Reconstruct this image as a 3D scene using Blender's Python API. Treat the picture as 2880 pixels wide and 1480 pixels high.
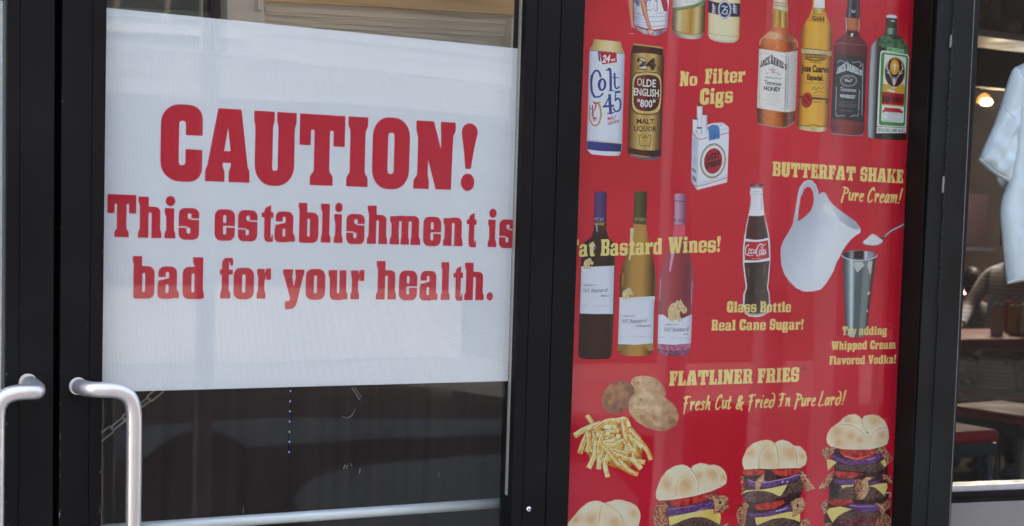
import bpy, math, random
import numpy as np
from mathutils import Vector, Matrix, noise
from mathutils.geometry import delaunay_2d_cdt
random.seed(7)
scene = bpy.context.scene
for o in list(bpy.data.objects): bpy.data.objects.remove(o, do_unlink=True)

# ------------------------------------------------------------------ camera
F = 4150.0; CX, CY = 1440.0, 923.0                # focal length and principal point in photo pixels (2880 x 1480)
vh = Vector((9040 - CX, -(868 - CY), -F)).normalized()
vxv = -((-(868 - CY)) * -(56600 - CY) + F * F) / (9040 - CX)
upc = Vector((-vxv, (56600 - CY), F)).normalized()
upc = (upc - vh * upc.dot(vh)).normalized()
yc = upc.cross(vh)
M_wc = Matrix((vh, yc, upc)).transposed()          # world -> camera
M_cw = M_wc.transposed()                           # camera -> world
CAM = Vector((0.0, -2.6, 1.60))
cam_d = bpy.data.cameras.new('camera'); cam = bpy.data.objects.new('camera', cam_d)
scene.collection.objects.link(cam)
cam.matrix_world = Matrix.Translation(CAM) @ M_cw.to_4x4()
cam_d.sensor_width = 36; cam_d.sensor_fit = 'HORIZONTAL'
cam_d.lens = 36 * F / 2880
cam_d.shift_x = 0.0; cam_d.shift_y = (CY - 740) / 2880
cam_d.clip_end = 500; cam_d.clip_start = 0.05
cam_d.dof.use_dof = True; cam_d.dof.focus_distance = 2.95; cam_d.dof.aperture_fstop = 6.3
scene.camera = cam

def ray(px, py):
    return (M_cw @ Vector(((px - CX) / F, -(py - CY) / F, -1.0)))
def P(px, py, Y=0.0):
    d = ray(px, py); t = (Y - CAM.y) / d.y
    return CAM + d * t
def PZ(px, py, Z):
    return CAM + ray(px, py) * Z
def R(px, py, d):                                  # a point across the street that the glass mirrors at this place
    p = P(px, py, d); return Vector((p.x, -p.y, p.z))

# ------------------------------------------------------------------ world, sun, exposure
w = bpy.data.worlds.new('World'); scene.world = w; w.use_nodes = True
nt = w.node_tree; nt.nodes.clear()
sky = nt.nodes.new('ShaderNodeTexSky'); sky.sky_type = 'NISHITA'; sky.sun_disc = False
SUN_EL, SUN_AZ = math.radians(38), math.radians(-25)     # azimuth measured from +Y towards +X: the sun stands behind the shop
sky.sun_elevation = SUN_EL; sky.sun_rotation = SUN_AZ
sky.air_density = 0.7; sky.dust_density = 10.0; sky.ozone_density = 0.0
bg = nt.nodes.new('ShaderNodeBackground'); bg.inputs[1].default_value = 0.15
wo = nt.nodes.new('ShaderNodeOutputWorld')
nt.links.new(sky.outputs[0], bg.inputs[0]); nt.links.new(bg.outputs[0], wo.inputs[0])
sun_d = bpy.data.lights.new('sun', 'SUN'); sun_d.energy = 5.0; sun_d.angle = math.radians(0.5); sun_d.color = (1, .94, .86)
sun = bpy.data.objects.new('sun', sun_d); scene.collection.objects.link(sun)
sdir = Vector((math.sin(SUN_AZ) * math.cos(SUN_EL), math.cos(SUN_AZ) * math.cos(SUN_EL), math.sin(SUN_EL)))
sun.rotation_euler = sdir.to_track_quat('Z', 'Y').to_euler()
scene.view_settings.view_transform = 'Standard'; scene.view_settings.look = 'None'
scene.view_settings.exposure = 3.38; scene.view_settings.gamma = 1.0
scene.view_settings.use_curve_mapping = False
scene.render.engine = 'CYCLES'
scene.cycles.transparent_max_bounces = 16
scene.cycles.max_bounces = 8

# ------------------------------------------------------------------ helpers
def lin1(c): return c / 12.92 if c <= 0.04045 else ((c + 0.055) / 1.055) ** 2.4
def hexc(h):
    h = h.lstrip('#'); return tuple(lin1(int(h[i:i+2], 16) / 255) for i in (0, 2, 4))
def link(o, parent=None):
    scene.collection.objects.link(o)
    if parent is not None: o.parent = parent
    return o
def mesh_obj(name, verts, faces, mat, parent=None, smooth=False):
    me = bpy.data.meshes.new(name); me.from_pydata([tuple(v) for v in verts], [], faces)
    me.validate(); me.update()
    if smooth:
        for p in me.polygons: p.use_smooth = True
    me.materials.append(mat)
    return link(bpy.data.objects.new(name, me), parent)
def thing(name, label, cat, loc=(0, 0, 0), group=None, kind=None):
    o = bpy.data.objects.new(name, None); o.empty_display_size = .05; scene.collection.objects.link(o)
    # parts are given in world coordinates, so the Empty keeps its place through an offset on its parts
    o.location = loc; o['label'] = label; o['category'] = cat
    if group: o['group'] = group
    if kind: o['kind'] = kind
    bpy.context.view_layer.update()
    return o
def under(part, root):
    part.parent = root; part.matrix_parent_inverse = Matrix.Translation(root.location).inverted(); return part
def sub(piece, part):                               # a sub-part; both meshes are given in world coordinates
    piece.parent = part; piece.matrix_parent_inverse = Matrix.Identity(4); return piece
def tag(o, label, cat, group=None, kind=None):
    o['label'] = label; o['category'] = cat
    if group: o['group'] = group
    if kind: o['kind'] = kind
    return o
class MB:
    def __init__(s): s.v = []; s.f = []
    def box(s, x0, x1, y0, y1, z0, z1):
        n = len(s.v)
        s.v += [Vector(p) for p in ((x0,y0,z0),(x1,y0,z0),(x1,y1,z0),(x0,y1,z0),(x0,y0,z1),(x1,y0,z1),(x1,y1,z1),(x0,y1,z1))]
        s.f += [tuple(n+i for i in q) for q in ((0,3,2,1),(4,5,6,7),(0,1,5,4),(1,2,6,5),(2,3,7,6),(3,0,4,7))]
        return s
    def prism(s, pts, dvec):
        """pts: coplanar loop (any winding), extruded by dvec"""
        n = len(s.v); k = len(pts); s.v += list(pts) + [p + dvec for p in pts]
        s.f += [tuple(n+i for i in range(k)), tuple(n+k+i for i in reversed(range(k)))]
        for i in range(k):
            j = (i + 1) % k; s.f.append((n+i, n+k+i, n+k+j, n+j))
        return s
    def pix(s, pts, yf, yb):
        """outline in photo pixels on the plane y=yf, extruded straight back to y=yb"""
        return s.prism([P(a, b, yf) for a, b in pts], Vector((0, yb - yf, 0)))
    def tube(s, path, r, seg=20, caps=True, rfun=None):
        n = len(s.v); m = len(path); T = []
        for i in range(m):
            a = path[max(0, i-1)]; b = path[min(m-1, i+1)]; T.append((b - a).normalized())
        up = Vector((0, 0, 1)) if abs(T[0].z) < .9 else Vector((1, 0, 0))
        N = (up - T[0] * up.dot(T[0])).normalized()
        for i in range(m):
            N = (N - T[i] * N.dot(T[i])).normalized(); B = T[i].cross(N)
            rr_ = rfun(i / (m - 1)) if rfun else r
            for k in range(seg):
                a = 2 * math.pi * k / seg; s.v.append(path[i] + N * math.cos(a) * rr_ + B * math.sin(a) * rr_)
        for i in range(m - 1):
            for k in range(seg):
                j = (k + 1) % seg; s.f.append((n+i*seg+k, n+i*seg+j, n+(i+1)*seg+j, n+(i+1)*seg+k))
        if caps:
            s.f.append(tuple(n+k for k in reversed(range(seg)))); s.f.append(tuple(n+(m-1)*seg+k for k in range(seg)))
        return s
    def lathe(s, c, prof, seg=28, sx=1.0, sy=1.0):
        """profile [(radius, height)] about a vertical axis at c"""
        n = len(s.v); m = len(prof)
        for r, h in prof:
            for k in range(seg):
                a = 2*math.pi*k/seg; s.v.append(Vector((c[0]+math.cos(a)*r*sx, c[1]+math.sin(a)*r*sy, c[2]+h)))
        for i in range(m-1):
            for k in range(seg):
                j = (k+1) % seg; s.f.append((n+i*seg+k, n+i*seg+j, n+(i+1)*seg+j, n+(i+1)*seg+k))
        s.f.append(tuple(n+k for k in reversed(range(seg)))); s.f.append(tuple(n+(m-1)*seg+k for k in range(seg)))
        return s
    def build(s, name, mat, parent=None, smooth=False, bevel=0.0):
        o = mesh_obj(name, s.v, s.f, mat, None, False)
        if parent is not None: under(o, parent)
        if bevel:
            b = o.modifiers.new('b', 'BEVEL'); b.width = bevel; b.segments = 2; b.limit_method = 'ANGLE'; b.angle_limit = .6
        if smooth:
            for p in o.data.polygons: p.use_smooth = len(p.vertices) == 4
        return o
def smooth_path(pts, n=10):
    """Catmull-Rom through 3-D (or 2-D) points"""
    out = []; m = len(pts)
    for i in range(m - 1):
        p0 = pts[max(0, i-1)]; p1 = pts[i]; p2 = pts[i+1]; p3 = pts[min(m-1, i+2)]
        for k in range(n):
            t = k / n
            out.append(.5*((2*p1) + (p2-p0)*t + (2*p0-5*p1+4*p2-p3)*t*t + (3*p1-p0-3*p2+p3)*t**3))
    out.append(pts[-1]); return out

# ------------------------------------------------------------------ materials
def new_mat(name):
    m = bpy.data.materials.new(name); m.use_nodes = True; m.node_tree.nodes.clear(); return m, m.node_tree
def N(t, kind, **kw):
    n = t.nodes.new(kind)
    for k, v in kw.items(): setattr(n, k, v)
    return n
def math_node(t, op, a, b=None, c=None):
    n = t.nodes.new('ShaderNodeMath'); n.operation = op
    for i, v in enumerate((a, b, c)):
        if v is None: continue
        if isinstance(v, (int, float)): n.inputs[i].default_value = v
        else: t.links.new(v, n.inputs[i])
    return n.outputs[0]
def pbr(name, col, rough=.5, metal=0.0, var=.12, scale=12.0, bump=0.0, spec=.5, stretch=(1, 1, 1), scratch=0.0, coat=0.0, bscale=None):
    m, t = new_mat(name)
    out = N(t, 'ShaderNodeOutputMaterial'); b = N(t, 'ShaderNodeBsdfPrincipled'); t.links.new(b.outputs[0], out.inputs[0])
    tc = N(t, 'ShaderNodeTexCoord'); mp = N(t, 'ShaderNodeMapping'); mp.inputs['Scale'].default_value = stretch
    t.links.new(tc.outputs['Object'], mp.inputs[0])
    nz = N(t, 'ShaderNodeTexNoise'); nz.inputs['Scale'].default_value = scale; nz.inputs['Detail'].default_value = 6
    t.links.new(mp.outputs[0], nz.inputs['Vector'])
    r = N(t, 'ShaderNodeMapRange'); r.inputs[1].default_value = .25; r.inputs[2].default_value = .75
    r.inputs[3].default_value = 1 - var; r.inputs[4].default_value = 1 + var
    t.links.new(nz.outputs[0], r.inputs[0])
    mx = N(t, 'ShaderNodeMix', data_type='RGBA', blend_type='MULTIPLY'); mx.inputs[0].default_value = 1
    mx.inputs[6].default_value = (*col, 1)
    cmb = N(t, 'ShaderNodeCombineColor')
    for i in range(3): t.links.new(r.outputs[0], cmb.inputs[i])
    t.links.new(cmb.outputs[0], mx.inputs[7])
    colout = mx.outputs[2]
    if scratch:
        # little pale specks and chips
        v = N(t, 'ShaderNodeTexVoronoi', feature='F1'); v.inputs['Scale'].default_value = 38
        t.links.new(mp.outputs[0], v.inputs['Vector'])
        lt = math_node(t, 'LESS_THAN', v.outputs['Distance'], scratch)
        n2 = N(t, 'ShaderNodeTexNoise'); n2.inputs['Scale'].default_value = 9; t.links.new(tc.outputs['Object'], n2.inputs['Vector'])
        gt = math_node(t, 'GREATER_THAN', n2.outputs[0], .56)
        msk = math_node(t, 'MULTIPLY', lt, gt)
        m2 = N(t, 'ShaderNodeMix', data_type='RGBA'); t.links.new(msk, m2.inputs[0]); t.links.new(colout, m2.inputs[6])
        m2.inputs[7].default_value = (.16, .16, .16, 1); colout = m2.outputs[2]
    t.links.new(colout, b.inputs['Base Color'])
    rr = N(t, 'ShaderNodeMapRange'); rr.inputs[1].default_value = .3; rr.inputs[2].default_value = .7
    rr.inputs[3].default_value = max(.02, rough - .08); rr.inputs[4].default_value = min(1, rough + .1)
    t.links.new(nz.outputs[0], rr.inputs[0]); t.links.new(rr.outputs[0], b.inputs['Roughness'])
    b.inputs['Metallic'].default_value = metal; b.inputs['Specular IOR Level'].default_value = spec
    b.inputs['Coat Weight'].default_value = coat
    if bump:
        n3 = N(t, 'ShaderNodeTexNoise'); n3.inputs['Scale'].default_value = bscale or scale * 8; n3.inputs['Detail'].default_value = 4
        t.links.new(mp.outputs[0], n3.inputs['Vector'])
        bp = N(t, 'ShaderNodeBump'); bp.inputs['Strength'].default_value = bump; bp.inputs['Distance'].default_value = .002
        t.links.new(n3.outputs[0], bp.inputs['Height']); t.links.new(bp.outputs[0], b.inputs['Normal'])
    return m
def emis(name, col, s):
    m, t = new_mat(name); out = N(t, 'ShaderNodeOutputMaterial'); e = N(t, 'ShaderNodeEmission')
    e.inputs[0].default_value = (*col, 1); e.inputs[1].default_value = s; t.links.new(e.outputs[0], out.inputs[0]); return m
def glass_mat(name, tint=(.93, .95, .94), refl=.030, dirt=.004):
    m, t = new_mat(name)
    out = N(t, 'ShaderNodeOutputMaterial'); tr = N(t, 'ShaderNodeBsdfTransparent'); tr.inputs[0].default_value = (*tint, 1)
    gl = N(t, 'ShaderNodeBsdfGlossy'); gl.inputs['Roughness'].default_value = 0.0
    # slow ripple of the float glass
    tc = N(t, 'ShaderNodeTexCoord'); nz = N(t, 'ShaderNodeTexNoise'); nz.inputs['Scale'].default_value = 1.3; nz.inputs['Detail'].default_value = 1
    t.links.new(tc.outputs['Object'], nz.inputs['Vector'])
    bp = N(t, 'ShaderNodeBump'); bp.inputs['Strength'].default_value = .25; bp.inputs['Distance'].default_value = .01
    t.links.new(nz.outputs[0], bp.inputs['Height']); t.links.new(bp.outputs[0], gl.inputs['Normal'])
    g_ = N(t, 'ShaderNodeNewGeometry'); dt = N(t, 'ShaderNodeVectorMath', operation='DOT_PRODUCT')
    t.links.new(g_.outputs['Incoming'], dt.inputs[0]); t.links.new(g_.outputs['Normal'], dt.inputs[1])
    om = math_node(t, 'SUBTRACT', 1.0, math_node(t, 'ABSOLUTE', dt.outputs['Value']))
    fr = math_node(t, 'MULTIPLY_ADD', math_node(t, 'POWER', om, 5.0), .95, refl)
    mx = N(t, 'ShaderNodeMixShader'); t.links.new(fr, mx.inputs[0]); t.links.new(tr.outputs[0], mx.inputs[1]); t.links.new(gl.outputs[0], mx.inputs[2])
    # a thin film of dust, denser in faint streaks
    df = N(t, 'ShaderNodeBsdfDiffuse'); df.inputs[0].default_value = (.6, .6, .58, 1)
    mp = N(t, 'ShaderNodeMapping'); mp.inputs['Scale'].default_value = (22, 1, 1.2); t.links.new(tc.outputs['Object'], mp.inputs[0])
    n2 = N(t, 'ShaderNodeTexNoise'); n2.inputs['Scale'].default_value = 1.0; n2.inputs['Detail'].default_value = 8; t.links.new(mp.outputs[0], n2.inputs['Vector'])
    r = N(t, 'ShaderNodeMapRange'); r.inputs[1].default_value = .3; r.inputs[2].default_value = .8; r.inputs[3].default_value = dirt * .4; r.inputs[4].default_value = dirt * 2
    t.links.new(n2.outputs[0], r.inputs[0])
    m2 = N(t, 'ShaderNodeMixShader'); t.links.new(r.outputs[0], m2.inputs[0]); t.links.new(mx.outputs[0], m2.inputs[1]); t.links.new(df.outputs[0], m2.inputs[2])
    t.links.new(m2.outputs[0], out.inputs[0]); return m
PITCH = 0.00265
def print_mat(name, col=None, perf=True, rough=.45, var=.03):
    """ink on perforated window film: colour from the mesh attribute 'Col' (or one ink), round holes in a hexagonal grid"""
    m, t = new_mat(name)
    out = N(t, 'ShaderNodeOutputMaterial'); b = N(t, 'ShaderNodeBsdfPrincipled')
    b.inputs['Roughness'].default_value = rough; b.inputs['Specular IOR Level'].default_value = .06
    geo = N(t, 'ShaderNodeNewGeometry')
    if col is None:
        a = N(t, 'ShaderNodeAttribute'); a.attribute_name = 'Col'; c = a.outputs['Color']
    else:
        rgb = N(t, 'ShaderNodeRGB'); rgb.outputs[0].default_value = (*col, 1); c = rgb.outputs[0]
    nz = N(t, 'ShaderNodeTexNoise'); nz.inputs['Scale'].default_value = 3.0; nz.inputs['Detail'].default_value = 5; t.links.new(geo.outputs['Position'], nz.inputs['Vector'])
    r = N(t, 'ShaderNodeMapRange'); r.inputs[1].default_value = .3; r.inputs[2].default_value = .7; r.inputs[3].default_value = 1 - var; r.inputs[4].default_value = 1 + var
    t.links.new(nz.outputs[0], r.inputs[0])
    mul = N(t, 'ShaderNodeVectorMath', operation='SCALE'); t.links.new(c, mul.inputs[0]); t.links.new(r.outputs[0], mul.inputs['Scale'])
    t.links.new(mul.outputs[0], b.inputs['Base Color'])
    if not perf:
        t.links.new(b.outputs[0], out.inputs[0]); return m
    sx = N(t, 'ShaderNodeSeparateXYZ'); t.links.new(geo.outputs['Position'], sx.inputs[0])
    def cell(off):
        u = math_node(t, 'MULTIPLY_ADD', sx.outputs[0], 1 / (PITCH * math.sqrt(3)), 100 + off)
        v = math_node(t, 'MULTIPLY_ADD', sx.outputs[2], 1 / PITCH, 100 + off)
        u = math_node(t, 'SUBTRACT', math_node(t, 'FRACT', u), .5); v = math_node(t, 'SUBTRACT', math_node(t, 'FRACT', v), .5)
        u = math_node(t, 'MULTIPLY', u, math.sqrt(3))
        return math_node(t, 'SQRT', math_node(t, 'ADD', math_node(t, 'MULTIPLY', u, u), math_node(t, 'MULTIPLY', v, v)))
    d = math_node(t, 'MINIMUM', cell(0.0), cell(0.5))
    hole = math_node(t, 'LESS_THAN', d, .235)
    tr = N(t, 'ShaderNodeBsdfTransparent')
    mx = N(t, 'ShaderNodeMixShader'); t.links.new(hole, mx.inputs[0]); t.links.new(b.outputs[0], mx.inputs[1]); t.links.new(tr.outputs[0], mx.inputs[2])
    t.links.new(mx.outputs[0], out.inputs[0]); return m

M = dict(
    frame=pbr('black_anodised_aluminium', (.0055, .0057, .0056), .5, 0, .55, 5, .35, .12, scratch=.028),
    frame_brown=pbr('brown_tinted_metal', (.006, .004, .0035), .5, 0, .2, 8, .1, .15),  # brown stands for the red poster mirrored on the post side
    frame_post=pbr('greenish_black_painted_metal', (.0085, .0098, .0092), .5, 0, .45, 6, .35, .14, scratch=.028),
    gap=pbr('black_rubber', (.0015, .0015, .0015), .9, 0, .1, 10, 0, .1),
    seal=pbr('grey_glazing_gasket', (.075, .07, .058), .5, 0, .25, 30, .2),
    bead=pbr('pale_glazing_bead', (.30, .28, .24), .6, 0, .25, 200, .4),
    steel=pbr('brushed_aluminium', (.68, .67, .645), .36, .8, .06, 8, .06, .5, (1, 1, .15)),
    bar=pbr('satin_aluminium_bar', (.88, .90, .90), .38, .25, .05, 5, .04, .5, (.15, 1, 1)),
    chrome=pbr('chrome_screw', (.7, .7, .72), .15, 1.0, .05, 20),
    chain=pbr('dull_steel_chain', (.34, .32, .28), .45, .3, .2, 40),
    glass=glass_mat('door_glass'), glass2=glass_mat('window_glass', refl=.012, dirt=.002),
    film=print_mat('perforated_white_film', (.88, .89, .90)),
    ink=print_mat('red_ink_on_film', (.66, .020, .042)),
    pic=print_mat('poster_ink'),
    picsolid=print_mat('solid_poster_ink', perf=False),
)
# ------------------------------------------------------------------ lettering: a condensed slab alphabet drawn from outlines
def arc(cx, cy, rx, ry, a0, a1, n=7):
    return [(cx + rx*math.cos(math.radians(a0+(a1-a0)*i/n)), cy + ry*math.sin(math.radians(a0+(a1-a0)*i/n))) for i in range(n+1)]
def rr(x0, y0, x1, y1, bl=0, br=None, tr=None, tl=None, k=1.0):
    """rounded rectangle, corner radii bl br tr tl (k = height over width of the corner)"""
    if br is None: br = bl
    if tr is None: tr = bl
    if tl is None: tl = bl
    p = []
    for cx, cy, r, a in ((x0, y0, bl, 180), (x1, y0, br, 270), (x1, y1, tr, 0), (x0, y1, tl, 90)):
        if r <= 0: p.append((cx, cy)); continue
        sx = 1 if cx == x0 else -1; sy = 1 if cy == y0 else -1
        p += arc(cx + sx*r, cy + sy*r*k, r, r*k, a, a+90)
    return p
def rc(x0, y0, x1, y1): return [(x0, y0), (x1, y0), (x1, y1), (x0, y1)]
def el(cx, cy, rx, ry, n=20): return arc(cx, cy, rx, ry, 0, 360, n)[:-1]
def S(x0, x1, y0=0, y1=100, bl=3, br=3, tl=3, tr=3, f=13, g=20):
    """stem whose feet and heads flare"""
    p = []
    p += [(x0-bl, y0), (x1+br, y0)]
    if br: p += [(x1+br, y0+f), (x1, y0+g)]
    if tr: p += [(x1, y1-g), (x1+tr, y1-f)]
    p += [(x1+tr, y1), (x0-tl, y1)]
    if tl: p += [(x0-tl, y1-f), (x0, y1-g)]
    if bl: p += [(x0, y0+g), (x0-bl, y0+f)]
    return p
G = {}
def g(ch, w_, *ops): G[ch] = (w_, [(o[0] == '+', o[1]) for o in ops])
A_, B_ = '+', '-'
g('C', 55, ('+', rr(0, -2, 55, 102, 26, 18, 18, 26)), ('-', rr(24, 20, 33, 80, 4.5)), ('-', rc(30, 42, 57, 61)), ('-', [(56,102),(50,102),(56,88)]), ('-', [(56,-2),(50,-2),(56,12)]))
g('A', 62, ('+', [(0,0),(27,0),(27,14),(24,22),(25,26),(36,26),(35,20),(33,14),(33,0),(62,0),(61.5,16),(59,21),(49,100),(17,100),(3,21),(.5,16)]), ('-', [(26,42),(35,42),(31,74)]))
g('U', 58, ('+', rr(2, -3, 56, 90, 24, 24, 0, 0, 1.15)), ('+', [(0,100),(28,100),(28,85),(26,79),(2,79),(0,85)]), ('+', [(31.5,100),(58,100),(58,85),(56,79),(34,79),(31.5,85)]), ('-', rr(26, 18, 33.5, 80, 3.7, 3.7, 0, 0)), ('-', [(26,79),(33.5,79),(31.5,86),(28,86)]), ('-', rc(28, 85, 31.5, 101)))
g('T', 62, ('+', rc(0, 56, 62, 100)), ('-', rr(15.5, 55, 20.5, 78, 0, 0, 2, 2)), ('-', rr(41.5, 55, 46.5, 78, 0, 0, 2, 2)), ('+', S(20.5, 41.5, 0, 92, 5, 5, 0, 0)), ('-', rc(20.4, 999, 20.5, 1000)))
g('I', 28, ('+', S(4, 24, 0, 100, 4, 4, 3, 3)))
g('O', 53, ('+', rr(0, -2, 53, 102, 22, k=1.3)), ('-', rr(22, 20, 31, 80, 4.5)))
g('N', 58, ('+', S(5, 20, 0, 96, 5, 2, 2, 0)), ('+', [(2,100),(27,100),(54,0),(32,0),(20,44),(6,80),(2,86)]), ('+', [(37,100),(58,100),(58,86),(55,80),(54,0),(46,0),(38,56),(38,80),(37,86)]))
g('!', 22, ('+', rr(0, 60, 22, 100, 0, 0, 10, 10, 1.3)), ('-', [(0,60),(0,84),(3.5,60)]), ('-', [(22,60),(22,84),(17.5,60)]), ('+', [(3.6,60),(17.6,60),(14,32),(6.5,32)]), ('+', el(10.2, 12, 9.6, 13)))
g('E', 48, ('+', S(4, 27, 0, 100, 4, 0, 4, 0)), ('+', [(20,0),(48,0),(48,34),(38,34),(34,16),(20,16)]), ('+', [(20,100),(46,100),(46,68),(37,68),(33,85),(20,85)]), ('+', [(26,44),(33,44),(34,34),(39,34),(39,68),(34,68),(33,57),(26,57)]))
g('F', 46, ('+', S(4, 27, 0, 100, 4, 5, 4, 0)), ('+', [(20,100),(46,100),(46,64),(37,64),(33,84),(20,84)]), ('+', [(26,42),(33,42),(34,30),(39,30),(39,66),(34,66),(33,56),(26,56)]))
g('B', 54, ('+', rr(4, 0, 54, 54, 0, 15, 15, 0)), ('+', rr(4, 48, 52, 100, 0, 15, 15, 0)), ('+', S(4, 20, 0, 100, 4, 0, 4, 0)), ('-', rr(27, 15, 33, 43, 0, 3, 3, 0)), ('-', rr(27, 58, 32, 85, 0, 3, 3, 0)))
g('R', 58, ('+', rr(4, 46, 53, 100, 0, 14, 15, 0)), ('+', S(4, 27, 0, 100, 4, 3, 4, 0)), ('+', [(30,52),(50,52),(53,16),(58,14),(58,0),(34,0),(32,16)]), ('-', rr(27, 58, 32, 85, 0, 3, 3, 0)), ('-', rc(27, 20, 31.5, 44)))
g('S', 50, ('+', rr(0, -2, 50, 102, 18, k=1.3)), ('-', rr(22, 60, 30, 82, 4)), ('-', rc(26, 57, 52, 62)), ('-', [(22,64),(30,64),(52,57),(30,56)]), ('-', rr(20, 18, 28, 40, 4)), ('-', [(-2,43),(20,43),(28,36),(20,36),(-2,37)]), ('+', [(0,58),(22,62),(50,42),(30,38)]), ('+', rc(42, 62, 49, 97)), ('+', rc(1, 3, 8, 37)))
g('H', 60, ('+', S(4, 25, 0, 100, 4, 2, 4, 2)), ('+', S(35, 56, 0, 100, 2, 4, 2, 4)), ('+', rc(20, 42, 40, 59)))
g('K', 62, ('+', S(4, 26, 0, 100, 4, 2, 4, 2)), ('+', [(26,36),(44,84),(38,88),(38,100),(60,100),(60,88),(56,84),(42,56),(58,16),(62,13),(62,0),(34,0),(34,12),(37,16),(30,44)]))
g('L', 46, ('+', S(4, 27, 0, 100, 4, 0, 4, 4)), ('+', [(20,0),(46,0),(46,38),(37,38),(33,16),(20,16)]))
g('G', 56, ('+', rr(0, -2, 55, 102, 24, 8, 18, 24, k=1.2)), ('-', rr(24, 18, 32, 80, 4)), ('-', rc(28, 56, 57, 62)), ('-', rc(28, 46, 34, 60)), ('+', rc(33, 40, 57, 52)))
g('V', 60, ('+', [(0,100),(28,100),(28,87),(26,84),(33,34),(38,84),(36,87),(36,100),(60,100),(60,87),(57,84),(42,0),(20,0),(3,84),(0,87)]))
g('W', 84, ('+', [(0,100),(27,100),(27,87),(25,84),(30,36),(36,84),(34,100),(56,100),(54,84),(59,36),(63,84),(61,87),(61,100),(84,100),(84,87),(81,84),(70,0),(48,0),(43,46),(38,0),(16,0),(3,84),(0,87)]))
g('J', 42, ('+', rr(0, -2, 38, 60, 16, 16, 0, 0)), ('-', rr(12, 16, 18, 62, 3, 3, 0, 0)), ('-', rc(-1, 36, 18, 61)), ('+', S(18, 38, 40, 100, 0, 0, 4, 4)))
g('D', 56, ('+', rr(4, 0, 56, 100, 0, 22, 22, 0, 1.2)), ('+', S(4, 20, 0, 100, 4, 0, 4, 0)), ('-', rr(27, 15, 34, 85, 0, 4, 4, 0)))
g('P', 54, ('+', rr(4, 38, 53, 100, 0, 15, 15, 0)), ('+', S(4, 27, 0, 100, 4, 5, 4, 0)), ('-', rr(27, 52, 32, 86, 0, 3, 3, 0)))
g('Y', 60, ('+', [(0,100),(28,100),(28,87),(26,84),(33,62),(38,84),(36,87),(36,100),(60,100),(60,87),(57,84),(42,44),(42,16),(46,12),(46,0),(16,0),(16,12),(20,16),(20,44),(3,84),(0,87)]))
g('M', 76, ('+', S(4, 22, 0, 100, 4, 2, 4, 0)), ('+', S(54, 72, 0, 100, 2, 4, 0, 4)), ('+', [(4,100),(26,100),(38,50),(50,100),(72,100),(46,8),(30,8)]))
g('Q', 53, ('+', rr(0, -2, 53, 102, 22, k=1.3)), ('-', rr(22, 20, 31, 80, 4.5)), ('+', [(28,12),(44,-14),(56,-10),(40,22)]))
# lower case
g('h', 54, ('+', S(4, 24, 0, 97, 4, 2, 4, 0)), ('+', rr(20, 30, 51, 74, 0, 0, 13, 0)), ('+', S(31, 51, 0, 60, 2, 3, 0, 0)), ('-', rr(24, -1, 31, 60, 0, 0, 3, 3)), ('+', rc(22, 0, 24, 1)))
g('n', 54, ('+', S(4, 24, 0, 72, 4, 2, 4, 0)), ('+', rr(20, 30, 51, 74, 0, 0, 13, 0)), ('+', S(31, 51, 0, 60, 2, 3, 0, 0)), ('-', rr(24, 2, 31, 60, 0, 0, 3, 3)))
g('m', 82, ('+', S(4, 24, 0, 72, 4, 2, 4, 0)), ('+', rr(20, 30, 51, 74, 0, 0, 13, 0)), ('+', S(31, 50, 0, 60, 2, 2, 0, 0)), ('+', rr(46, 30, 78, 74, 0, 0, 13, 0)), ('+', S(58, 78, 0, 60, 2, 4, 0, 0)), ('-', rr(24, -1, 31, 60, 0, 0, 3, 3)), ('-', rr(50, -1, 58, 60, 0, 0, 3, 3)), ('+', rc(22, 0, 25.5, 16)), ('+', rc(29.5, 0, 31, 16)), ('+', rc(50, 0, 52, 16)), ('+', rc(56, 0, 58, 16)))
g('u', 54, ('+', rr(4, -2, 40, 60, 14, 0, 0, 0)), ('+', S(4, 24, 20, 72, 0, 0, 4, 0)), ('+', S(31, 50, 0, 72, 0, 4, 3, 0)), ('-', rr(24, 15, 31, 73, 3, 3, 0, 0)))
g('i', 30, ('+', S(5, 25, 0, 72, 4, 4, 4, 0)), ('+', el(15, 89, 12, 12)))
g('l', 29, ('+', S(4, 25, 0, 97, 3, 4, 4, 0)))
g('b', 52, ('+', rr(2, -2, 52, 74, 6, 16, 16, 0)), ('+', S(3, 23, 8, 97, 0, 0, 3, 0)), ('-', rr(23, 14, 30, 58, 3)), ('-', rc(22, 74, 60, 99)))
g('d', 54, ('+', rr(0, -2, 48, 74, 16, 0, 0, 16)), ('+', S(29, 50, 0, 97, 0, 3, 4, 0)), ('-', rr(22, 14, 29, 58, 3)))
g('o', 50, ('+', rr(0, -2, 50, 74, 18)), ('-', rr(21, 14, 29, 58, 4)))
g('e', 50, ('+', rr(0, -2, 50, 74, 17)), ('-', rr(21, 41, 28.5, 60, 0, 0, 3.5, 3.5)), ('-', rr(21, 13, 28.5, 34, 3.5, 3.5, 0, 0)), ('-', rc(21, 30, 52, 34)), ('-', [(52,-2),(44,-2),(52,8)]))
g('s', 50, ('+', rr(0, -2, 49, 74, 15)), ('-', rr(21, 48, 30, 61, 4)), ('-', [(24,52),(30,46),(51,46),(51,49.5),(28,49.5)]), ('-', rr(19, 13, 28, 27, 4)), ('-', [(25,22),(19,30),(-2,30),(-2,26.5),(21,26.5)]))
g('t', 38, ('+', rr(9, -2, 38, 74, 12, 0, 0, 0)), ('+', [(9,50),(30,50),(30,88),(13,82),(9,76)]), ('+', rc(0, 58, 37, 70)), ('-', rc(30, 16, 40, 57)), ('-', rc(30, 71, 40, 90)), ('-', rr(30, 9, 33, 20, 1)))
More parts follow.
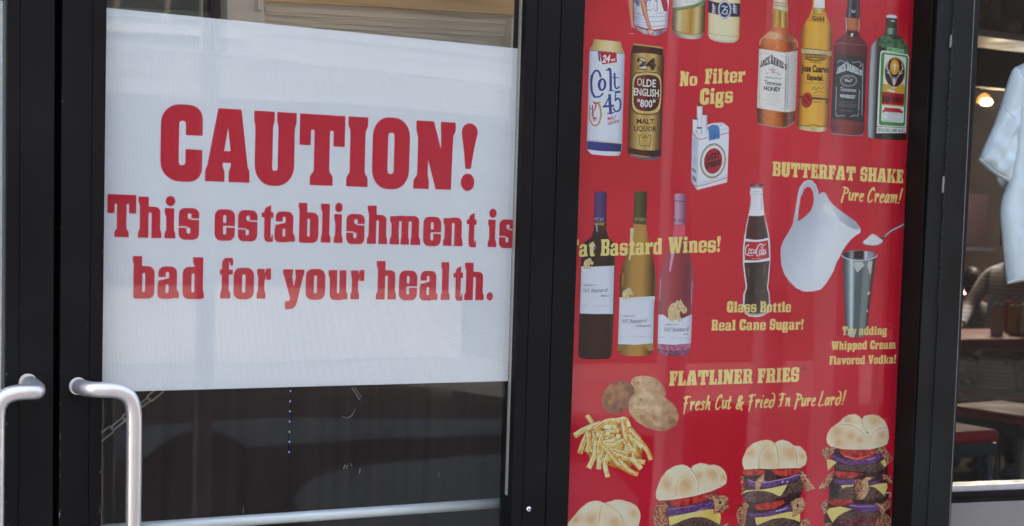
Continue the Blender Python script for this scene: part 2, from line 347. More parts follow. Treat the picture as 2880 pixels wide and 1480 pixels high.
g('a', 53, ('+', rr(0, -2, 34, 42, 13, 0, 0, 14)), ('+', rr(2, 30, 47, 74, 0, 0, 15, 15)), ('+', S(28, 47, 0, 60, 0, 5, 0, 0)), ('-', rr(20, 12, 27, 32, 3)), ('-', [(-2,42),(6,41),(14,43),(24,46),(27,46),(27,54),(20,54),(20,49),(2,49),(-2,49)]), ('-', rr(20, 46, 27.5, 61, 0, 0, 3, 3)))
g('r', 46, ('+', S(4, 25, 0, 72, 4, 4, 4, 0)), ('+', [(24,40),(32,57),(30,46),(46,46),(46,73),(38,74),(30,72),(27,66),(24,60)]))
g('y', 56, ('+', [(0,72),(26,72),(26,60),(24,56),(29,30),(34,56),(32,60),(32,72),(56,72),(56,60),(53,56),(38,-8),(34,-18),(26,-24),(8,-26),(6,-10),(9,-4),(16,-6),(20,0),(3,56),(0,60)]))
g('v', 54, ('+', [(0,72),(25,72),(25,60),(23,56),(28,28),(32,56),(30,60),(30,72),(54,72),(54,60),(51,56),(38,0),(16,0),(3,56),(0,60)]))
g('w', 78, ('+', [(0,72),(25,72),(25,60),(23,56),(28,28),(33,56),(31,72),(52,72),(50,56),(54,28),(58,56),(56,60),(56,72),(78,72),(78,60),(75,56),(64,0),(46,0),(40,34),(34,0),(15,0),(3,56),(0,60)]))
g('f', 38, ('+', S(6, 26, 0, 80, 4, 5, 0, 0)), ('+', rr(6, 60, 38, 97, 0, 0, 6, 14)), ('-', rr(26, 78, 29, 86, 1)), ('-', rc(26, 50, 40, 79)), ('+', rc(0, 57, 37, 69)))
g('p', 54, ('+', rr(10, -2, 54, 74, 0, 16, 16, 0)), ('+', S(4, 24, -26, 72, 4, 4, 4, 0)), ('-', rr(24, 14, 31, 58, 3)), ('-', rc(24, -10, 28, -2)))
g('g', 52, ('+', rr(0, 14, 46, 74, 15)), ('+', rr(0, -28, 50, 22, 13)), ('-', rr(19, 28, 27, 60, 4)), ('-', rr(17, -14, 32, -2, 4)), ('+', rc(38, 62, 54, 73)), ('-', [(50,22),(36,13),(50,13)]))
g('k', 56, ('+', S(4, 24, 0, 97, 4, 2, 4, 0)), ('+', [(24,30),(36,58),(34,60),(34,72),(54,72),(54,61),(50,58),(40,40),(52,14),(56,12),(56,0),(32,0),(32,12),(34,14),(28,34)]))
g('c', 46, ('+', rr(0, -2, 46, 74, 17)), ('-', rr(20, 14, 28, 58, 4)), ('-', rc(24, 30, 48, 44)))
g('.', 18, ('+', el(9, 10, 9, 11)))
g("'", 12, ('+', rr(0, 66, 11, 100, 4)))
g('2', 50, ('+', rr(0, 36, 48, 102, 12, 12, 16, 16)), ('-', rc(18, 56, 29, 84)), ('-', rc(-2, 46, 29, 62)), ('+', rc(0, 0, 50, 18)), ('+', [(0,0),(0,30),(24,50),(46,46),(26,18)]))
g('4', 56, ('+', rc(28, 0, 48, 100)), ('+', rc(0, 20, 56, 38)), ('+', [(0,30),(28,100),(40,100),(18,34)]), ('+', rc(22, 0, 54, 12)))
g('5', 50, ('+', rr(0, -2, 50, 62, 16)), ('-', rc(18, 16, 28, 48)), ('-', rc(-1, 24, 20, 44)), ('+', rc(4, 40, 20, 100)), ('+', rc(4, 82, 46, 100)))
g('8', 50, ('+', rr(2, 46, 48, 102, 16)), ('+', rr(0, -2, 50, 54, 16)), ('-', rr(20, 60, 30, 86, 4)), ('-', rr(20, 14, 30, 42, 4)))
g('0', 50, ('+', rr(0, -2, 50, 102, 18)), ('-', rr(20, 18, 30, 82, 4)))
g('7', 48, ('+', rc(0, 82, 48, 100)), ('+', [(12,0),(32,0),(48,84),(28,84)]))
GAP = 5.0
# opener cuts for the small yellow words
G2 = dict(G)
def g2(ch, w_, *ops): G2[ch] = (w_, [(o[0] == '+', o[1]) for o in ops])
g2('e', 50, ('+', rr(0, -2, 50, 74, 17)), ('-', rr(19, 42, 31, 61, 0, 0, 4, 4)), ('-', rr(19, 12, 31, 33, 4, 4, 0, 0)), ('-', rc(19, 25, 52, 33)))
g2('s', 50, ('+', rr(0, -2, 49, 74, 15)), ('-', rr(18, 47, 31, 62, 4)), ('-', rc(24, 47, 51, 53)), ('-', rr(17, 12, 30, 28, 4)), ('-', rc(-2, 22, 24, 28)))
g2('a', 53, ('+', rr(0, -2, 34, 42, 13, 0, 0, 14)), ('+', rr(2, 30, 47, 74, 0, 0, 15, 15)), ('+', S(28, 47, 0, 60, 0, 5, 0, 0)), ('-', rr(18, 11, 28, 32, 3)), ('-', rc(-2, 41, 18, 50)), ('-', rr(18, 44, 28, 62, 0, 0, 3, 3)))
g2('o', 50, ('+', rr(0, -2, 50, 74, 18)), ('-', rr(19, 13, 31, 59, 5)))
g2('B', 54, ('+', rr(4, 0, 54, 54, 0, 15, 15, 0)), ('+', rr(4, 48, 52, 100, 0, 15, 15, 0)), ('+', S(4, 20, 0, 100, 4, 0, 4, 0)), ('-', rr(24, 15, 35, 43, 0, 4, 4, 0)), ('-', rr(24, 59, 34, 85, 0, 4, 4, 0)), ('-', [(56,48),(44,51.5),(56,55)]))
g2('R', 58, ('+', rr(4, 46, 53, 100, 0, 14, 15, 0)), ('+', S(4, 27, 0, 100, 4, 3, 4, 0)), ('+', [(30,52),(50,52),(53,16),(58,14),(58,0),(34,0),(32,16)]), ('-', rr(24, 59, 34, 86, 0, 4, 4, 0)), ('-', rc(26, 18, 33, 46)), ('-', [(56,44),(47,47),(56,53)]))
g2('S', 50, ('+', rr(0, -2, 50, 102, 18, k=1.3)), ('-', rr(19, 58, 31, 84, 5)), ('-', rc(30, 56, 52, 63)), ('-', rr(19, 16, 31, 42, 5)), ('-', rc(-2, 37, 20, 44)), ('+', [(4,52),(14,64),(46,48),(40,36)]), ('+', rc(42, 62, 49, 97)), ('+', rc(1, 3, 8, 37)))
g2('d', 54, ('+', rr(0, -2, 48, 74, 16, 0, 0, 16)), ('+', S(29, 50, 0, 97, 0, 3, 4, 0)), ('-', rr(19, 13, 29, 59, 4)))
g2('b', 52, ('+', rr(2, -2, 52, 74, 6, 16, 16, 0)), ('+', S(3, 23, 8, 97, 0, 0, 3, 0)), ('-', rr(23, 13, 33, 59, 4)), ('-', rc(22, 74, 60, 99)))
# brush script, drawn as strokes (x, y) in the same 100-high units
SCR = {
 'P': (44, [[(4,-18),(16,98)], [(2,98),(24,94),(40,80),(38,64),(22,52),(14,50)]]), 'u': (34, [[(2,56),(4,60),(4,18),(12,2),(22,20),(28,58)], [(28,58),(27,14),(34,4)]]),
 'r': (30, [[(4,60),(8,2)], [(8,38),(18,58),(26,56),(22,40)]]), 'e': (30, [[(4,34),(22,40),(24,56),(12,58),(4,36),(6,8),(16,0),(28,12)]]),
 'C': (44, [[(38,84),(32,100),(16,84),(4,44),(6,8),(20,-2),(36,16)]]), 'a': (34, [[(26,50),(14,58),(4,30),(6,4),(16,6),(28,54)], [(28,56),(26,12),(34,2)]]),
 'm': (52, [[(2,54),(8,56),(6,2)], [(8,36),(20,58),(24,50),(22,4)], [(24,38),(36,58),(42,48),(40,8),(48,0)]]), '!': (20, [[(16,108),(8,24)], [(5,4),(6,0)]]),
 'F': (44, [[(18,92),(12,-22)], [(2,86),(14,96),(44,94)], [(6,46),(28,52)]]), 's': (28, [[(24,52),(14,58),(8,44),(20,22),(14,2),(2,6)]]),
 'h': (34, [[(10,98),(2,2)], [(5,34),(20,54),(24,44),(22,8),(32,0)]]), 't': (28, [[(14,86),(8,6),(16,0),(26,10)], [(2,58),(24,62)]]),
 '&': (46, [[(40,44),(22,30),(8,14),(14,-4),(30,10),(38,40)], [(22,32),(14,70),(22,92),(30,76),(18,48),(8,30)], [(22,32),(42,-14)]]), 'i': (18, [[(6,56),(4,12),(14,2)], [(10,84),(12,88)]]),
 'd': (40, [[(22,54),(8,46),(4,10),(18,0),(30,24),(34,60),(28,96),(12,104)]]), 'I': (44, [[(4,88),(16,98),(40,92)], [(26,92),(22,56),(18,6),(6,-2)], [(8,50),(30,56)]]),
 'n': (34, [[(2,54),(8,56),(6,2)], [(8,36),(20,58),(26,46),(24,8),(34,0)]]), 'L': (40, [[(18,106),(12,50),(4,0),(38,6)]]),
}
def stroke_poly(pts, w0, w1=None):
    pts = [Vector((a, b)) for a, b in pts]
    if len(pts) > 2: pts = smooth_path(pts, 4)
    w1 = w0 if w1 is None else w1; L = []; Rr = []
    m = len(pts)
    for i, p in enumerate(pts):
        d = (pts[min(m-1, i+1)] - pts[max(0, i-1)]); d = d.normalized() if d.length > 0 else Vector((1, 0))
        n = Vector((-d.y, d.x)); ww = w0 + (w1 - w0) * i / max(1, m-1)
        if i == 0: p = p - d * ww * .5
        if i == m - 1: p = p + d * ww * .5
        L.append(p + n * ww / 2); Rr.append(p - n * ww / 2)
    return [(a.x, a.y) for a in L] + [(a.x, a.y) for a in reversed(Rr)]
def quads(pts, w0, w1=None):
    """a stroke as a chain of convex quads (safe where it crosses itself)"""
    pts = [Vector((a, b)) for a, b in pts]
    if len(pts) > 2: pts = smooth_path(pts, 4)
    w1 = w0 if w1 is None else w1; out = []; m = len(pts)
    nn = []
    for i in range(m):
        d = (pts[min(m-1, i+1)] - pts[max(0, i-1)]); d = d.normalized() if d.length > 0 else Vector((1, 0)); nn.append(d)
    for i in range(m - 1):
        a, b = pts[i], pts[i+1]; wa = w0 + (w1-w0)*i/(m-1); wb = w0 + (w1-w0)*(i+1)/(m-1)
        na = Vector((-nn[i].y, nn[i].x)); nb = Vector((-nn[i+1].y, nn[i+1].x))
        a2 = a - nn[i]*wa*.3 if i == 0 else a; b2 = b + nn[i+1]*wb*.3 if i == m-2 else b
        out.append([tuple(a2+na*wa/2), tuple(a2-na*wa/2), tuple(b2-nb*wb/2), tuple(b2+nb*wb/2)])
    return out

def lean(x): return -(0.0075 + 1.79e-5 * x)         # how far verticals lean in the photo, dx per dy down
def place(gx, gy, xa, xb, gw, ya, yb, Ha, Hb, XA=None, XB=None):
    """glyph units -> photo pixels; box from xa to xb, baseline and height interpolated between XA and XB"""
    XA = xa if XA is None else XA; XB = xb if XB is None else XB
    x = xa + (xb - xa) * gx / gw
    f = (x - XA) / max(1e-6, XB - XA)
    H = Ha + (Hb - Ha) * f; y = ya + (yb - ya) * f - H * gy / 100
    return (x - lean(x) * H * (gy - 50) / 100, y)

def lin_disp(c):
    """ink albedo that shows as this display colour on the film under the open sky"""
    if isinstance(c, str): c = hexc(c)
    return tuple(min(.92, max(.004, (v - .008) * (.95 + .40 * min(1, v / .35)))) for v in c)

class Pic:
    """flat print built by the painter's rule: later outlines cover earlier ones. Coordinates are photo pixels."""
    def __init__(s, ox=0, oy=0, k=1.0): s.lay = []; s.T = (ox, oy, k); s.gid = 0; s.ov = []; s.small = False
    def t(s, pts): ox, oy, k = s.T; return [(ox + a / k, oy + b / k) for a, b in pts]
    def crop(s, ox, oy, k): s.T = (ox, oy, k); return s
    def _add(s, poly, col, gid, sign): s.lay.append((poly, col, gid, sign))
    def add(s, pts, col, sm=0):
        if sm: pts = [tuple(p) for p in smooth_path([Vector(q) for q in pts + pts[:1]], sm)[:-1]]
        s.gid += 1; s._add(s.t(pts), col, s.gid, True); return s
    def multi(s, plist, col):
        for p in plist: s.gid += 1; s._add(s.t(p), col, s.gid, True)
        return s
    def stroke(s, pts, w0, col, w1=None): return s.multi(quads(pts, w0, w1), col)
    def glyph(s, ch, xa, xb, ya, yb, Ha, Hb, col, XA=None, XB=None, shear=0, outline=0):
        gw, ops = G[ch]; s.gid += 1
        for sg, poly in ops:
            s._add([place(a + shear*b/100, b, xa, xb, gw, ya, yb, Ha, Hb, XA, XB) for a, b in poly], col, s.gid, sg)
    def slab(s, text, XA, XB, ya, yb, Ha, Hb, col, gap=GAP, space=26, shear=0, arch=0):
        """natural letter widths scaled to fill XA..XB (pixels)"""
        tot = sum((space if c == ' ' else G[c][0]) for c in text) + gap * (len(text) - 1)
        H = Ha; u = 0
        for c in text:
            w_ = space if c == ' ' else G[c][0]
            a = XA + (XB - XA) * u / tot; b = XA + (XB - XA) * (u + w_) / tot
            if c != ' ':
                off = 0
                if arch:
                    q = ((a + b) / 2 - XA) / (XB - XA) * 2 - 1; off = arch * q * q
                s.glyph(c, a, b, ya + off, yb + off, Ha, Hb, col, XA, XB) if False else s._gl(c, a, b, XA, XB, ya + off, yb + off, Ha, Hb, col, shear)
            u += w_ + gap
        return s
    def _gl(s, ch, a, b, XA, XB, ya, yb, Ha, Hb, col, shear):
        fa = (a - XA) / (XB - XA); fb = (b - XA) / (XB - XA)
        gw, ops = (G2 if s.small else G)[ch]; s.gid += 1
        for sg, poly in ops:
            s._add([place(x + shear*y/100, y, a, b, gw, ya + (yb-ya)*fa, ya + (yb-ya)*fb, Ha + (Hb-Ha)*fa, Ha + (Hb-Ha)*fb) for x, y in poly], col, s.gid, sg)
    def script(s, text, XA, XB, ya, yb, Ha, Hb, col, wd=12, space=30, gap=7):
        tot = sum((space if c == ' ' else SCR[c][0]) for c in text) + gap * (len(text) - 1); u = 0
        for c in text:
            if c != ' ':
                s.gid += 1
                for st in SCR[c][1]:
                    for q in quads(st, wd * 1.15, wd * .7):
                        s._add([place(u + x + 10 * y / 100, y, XA, XB, tot, ya, yb, Ha, Hb) for x, y in q], col, s.gid, True)
            u += (space if c == ' ' else SCR[c][0]) + gap
        return s
    def text(s, body, XA, XB, ya, yb, H, col, bold=0.0, Hb=None, shear=0, arch=0):
        """small print in the plain sans face; drawn just over the picture"""
        Hb = Hb or H
        tr = font_tris(body, bold); 
        if not tr: return s
        xs = [p[0] for t_ in tr for p in t_]; x0, x1 = min(xs), max(xs)
        for t_ in tr:
            q = []
            for a, b in t_:
                f = (a - x0) / (x1 - x0); hh = H + (Hb - H) * f
                off = arch * (2*f-1)**2
                x = XA + (XB - XA) * f; y = ya + (yb - ya) * f + off - hh * b
                q.append((x - lean(x) * hh * (b - .5) + shear * hh * b, y))
            s.ov.append((q, col))
        return s
    def build(s, name, Y, mat, parent, grid=0.0, bounds=None):
        lay = s.lay; verts = []; edges = []
        for poly, *_ in lay:
            n = len(verts); k = len(poly); verts += [Vector(p) for p in poly]; edges += [(n + i, n + (i + 1) % k) for i in range(k)]
        if grid and verts:
            xs = [v.x for v in verts]; ys = [v.y for v in verts]
            x = min(xs) + grid * .5; j = 0
            while x < max(xs):
                y = min(ys) + grid * (.5 + .25 * (j % 2))
                while y < max(ys): verts.append(Vector((x + random.uniform(-.1, .1) * grid, y))); y += grid
                x += grid; j += 1
        mv, mf, mc = [], [], []
        if verts:
            ov, oe, of, ovo, oeo, ofo = delaunay_2d_cdt(verts, edges, [], 0, 1e-4)
            VX = np.array([(v.x, v.y) for v in ov]); TR = np.array([tuple(f) for f in of]); CE = VX[TR].mean(axis=1)
            top = np.full(len(TR), -1)
            i = 0
            while i < len(lay):                      # one group (a shape with its cut-outs) at a time
                gid = lay[i][2]; on = np.zeros(len(TR), bool); last = i
                while i < len(lay) and lay[i][2] == gid:
                    poly = np.array(lay[i][0]); lo, hi = poly.min(0), poly.max(0)
                    cand = np.where((CE[:, 0] >= lo[0]) & (CE[:, 0] <= hi[0]) & (CE[:, 1] >= lo[1]) & (CE[:, 1] <= hi[1]))[0]
                    if len(cand):
                        px_, py_ = CE[cand, 0], CE[cand, 1]; wn = np.zeros(len(cand), int)
                        Aq = poly; Bq = np.roll(poly, -1, axis=0)
                        for (x1, y1), (x2, y2) in zip(Aq, Bq):
                            left = (x2 - x1) * (py_ - y1) - (px_ - x1) * (y2 - y1)
                            wn += ((y1 <= py_) & (y2 > py_) & (left > 0)).astype(int) - ((y1 > py_) & (y2 <= py_) & (left < 0)).astype(int)
                        on[cand[wn != 0]] = lay[i][3]
                    i += 1
                top[on] = last
            used = {}
            for fi in np.where(top >= 0)[0]:
                f = of[fi]; col = lay[top[fi]][1]
                if col is None: continue
                idx = []
                for v in f:
                    if v not in used: used[v] = len(mv); mv.append((ov[v].x, ov[v].y))
                    idx.append(used[v])
                mf.append(tuple(idx))
                mc.append([lin_disp(col(*ov[v])) if callable(col) else lin_disp(col) for v in f])
        pts = [P(a, b, Y) for a, b in mv]
        for q, col in s.ov:
            n = len(pts); pts += [P(a, b, Y - .0002) for a, b in q]; mf.append((n, n+1, n+2))
            c = lin_disp(col); mc.append([c, c, c])
        me = bpy.data.meshes.new(name); me.from_pydata([tuple(p) for p in pts], [], mf)
        ca = me.color_attributes.new('Col', 'FLOAT_COLOR', 'CORNER')
        buf = []
        for c3 in mc:
            for c in c3: buf += [c[0], c[1], c[2], 1.0]
        ca.data.foreach_set('color', buf)
        me.materials.append(mat); me.update()
        o = bpy.data.objects.new(name, me); scene.collection.objects.link(o)
        if parent is not None: under(o, parent)
        return o
def letter_parts(pc, name, Y, mat, parent):
    """every glyph or stroke group of pc as an object of its own"""
    out_ = []; gids = []
    for L in pc.lay:
        if L[2] not in gids: gids.append(L[2])
    for gid in gids:
        q = Pic(); q.lay = [L for L in pc.lay if L[2] == gid]; out_.append(q.build(name, Y, mat, parent))
    return out_
_fc = {}
def font_tris(body, bold):
    key = (body, bold)
    if key in _fc: return _fc[key]
    cu = bpy.data.curves.new('t', 'FONT'); cu.body = body; cu.size = 1.0; cu.offset = bold; cu.resolution_u = 2
    ob = bpy.data.objects.new('t', cu); scene.collection.objects.link(ob)
    dg = bpy.context.evaluated_depsgraph_get(); me = ob.evaluated_get(dg).to_mesh(); me.calc_loop_triangles()
    cap = .73
    tr = [[(me.vertices[i].co.x, me.vertices[i].co.y / cap) for i in t_.vertices] for t_ in me.loop_triangles]
    ob.evaluated_get(dg).to_mesh_clear(); bpy.data.objects.remove(ob); bpy.data.curves.remove(cu)
    _fc[key] = tr; return tr
# colour helpers for prints (display colours 0..1 linear)
def mixc(a, b, t):
    a = hexc(a) if isinstance(a, str) else a; b = hexc(b) if isinstance(b, str) else b
    t = max(0, min(1, t)); return tuple(a[i] + (b[i] - a[i]) * t for i in range(3))
def ramp(stops, t):
    if t <= stops[0][0]: return hexc(stops[0][1])
    for (t0, c0), (t1, c1) in zip(stops, stops[1:]):
        if t <= t1: return mixc(c0, c1, (t - t0) / (t1 - t0))
    return hexc(stops[-1][1])
def hgrad(stops, xl0, xr0, xl1=None, xr1=None, y0=0, y1=1, nz=0, ns=.1):
    """colour across the width, edges given at y0 and y1"""
    xl1 = xl0 if xl1 is None else xl1; xr1 = xr0 if xr1 is None else xr1
    def f(x, y):
        q = (y - y0) / (y1 - y0); a = xl0 + (xl1-xl0)*q; b = xr0 + (xr1-xr0)*q
        c = ramp(stops, (x - a) / (b - a))
        if nz:
            k = 1 + nz * noise.noise(Vector((x*ns, y*ns, 3.3))); c = tuple(v * k for v in c)
        return c
    return f
def mott(c0, c1, s=.12, seed=0, sy=None, bias=0.0, gain=1.3):
    def f(x, y):
        n = noise.fractal(Vector((x*s, y*(sy or s), seed)), .8, 2.1, 3)
        return mixc(c0, c1, .5 + bias + n * gain)
    return f
# ------------------------------------------------------------------ shopfront structure
def edge(x0, x1):            # photo x of a leaning vertical edge at height py
    return lambda y: x0 + (x1 - x0) * y / 1480.0
T0, B0 = -330, 1900
def strip(mb, e0, e1, yf, yb, t=T0, b=B0):
    return mb.pix([(e0(t), t), (e1(t), t), (e1(b), b), (e0(b), b)], yf, yb)
floor_m = pbr('dark_floor_tiles', (.05, .045, .04), .4, 0, .2, 3)
pave_m = pbr('grey_concrete_pavement', (.44, .41, .37), .85, 0, .15, 4, .4)
road_m = pbr('dark_asphalt', (.05, .05, .052), .9, 0, .2, 9, .5)
wall_m = pbr('dark_painted_facade', (.05, .05, .05), .7, 0, .1, 4)
inwall_m = pbr('dark_brown_interior_wall', (.075, .06, .055), .6, 0, .15, 3)
ceil_m = pbr('dark_ceiling', (.03, .028, .026), .8, 0, .1, 3)
def struct(name, mb, mat, **k):
    o = mb.build(name, mat, None, **k); o['kind'] = 'structure'; return o
struct('interior_floor', MB().box(-4, 9, .04, 9, -.1, 0), floor_m)
struct('ceiling', MB().box(-4, 9, .02, 9, 2.75, 2.9), ceil_m)
struct('back_wall', MB().box(-4, 9, 8.6, 8.8, 0, 2.75), pbr('very_dark_wall', (.016, .015, .018), .7, 0, .35, 1.2))
struct('side_wall', MB().box(-4.2, -4, .02, 8.8, 0, 2.75), inwall_m)
struct('far_side_wall', MB().box(9, 9.2, .02, 8.8, 0, 2.75), inwall_m)
pavement = struct('pavement', MB().box(-14, 16, -2.9, .03, -.12, -.002), pave_m)
struct('kerb', MB().box(-14, 16, -3.05, -2.903, -.12, .004), pave_m)
struct('road', MB().box(-30, 40, -9.6, -3.053, -.24, -.13), road_m)
struct('far_pavement', MB().box(-30, 40, -40, -9.603, -.24, -.01), road_m)
xr = P(2715, 700).x                                   # right post
xl = P(90, 700).x
facade = MB()
facade.box(-6, 9.2, -.06, .015, 2.3, 7.0)
facade.box(-6, P(-700, 700).x, -.06, .015, 0, 2.3)
facade.box(4.6, 9.2, -.06, .015, 0, 2.3)
struct('facade_wall', facade, wall_m)

# partition inside, behind the doors and the poster
pm, pt = new_mat('dark_ribbed_curtain'); 
out = N(pt, 'ShaderNodeOutputMaterial'); bb = N(pt, 'ShaderNodeBsdfPrincipled'); pt.links.new(bb.outputs[0], out.inputs[0])
bb.inputs['Roughness'].default_value = .8; tcc = N(pt, 'ShaderNodeTexCoord'); wv = N(pt, 'ShaderNodeTexNoise')
mpp = N(pt, 'ShaderNodeMapping'); mpp.inputs['Scale'].default_value = (7, 1, .05); pt.links.new(tcc.outputs['Object'], mpp.inputs[0]); pt.links.new(mpp.outputs[0], wv.inputs['Vector'])
crr = N(pt, 'ShaderNodeValToRGB'); pt.links.new(wv.outputs[0], crr.inputs[0]); crr.color_ramp.elements[0].color = (.040, .030, .027, 1); crr.color_ramp.elements[1].color = (.062, .042, .039, 1)
crr.color_ramp.elements[0].position = .35; crr.color_ramp.elements[1].position = .7
pt.links.new(crr.outputs[0], bb.inputs['Base Color'])
part = MB(); n = 1; x0, x1 = P(60, 700, 1.1).x, P(2500, 700, 1.1).x
for i in range(n):
    a = x0 + (x1 - x0) * i / n; b_ = x0 + (x1 - x0) * (i + .995) / n
    d = .002 * (i % 2)
    part.box(a, b_, 1.1 + d, 1.16, 0, 2.75)
pw = part.build('partition_wall', pm); pw['kind'] = 'structure'

# --- left door leaf
LD = thing('glass_door', 'left black framed glass door leaf with white perforated film and a silver pull at its bottom edge', 'door', P(90, 1480, -.02), 'pair of glass shop doors')
e15, e148 = edge(22, 14.5), edge(154, 148)
def stile(root, a, b, groove, yf=-.022, yb=.03, name='stile'):
    """front of the stile in two faces with the fine joint line between them"""
    g0 = lambda y: groove(y) - .7; g1 = lambda y: groove(y) + .7
    mb = MB(); strip(mb, a, g0, yf, yb); strip(mb, g1, b, yf - .0008, yb - .001); strip(mb, lambda y: g0(y) - 1, lambda y: g1(y) + 1, yf + .003, yb - .003)
    return mb.build(name, M['frame'], root, bevel=.0006)
stile(LD, e15, e148, edge(57.5, 52))
MB().pix([(16, T0), (22.5, T0), (12.3, B0), (6, B0)], -.012, .02).build('glazing_gasket', M['seal'], LD)
MB().pix([(-300, T0), (17.5, T0), (8, B0), (-300, B0)], 0, .006).build('glass_pane', M['glass'], LD)
# --- right door leaf
RD = thing('glass_door', 'right black framed glass door leaf holding the large red on white notice', 'door', P(700, 1480, -.02), 'pair of glass shop doors')
stile(RD, edge(176.5, 165.6), edge(297, 281), edge(262.6, 248))
eL, eR = edge(1481.5, 1437), edge(1578.5, 1531.5)
stile(RD, eL, eR, edge(1515, 1468))
strip(MB(), edge(1474, 1429), edge(1481, 1436.6), -.010, .02).build('glazing_gasket', M['seal'], RD)
strip(MB(), edge(1468.5, 1425), edge(1472.5, 1428.4), -.004, .008).build('glazing_bead', M['bead'], RD)
strip(MB(), edge(296, 280.2), edge(300, 283), -.006, .014).build('glazing_gasket', M['gap'], RD)
MB().pix([(285, T0), (1478, T0), (1418, B0), (262, B0)], 0, .006).build('glass_pane', M['glass'], RD)
# rubber seal in the meeting gap
gm = MB(); strip(gm, edge(150, 144), edge(182, 172), .012, .03)
tag(gm.build('door_seal', M['gap']), 'black rubber seal filling the narrow gap between the two door leaves', 'door seal')
# bottom rails, out of the frame below, and heads above
for root, a, b in ((LD, -300, 148), (RD, 172, 1540)):
    mb = MB(); p0 = P(a, 1480, -.02).x; p1 = P(b, 1480, -.02).x
    mb.box(p0, p1, -.02, .028, .02, .26); mb.build('bottom_rail', M['frame'], root, bevel=.001)
    mb = MB(); mb.box(p0, p1, -.02, .028, 2.12, 2.2); mb.build('top_rail', M['frame'], root, bevel=.001)
def pull(root, pts):
    path = smooth_path([P(a, b, y) for a, b, y in pts], 10)
    return MB().tube(path, .0132, 32).build('handle', M['steel'], root, smooth=True)
HR = pull(RD, [(219, 1086, -.018), (229, 1089.5, -.046), (243, 1093, -.070), (268, 1096, -.086), (300, 1097, -.090), (328, 1099, -.090), (354, 1109, -.090), (370, 1130, -.090), (376.5, 1160, -.090), (377.5, 1200, -.090), (376.5, 1330, -.090), (375, 1480, -.090), (373, 1800, -.090)])
HL = pull(LD, [(78, 1076, -.018), (90, 1083, -.046), (104, 1094, -.072), (100, 1102, -.088), (74, 1103, -.092), (42, 1106, -.092), (14, 1117, -.092), (-3, 1138, -.092), (-9, 1168, -.092), (-10.5, 1240, -.092), (-12, 1480, -.092), (-14, 1800, -.092)])
for root, cx_, cy_ in ((HR, 219, 1086), (HL, 78, 1076)):
    c = P(cx_, cy_, -.0225); mb = MB(); mb.tube([c, c + Vector((0, -.0025, 0))], .0152, 28); sub(mb.build('handle_collar', M['steel']), root)
# push bar on the inner side
push = MB().tube([P(262, 1493, .07), P(900, 1450, .07), P(1424, 1414, .07)], .0105, 28)
for k in (0,): pass
PB = push.build('push_bar', M['bar'], RD, smooth=True)
c = P(1421, 1414, .07); MB().tube([c, c + Vector((0, -.055, 0))], .011, 20).build('bar_bracket', M['bar'], None, smooth=True); sub(bpy.data.objects['bar_bracket'], PB)
c = P(1487, 1432, -.0232); scr = MB(); scr.lathe((0, 0, 0), [(.0001, .004), (.003, .0038), (.0058, .002), (.006, 0)], 24)
scr.v = [Vector((c.x + v.x, c.y - v.z, c.z + v.y)) for v in scr.v]; s_ = scr.build('screw', M['chrome'], RD, smooth=True)
mb = MB(); mb.box(c.x - .0038, c.x + .0038, c.y - .0043, c.y - .0036, c.z - .0007, c.z + .0007); sub(mb.build('screw_slot', M['gap']), s_)
# worn paint chips along the stile edges
chip_m = pbr('bare_metal_chips', (.6, .6, .58), .4, .3, .2, 50)
def chips(root, e, ys, yf, name='paint_chip'):
    mb = MB()
    for y in ys:
        x = e(y) + random.uniform(-.6, .9); h = random.choice((1.5, 2, 2.5, 5)); w_ = random.uniform(.8, 1.7)
        mb.pix([(x, y), (x + w_, y + .5), (x + w_ * .8, y + h), (x + .2, y + h * .8)], yf, yf + .002)
    o = mb.build(name, chip_m, root); o['kind'] = 'stuff'; return o
chips(RD, edge(177.5, 166.4), [283, 640, 1048, 1136, 1222, 1229, 1236, 1268, 1277, 1288, 1326, 1337, 1437, 1444, 1451], -.0236)
chips(RD, edge(296, 279.6), [705, 980, 1326, 1424, 1430, 1436, 1441], -.0242)
chips(LD, edge(24, 16), [1051, 1088, 1101, 1190, 1300, 1410], -.0236)

# --- fixed mullion beside the door
mu = MB(); strip(mu, edge(1580.5, 1533.5), edge(1646.5, 1597), -.020, .03)
strip(mu, edge(1577, 1530), edge(1583, 1536), .0, .028)
tag(mu.build('window_mullion', M['frame'], bevel=.001), 'plain black upright mullion between the right door leaf and the red poster', 'mullion')

# --- right post
RP = thing('window_post', 'thick greenish black square post with a ragged caulk joint right of the red poster', 'post', P(2640, 1480, 0))
strip(MB(), edge(2638.5, 2562.3), edge(2683, 2605.4), -.054, .04).build('post_face', M['frame_post'], RP, bevel=.001)
strip(MB(), edge(2685.4, 2607.4), edge(2757, 2673), -.056, .04).build('post_face', M['frame_post'], RP, bevel=.001)
pj = MB(); pj.prism([P(2637.3, T0, -.0535), P(2638.6, T0, -.0535), P(2540.5, B0, -.0535), P(2539.2, B0, -.0535)], Vector((0, .06, 0)))
pj.build('post_side', M['frame_brown'], RP)  # reddish reflection of the poster put into this face's colour
strip(MB(), edge(2680, 2602), edge(2688, 2610), -.049, -.03).build('joint', M['gap'], RP)
ck = MB(); e = edge(2684.2, 2606.4)
y = -100
caulk_m = pbr('old_black_caulk', (.01, .01, .01), .6, 0, .3, 60)
while y < 860:
    h = random.uniform(4, 13); x = e(y) + random.uniform(-1.2, 1.4); ww = random.uniform(.8, 2.4)
    ck.pix([(x - ww*.5, y), (x + ww, y + 1), (x + ww*.7, y + h), (x - ww*.6, y + h*.9)], -.0572, -.050); y += h * random.uniform(.9, 1.6)
o = ck.build('caulk', caulk_m, RP); o['kind'] = 'stuff'
